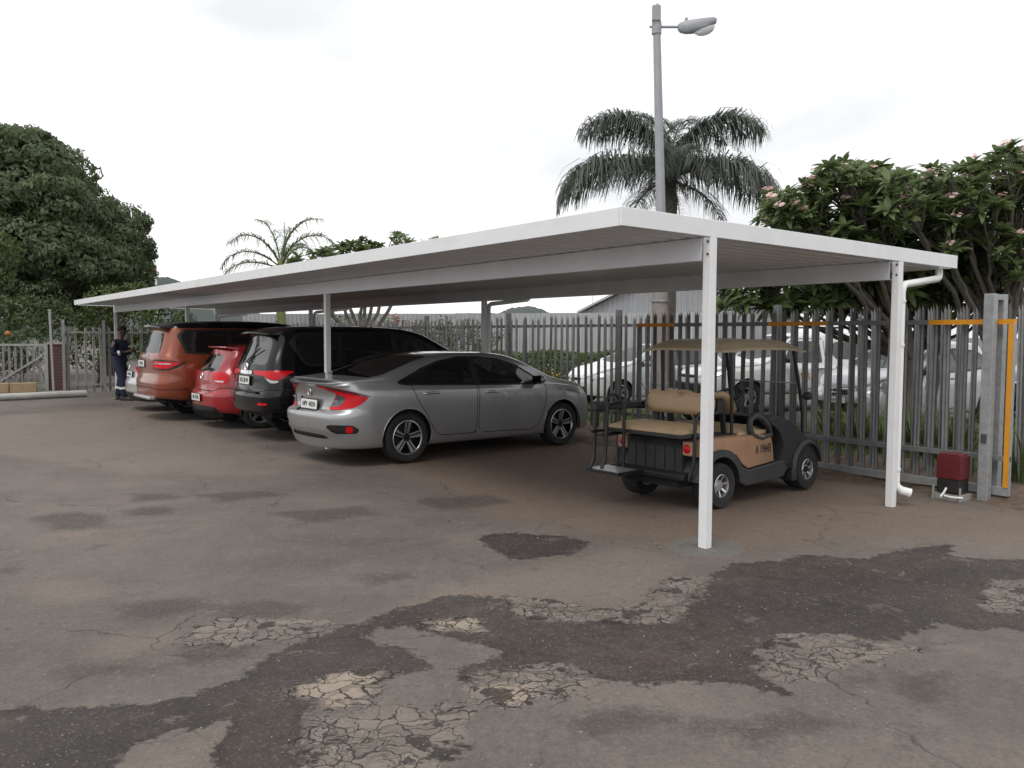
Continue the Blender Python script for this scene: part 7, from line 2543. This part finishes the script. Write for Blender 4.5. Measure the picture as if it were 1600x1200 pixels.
# corrugated sheet wall behind the hedge
M_sheet = mat('grey_sheet_metal', (0.44, 0.45, 0.46), 0.5, metal=0.15, var=0.10, vscale=1.2, dirt=(0.28, 0.26, 0.24), dirt_amt=0.4, dscale=1.0)
M_sheet2 = mat('weathered_shed_sheet', (0.33, 0.34, 0.355), 0.55, metal=0.15, var=0.12, vscale=1.0, dirt=(0.2, 0.18, 0.16), dirt_amt=0.4, dscale=0.8)
wa, wb = at_depth(380, 560, 33.0), at_depth(1110, 560, 27.5)
wd = wb - wa
wd.z = 0
wall = thing('sheet_wall', 'long grey corrugated sheet wall beyond the hedge', 'wall', Vector((wa.x, wa.y, 0)), math.atan2(wd.y, wd.x))
WL = wd.length
def corrugated(width, h, pitch, depth):
    mb_ = MB()
    prof = []
    k = int(width / pitch)
    for i in range(k):
        x = i * pitch
        prof += [(x, 0), (x + pitch * 0.42, 0), (x + pitch * 0.5, -depth), (x + pitch * 0.92, -depth)]
    prof.append((k * pitch, 0))
    n_ = len(prof)
    for off in (0, 0.004):
        vs_ = [(x, y + off, 0) for x, y in prof] + [(x, y + off, h) for x, y in prof]
        fs_ = [(i, i + 1, n_ + i + 1, n_ + i) for i in range(n_ - 1)]
        if off:
            fs_ = [f_[::-1] for f_ in fs_]
        mb_.add(vs_, fs_)
    return mb_, k * pitch
npan = 12
pw = WL / npan
hw_ = at_depth(760, 489, 30.0).z
mbp, real = corrugated(pw, hw_, pw / 8, 0.035)
pme = mbp.mesh('wall_panel', M_sheet)
for k in range(npan):
    link('wall_panel', pme, wall, (k * pw, 0.004 * (k % 2), random.uniform(-0.02, 0.0)))
for z in (hw_ - 0.25, 0.5):
    mb = MB()
    mb.box((WL / 2, 0.05, z), (WL, 0.06, 0.06))
    mb.build('rail', M_galv, wall)
# gabled shed behind the wall
sa = at_depth(915, 470, 36.0)
sb = at_depth(1200, 470, 33.0)
sdv = sb - sa
sdv.z = 0
SLn = sdv.length
shed = thing('warehouse_shed', 'grey metal shed gable rising behind the sheet wall', 'building', Vector((sa.x, sa.y, 0)), math.atan2(sdv.y, sdv.x))
z_e, z_r = at_depth(920, 486, 36).z, at_depth(1010, 452, 35).z + 0.9
npn = 11
pw = SLn / npn
for k in range(npn):
    x0_, x1_ = k * pw, (k + 1) * pw
    hz = lambda x: z_e + (z_r - z_e) * (1 - abs(x / SLn - 0.5) * 2)
    mb = MB()
    sub = 6
    for j in range(sub):
        a_, b_ = x0_ + (x1_ - x0_) * j / sub, x0_ + (x1_ - x0_) * (j + 1) / sub
        y_ = -0.03 if j % 2 else 0.0
        mb.add([(a_ + 0.01, y_, 0), (b_ - 0.01, y_, 0), (b_ - 0.01, y_, hz(b_ - 0.01)), (a_ + 0.01, y_, hz(a_ + 0.01))], [(0, 1, 2, 3)])
        y2 = 0.0 if j % 2 else -0.03
        mb.add([(b_ - 0.01, y_, 0), (b_ + 0.01, y2, 0), (b_ + 0.01, y2, hz(b_)), (b_ - 0.01, y_, hz(b_))], [(0, 1, 2, 3)])
    mb.build('gable_panel', M_sheet2, shed)
for s_ in (0, 1):
    mb = MB()
    xa_, xb_ = (-0.3, SLn / 2) if s_ == 0 else (SLn / 2, SLn + 0.3)
    za_, zb_ = (z_e - 0.1, z_r + 0.03) if s_ == 0 else (z_r + 0.03, z_e - 0.1)
    mb.add([(xa_, -0.25, za_), (xb_, -0.25, zb_), (xb_, 14, zb_), (xa_, 14, za_), (xa_, -0.25, za_ + 0.09), (xb_, -0.25, zb_ + 0.09), (xb_, 14, zb_ + 0.09), (xa_, 14, za_ + 0.09)],
           [(0, 3, 2, 1), (4, 5, 6, 7), (0, 1, 5, 4), (1, 2, 6, 5), (2, 3, 7, 6), (3, 0, 4, 7)])
    mb.build('roof', M_sheet, shed)
mb = MB()
for x in (0.0, SLn):
    mb.box((x, 7, z_e / 2), (0.05, 14, z_e))
mb.build('side_wall', M_sheet2, shed)
# hills
M_hill = mat('hazy_hill_bush', (0.045, 0.06, 0.055), 1.0, var=0.2, vscale=0.02, bump=0.5, bscale=0.05)
def hill(pts, d, nm):
    """ridge given in photo pixels at distance d, with a broad rounded body"""
    rid = [at_depth(x, y, d) for x, y in pts]
    vs_, fs_ = [], []
    rows = [(-0.30, 0.0), (-0.18, 0.45), (-0.08, 0.82), (0.0, 1.0), (0.12, 0.85), (0.3, 0.0)]
    n_ = 0
    fine = []
    for a_, b_ in zip(rid[:-1], rid[1:]):
        for k_ in range(6):
            q = k_ / 6
            p_ = a_.lerp(b_, q)
            p_.z += d * 0.0011 * (random.random() - 0.3)
            fine.append(p_)
    fine.append(rid[-1])
    for dy, hz_ in rows:
        for p_ in fine:
            vs_.append((p_.x, p_.y + dy * d, max(-1, p_.z * hz_ + (random.random() - .5) * d * 0.002 * hz_)))
    m_ = len(fine)
    for r_ in range(len(rows) - 1):
        for i_ in range(m_ - 1):
            a0 = r_ * m_ + i_
            fs_.append((a0, a0 + 1, a0 + m_ + 1, a0 + m_))
    o = link(nm, np_mesh(nm, np.array(vs_), np.array(fs_), M_hill, smooth=True))
    structure(o)
hill([(90, 520), (160, 462), (215, 442), (236, 432), (262, 434), (290, 444), (340, 470), (420, 505), (480, 522)], 260, 'hill')
hill([(680, 522), (740, 505), (785, 486), (800, 481), (830, 479), (850, 484), (880, 498), (960, 522)], 230, 'hill')
# red and white chimney and a white mast on the hillside
def banded(label, px, y0, y1, d, r, bands, name):
    p0, p1 = at_depth(px, y1, d), at_depth(px, y0, d)
    root = thing(name, label, name.replace('_', ' '), Vector((p0.x, d, 0)))
    H = p1.z
    z_ = 0.0
    n_ = len(bands)
    lo = p0.z
    zs_ = [0.0] + [lo + (H - lo) * k / n_ for k in range(1, n_ + 1)]
    for k in range(n_):
        mb_ = MB()
        mb_.tube([(0, 0, zs_[k]), (0, 0, zs_[k + 1] - 0.002)], [r * (1.15 - 0.15 * k / n_), r * (1.15 - 0.15 * (k + 1) / n_)], 14)
        mb_.build('shaft_band', bands[k], root, smooth=50)
    return root
M_red_band = mat('red_band_paint', (0.45, 0.05, 0.05), 0.7, var=0.1)
M_white_band = mat('white_band_paint', (0.75, 0.75, 0.75), 0.7, var=0.05)
banded('tall red and white banded chimney on the hill', 243, 411, 455, 110, 0.19, [M_white_band, M_white_band, M_white_band, M_red_band, M_red_band, M_white_band], 'chimney')
banded('short white stack left of the banded chimney', 230, 443, 458, 110, 0.15, [M_white_band, M_white_band], 'chimney')
banded('thin grey mast rising beside the distant palm', 445, 347, 430, 120, 0.07, [M_lamp_grey, M_lamp_grey], 'radio_mast')
banded('thin grey mast beyond the shed roof slope', 926, 460, 500, 150, 0.05, [M_lamp_grey, M_lamp_grey], 'radio_mast')
# orange ball sign in the far left bushes
p = at_depth(27, 600, 25.0)
zs0 = at_depth(27, 521, 25.0).z
ob = thing('round_marker', 'small orange round marker in the bushes at far left', 'marker', Vector((p.x, 24.6, 0)))
mb = MB()
mb.ball((0, 0, zs0), 0.075, 14, 9)
mb.build('ball', mat('orange_plastic', (0.42, 0.13, 0.02), 0.6, var=0.2), ob, smooth=60)
mb = MB()
mb.tube([(0, 0, 0), (0, 0, zs0 - 0.09)], 0.012, 6)
mb.build('stem', M_bark, ob)
# ================================================================== worker in a navy overall
def skin_mesh(name, V_, E_, Rr, m, sub=2, root=0):
    me = bpy.data.meshes.new(name)
    me.from_pydata([tuple(v) for v in V_], E_, [])
    o = bpy.data.objects.new(name, me)
    COL.objects.link(o)
    sk = o.modifiers.new('skin', 'SKIN')
    sk.use_smooth_shade = True
    for i, d in enumerate(me.skin_vertices[0].data):
        r = Rr[i]
        d.radius = r if isinstance(r, tuple) else (r, r)
        d.use_root = (i == root)
    ss = o.modifiers.new('sub', 'SUBSURF')
    ss.levels = ss.render_levels = sub
    bpy.context.view_layer.update()
    dg = bpy.context.evaluated_depsgraph_get()
    out = bpy.data.meshes.new_from_object(o.evaluated_get(dg))
    out.name = name
    bpy.data.objects.remove(o)
    bpy.data.meshes.remove(me)
    out.materials.clear()
    out.materials.append(m)
    out.shade_smooth()
    return out
M_skin = mat('brown_skin', (0.085, 0.042, 0.026), 0.5, var=0.12, vscale=12)
M_navy = mat('navy_overall', (0.011, 0.015, 0.042), 0.85, var=0.25, vscale=9, bump=0.5, bscale=22)
M_refl = mat('reflective_tape', (0.62, 0.63, 0.62), 0.45, var=0.06)
M_hair = mat('black_hair', (0.008, 0.007, 0.007), 0.8, var=0.2, bump=0.5, bscale=120)
M_boot = mat('black_boot', (0.015, 0.014, 0.013), 0.55, var=0.3, dirt=(0.09, 0.075, 0.06), dirt_amt=0.4)
pp = G(189, 625.5)
man = thing('person', 'worker in navy overall with reflective bands, looking down at a phone', 'person', pp, math.radians(-8))
V_, E_, Rr = [], [], []
def nd(p, r, par=None):
    V_.append(p)
    Rr.append(r)
    if par is not None:
        E_.append((par, len(V_) - 1))
    return len(V_) - 1
pel = nd((0, 0, 0.95), (0.13, 0.10))
sp1 = nd((0.0, 0, 1.10), (0.125, 0.095), pel)
sp2 = nd((0.005, 0, 1.27), (0.145, 0.10), sp1)
ch = nd((0.0, 0, 1.41), (0.13, 0.09), sp2)
nk = nd((0.02, 0, 1.51), 0.052, ch)
nk2 = nd((0.045, 0, 1.56), 0.050, nk)
hd0 = nd((0.075, 0, 1.625), (0.070, 0.082), nk2)
hd1 = nd((0.085, 0, 1.70), (0.076, 0.092), hd0)
hd2 = nd((0.075, 0, 1.76), (0.055, 0.065), hd1)
for sd in (1, -1):
    sh_ = nd((-0.005, sd * 0.175, 1.42), 0.062, ch)
    el = nd((-0.01, sd * 0.235, 1.13), 0.046, sh_)
    wr = nd((0.215, sd * 0.10, 1.185), 0.030, el)
    pm_ = nd((0.285, sd * 0.065, 1.215), (0.034, 0.022), wr)
    for k, (dx, dy, dz, ln_) in enumerate(((0.02, -0.030, 0.03, 0.045), (0.045, -0.012, 0.018, 0.055), (0.048, 0.002, 0.0, 0.058), (0.045, 0.014, -0.016, 0.052), (0.038, 0.022, -0.030, 0.042))):
        b_ = nd((0.285 + dx * 0.6, sd * (0.065 + dy * 0.7), 1.215 + dz), 0.010, pm_)
        c_ = nd((0.285 + dx * 0.6 + ln_ * 0.5, sd * (0.060 + dy), 1.218 + dz * 1.15), 0.0088, b_)
        nd((0.285 + dx * 0.6 + ln_ * 0.75, sd * (0.040 + dy), 1.235 + dz * 1.15), 0.0075, c_)
    hp = nd((0.0, sd * 0.095, 0.90), 0.088, pel)
    fx = 0.16 if sd < 0 else -0.12
    kn = nd((fx * 0.62 + 0.035, sd * 0.10, 0.50), 0.060, hp)
    an = nd((fx, sd * 0.10, 0.10), 0.040, kn)
    ft = nd((fx + 0.09, sd * 0.105, 0.055), 0.036, an)
    nd((fx + 0.19, sd * 0.11, 0.045), 0.030, ft)
me = skin_mesh('body', V_, E_, Rr, M_skin, 2)
body_o = link('body', me, man)
# overall: same pose, looser
O_V, O_E, O_R = [], [], []
def no(p, r, par=None):
    O_V.append(p)
    O_R.append(r)
    if par is not None:
        O_E.append((par, len(O_V) - 1))
    return len(O_V) - 1
pel = no((0, 0, 0.95), (0.165, 0.135))
sp1 = no((0.0, 0, 1.10), (0.150, 0.122), pel)
sp2 = no((0.005, 0, 1.27), (0.170, 0.125), sp1)
ch = no((0.0, 0, 1.41), (0.155, 0.11), sp2)
no((0.012, 0, 1.495), 0.075, ch)
for sd in (1, -1):
    sh_ = no((-0.005, sd * 0.185, 1.425), 0.080, ch)
    m1 = no((-0.012, sd * 0.215, 1.28), 0.072, sh_)
    el = no((-0.01, sd * 0.238, 1.13), 0.066, m1)
    no((0.19, sd * 0.112, 1.18), 0.046, el)
    hp = no((0.0, sd * 0.095, 0.88), 0.115, pel)
    fx = 0.16 if sd < 0 else -0.12
    kn = no((fx * 0.62 + 0.035, sd * 0.10, 0.50), 0.092, hp)
    cf_ = no((fx * 0.85 + 0.01, sd * 0.10, 0.28), 0.085, kn)
    no((fx, sd * 0.10, 0.09), 0.082, cf_)
link('overall', skin_mesh('overall', O_V, O_E, O_R, M_navy, 2), man)
def band(p, d, r, w=0.055):
    q = Vector(d).normalized().to_track_quat('Z', 'Y').to_matrix().to_4x4()
    mb_ = MB()
    mb_.lathe([(r - 0.01, -w / 2), (r, -w / 2), (r, w / 2), (r - 0.01, w / 2)], 18, 0, Matrix.Translation(p) @ q)
    o_ = mb_.build('reflective_band', M_refl, man, smooth=40)
for sd in (1, -1):
    fx = 0.16 if sd < 0 else -0.12
    band((fx * 0.83 + 0.012, sd * 0.10, 0.31), (0.10 * (1 if sd < 0 else -1), 0, -1), 0.096)
    band((0.09, sd * 0.175, 1.155), (0.2, -sd * 0.126, 0.05), 0.066, 0.05)
    mb = MB()
    mb.ball((fx + 0.075, sd * 0.108, 0.045), (0.15, 0.052, 0.05), 14, 8)
    mb.box((fx + 0.065, sd * 0.108, 0.012), (0.27, 0.095, 0.024))
    mb.tube([(fx, sd * 0.10, 0.05), (fx, sd * 0.10, 0.16)], 0.058, 12)
    mb.build('boot', M_boot, man, smooth=50)
mb = MB()
vs, fs = [], []
for i in range(9):
    for j in range(16):
        p_, a = PI * 0.60 * i / 8, 2 * PI * j / 16
        back = 1.0 + 0.25 * max(0, -math.cos(a)) * i / 8
        vs.append((0.072 + 0.104 * math.sin(p_) * math.cos(a) - 0.010, 0.089 * math.sin(p_) * math.sin(a), 1.722 + 0.098 * math.cos(p_) * (1 if i < 5 else back) - (0.0 if math.cos(a) < 0.2 else -0.03 * i / 8)))
for i in range(8):
    for j in range(16):
        fs.append((i * 16 + j, (i + 1) * 16 + j, (i + 1) * 16 + (j + 1) % 16, i * 16 + (j + 1) % 16))
mb.add(vs, fs)
mb.build('hair', M_hair, man, smooth=60)
mb = MB()
mb.ball((0.180, 0, 1.665), (0.020, 0.016, 0.026), 8, 6)
for sd in (1, -1):
    mb.ball((0.082, sd * 0.086, 1.675), (0.022, 0.010, 0.032), 8, 6)
mb.build('nose_and_ears', M_skin, body_o, smooth=60)
mb = MB()
for sd in (1, -1):
    mb.ball((0.160, sd * 0.032, 1.695), (0.010, 0.013, 0.008), 8, 6)
mb.build('eyes', M_hair, body_o, smooth=60)
mb = MB()
mb.box((0.166, 0, 1.625), (0.012, 0.045, 0.010))
mb.build('mouth', mat('lips', (0.10, 0.035, 0.028), 0.5), body_o)
ph_p = man.matrix_basis if False else None
rot = Matrix.Rotation(math.radians(-8), 4, 'Z')
q = rot @ Vector((0.335, 0.0, 1.245))
ph = MB()
ph.box((0, 0, 0), (0.012, 0.072, 0.145))
o = ph.build('mobile_phone', M_black_metal, None, bevel=0.004)
o.location = pp + q
o.rotation_euler = (0, 0.75, math.radians(-8))
tag(o, 'dark mobile phone held by the worker in navy', 'phone')


man.scale = (1.12, 1.12, 1.0)
# dry leaves blown along the verge and yard
n = 420
tt, vv = RNG.uniform(-1.0, 14, n), RNG.uniform(-1.5, 3.9, n) ** 1.0
k_ = RNG.random(n)
vv = np.where(k_ < 0.55, RNG.uniform(3.0, 4.2, n), vv)
B = np.array([[*C(t, v)[:2], 0.006 + 0.035 * max(0, v - 3.5)] for t, v in zip(tt, vv)])
nrm = np.array([[0, 0, 1.0]]) + RNG.normal(size=(n, 3)) * 0.25
nrm /= np.linalg.norm(nrm, axis=1)[:, None]
v_, f_ = leaf_cloud(B, nrm, 0.055, 0.022)
v_[:, 2] = np.maximum(v_[:, 2], 0.004)
stuff(link('dry_leaf_litter', np_mesh('dry_leaf_litter', v_, f_, M_straw)))
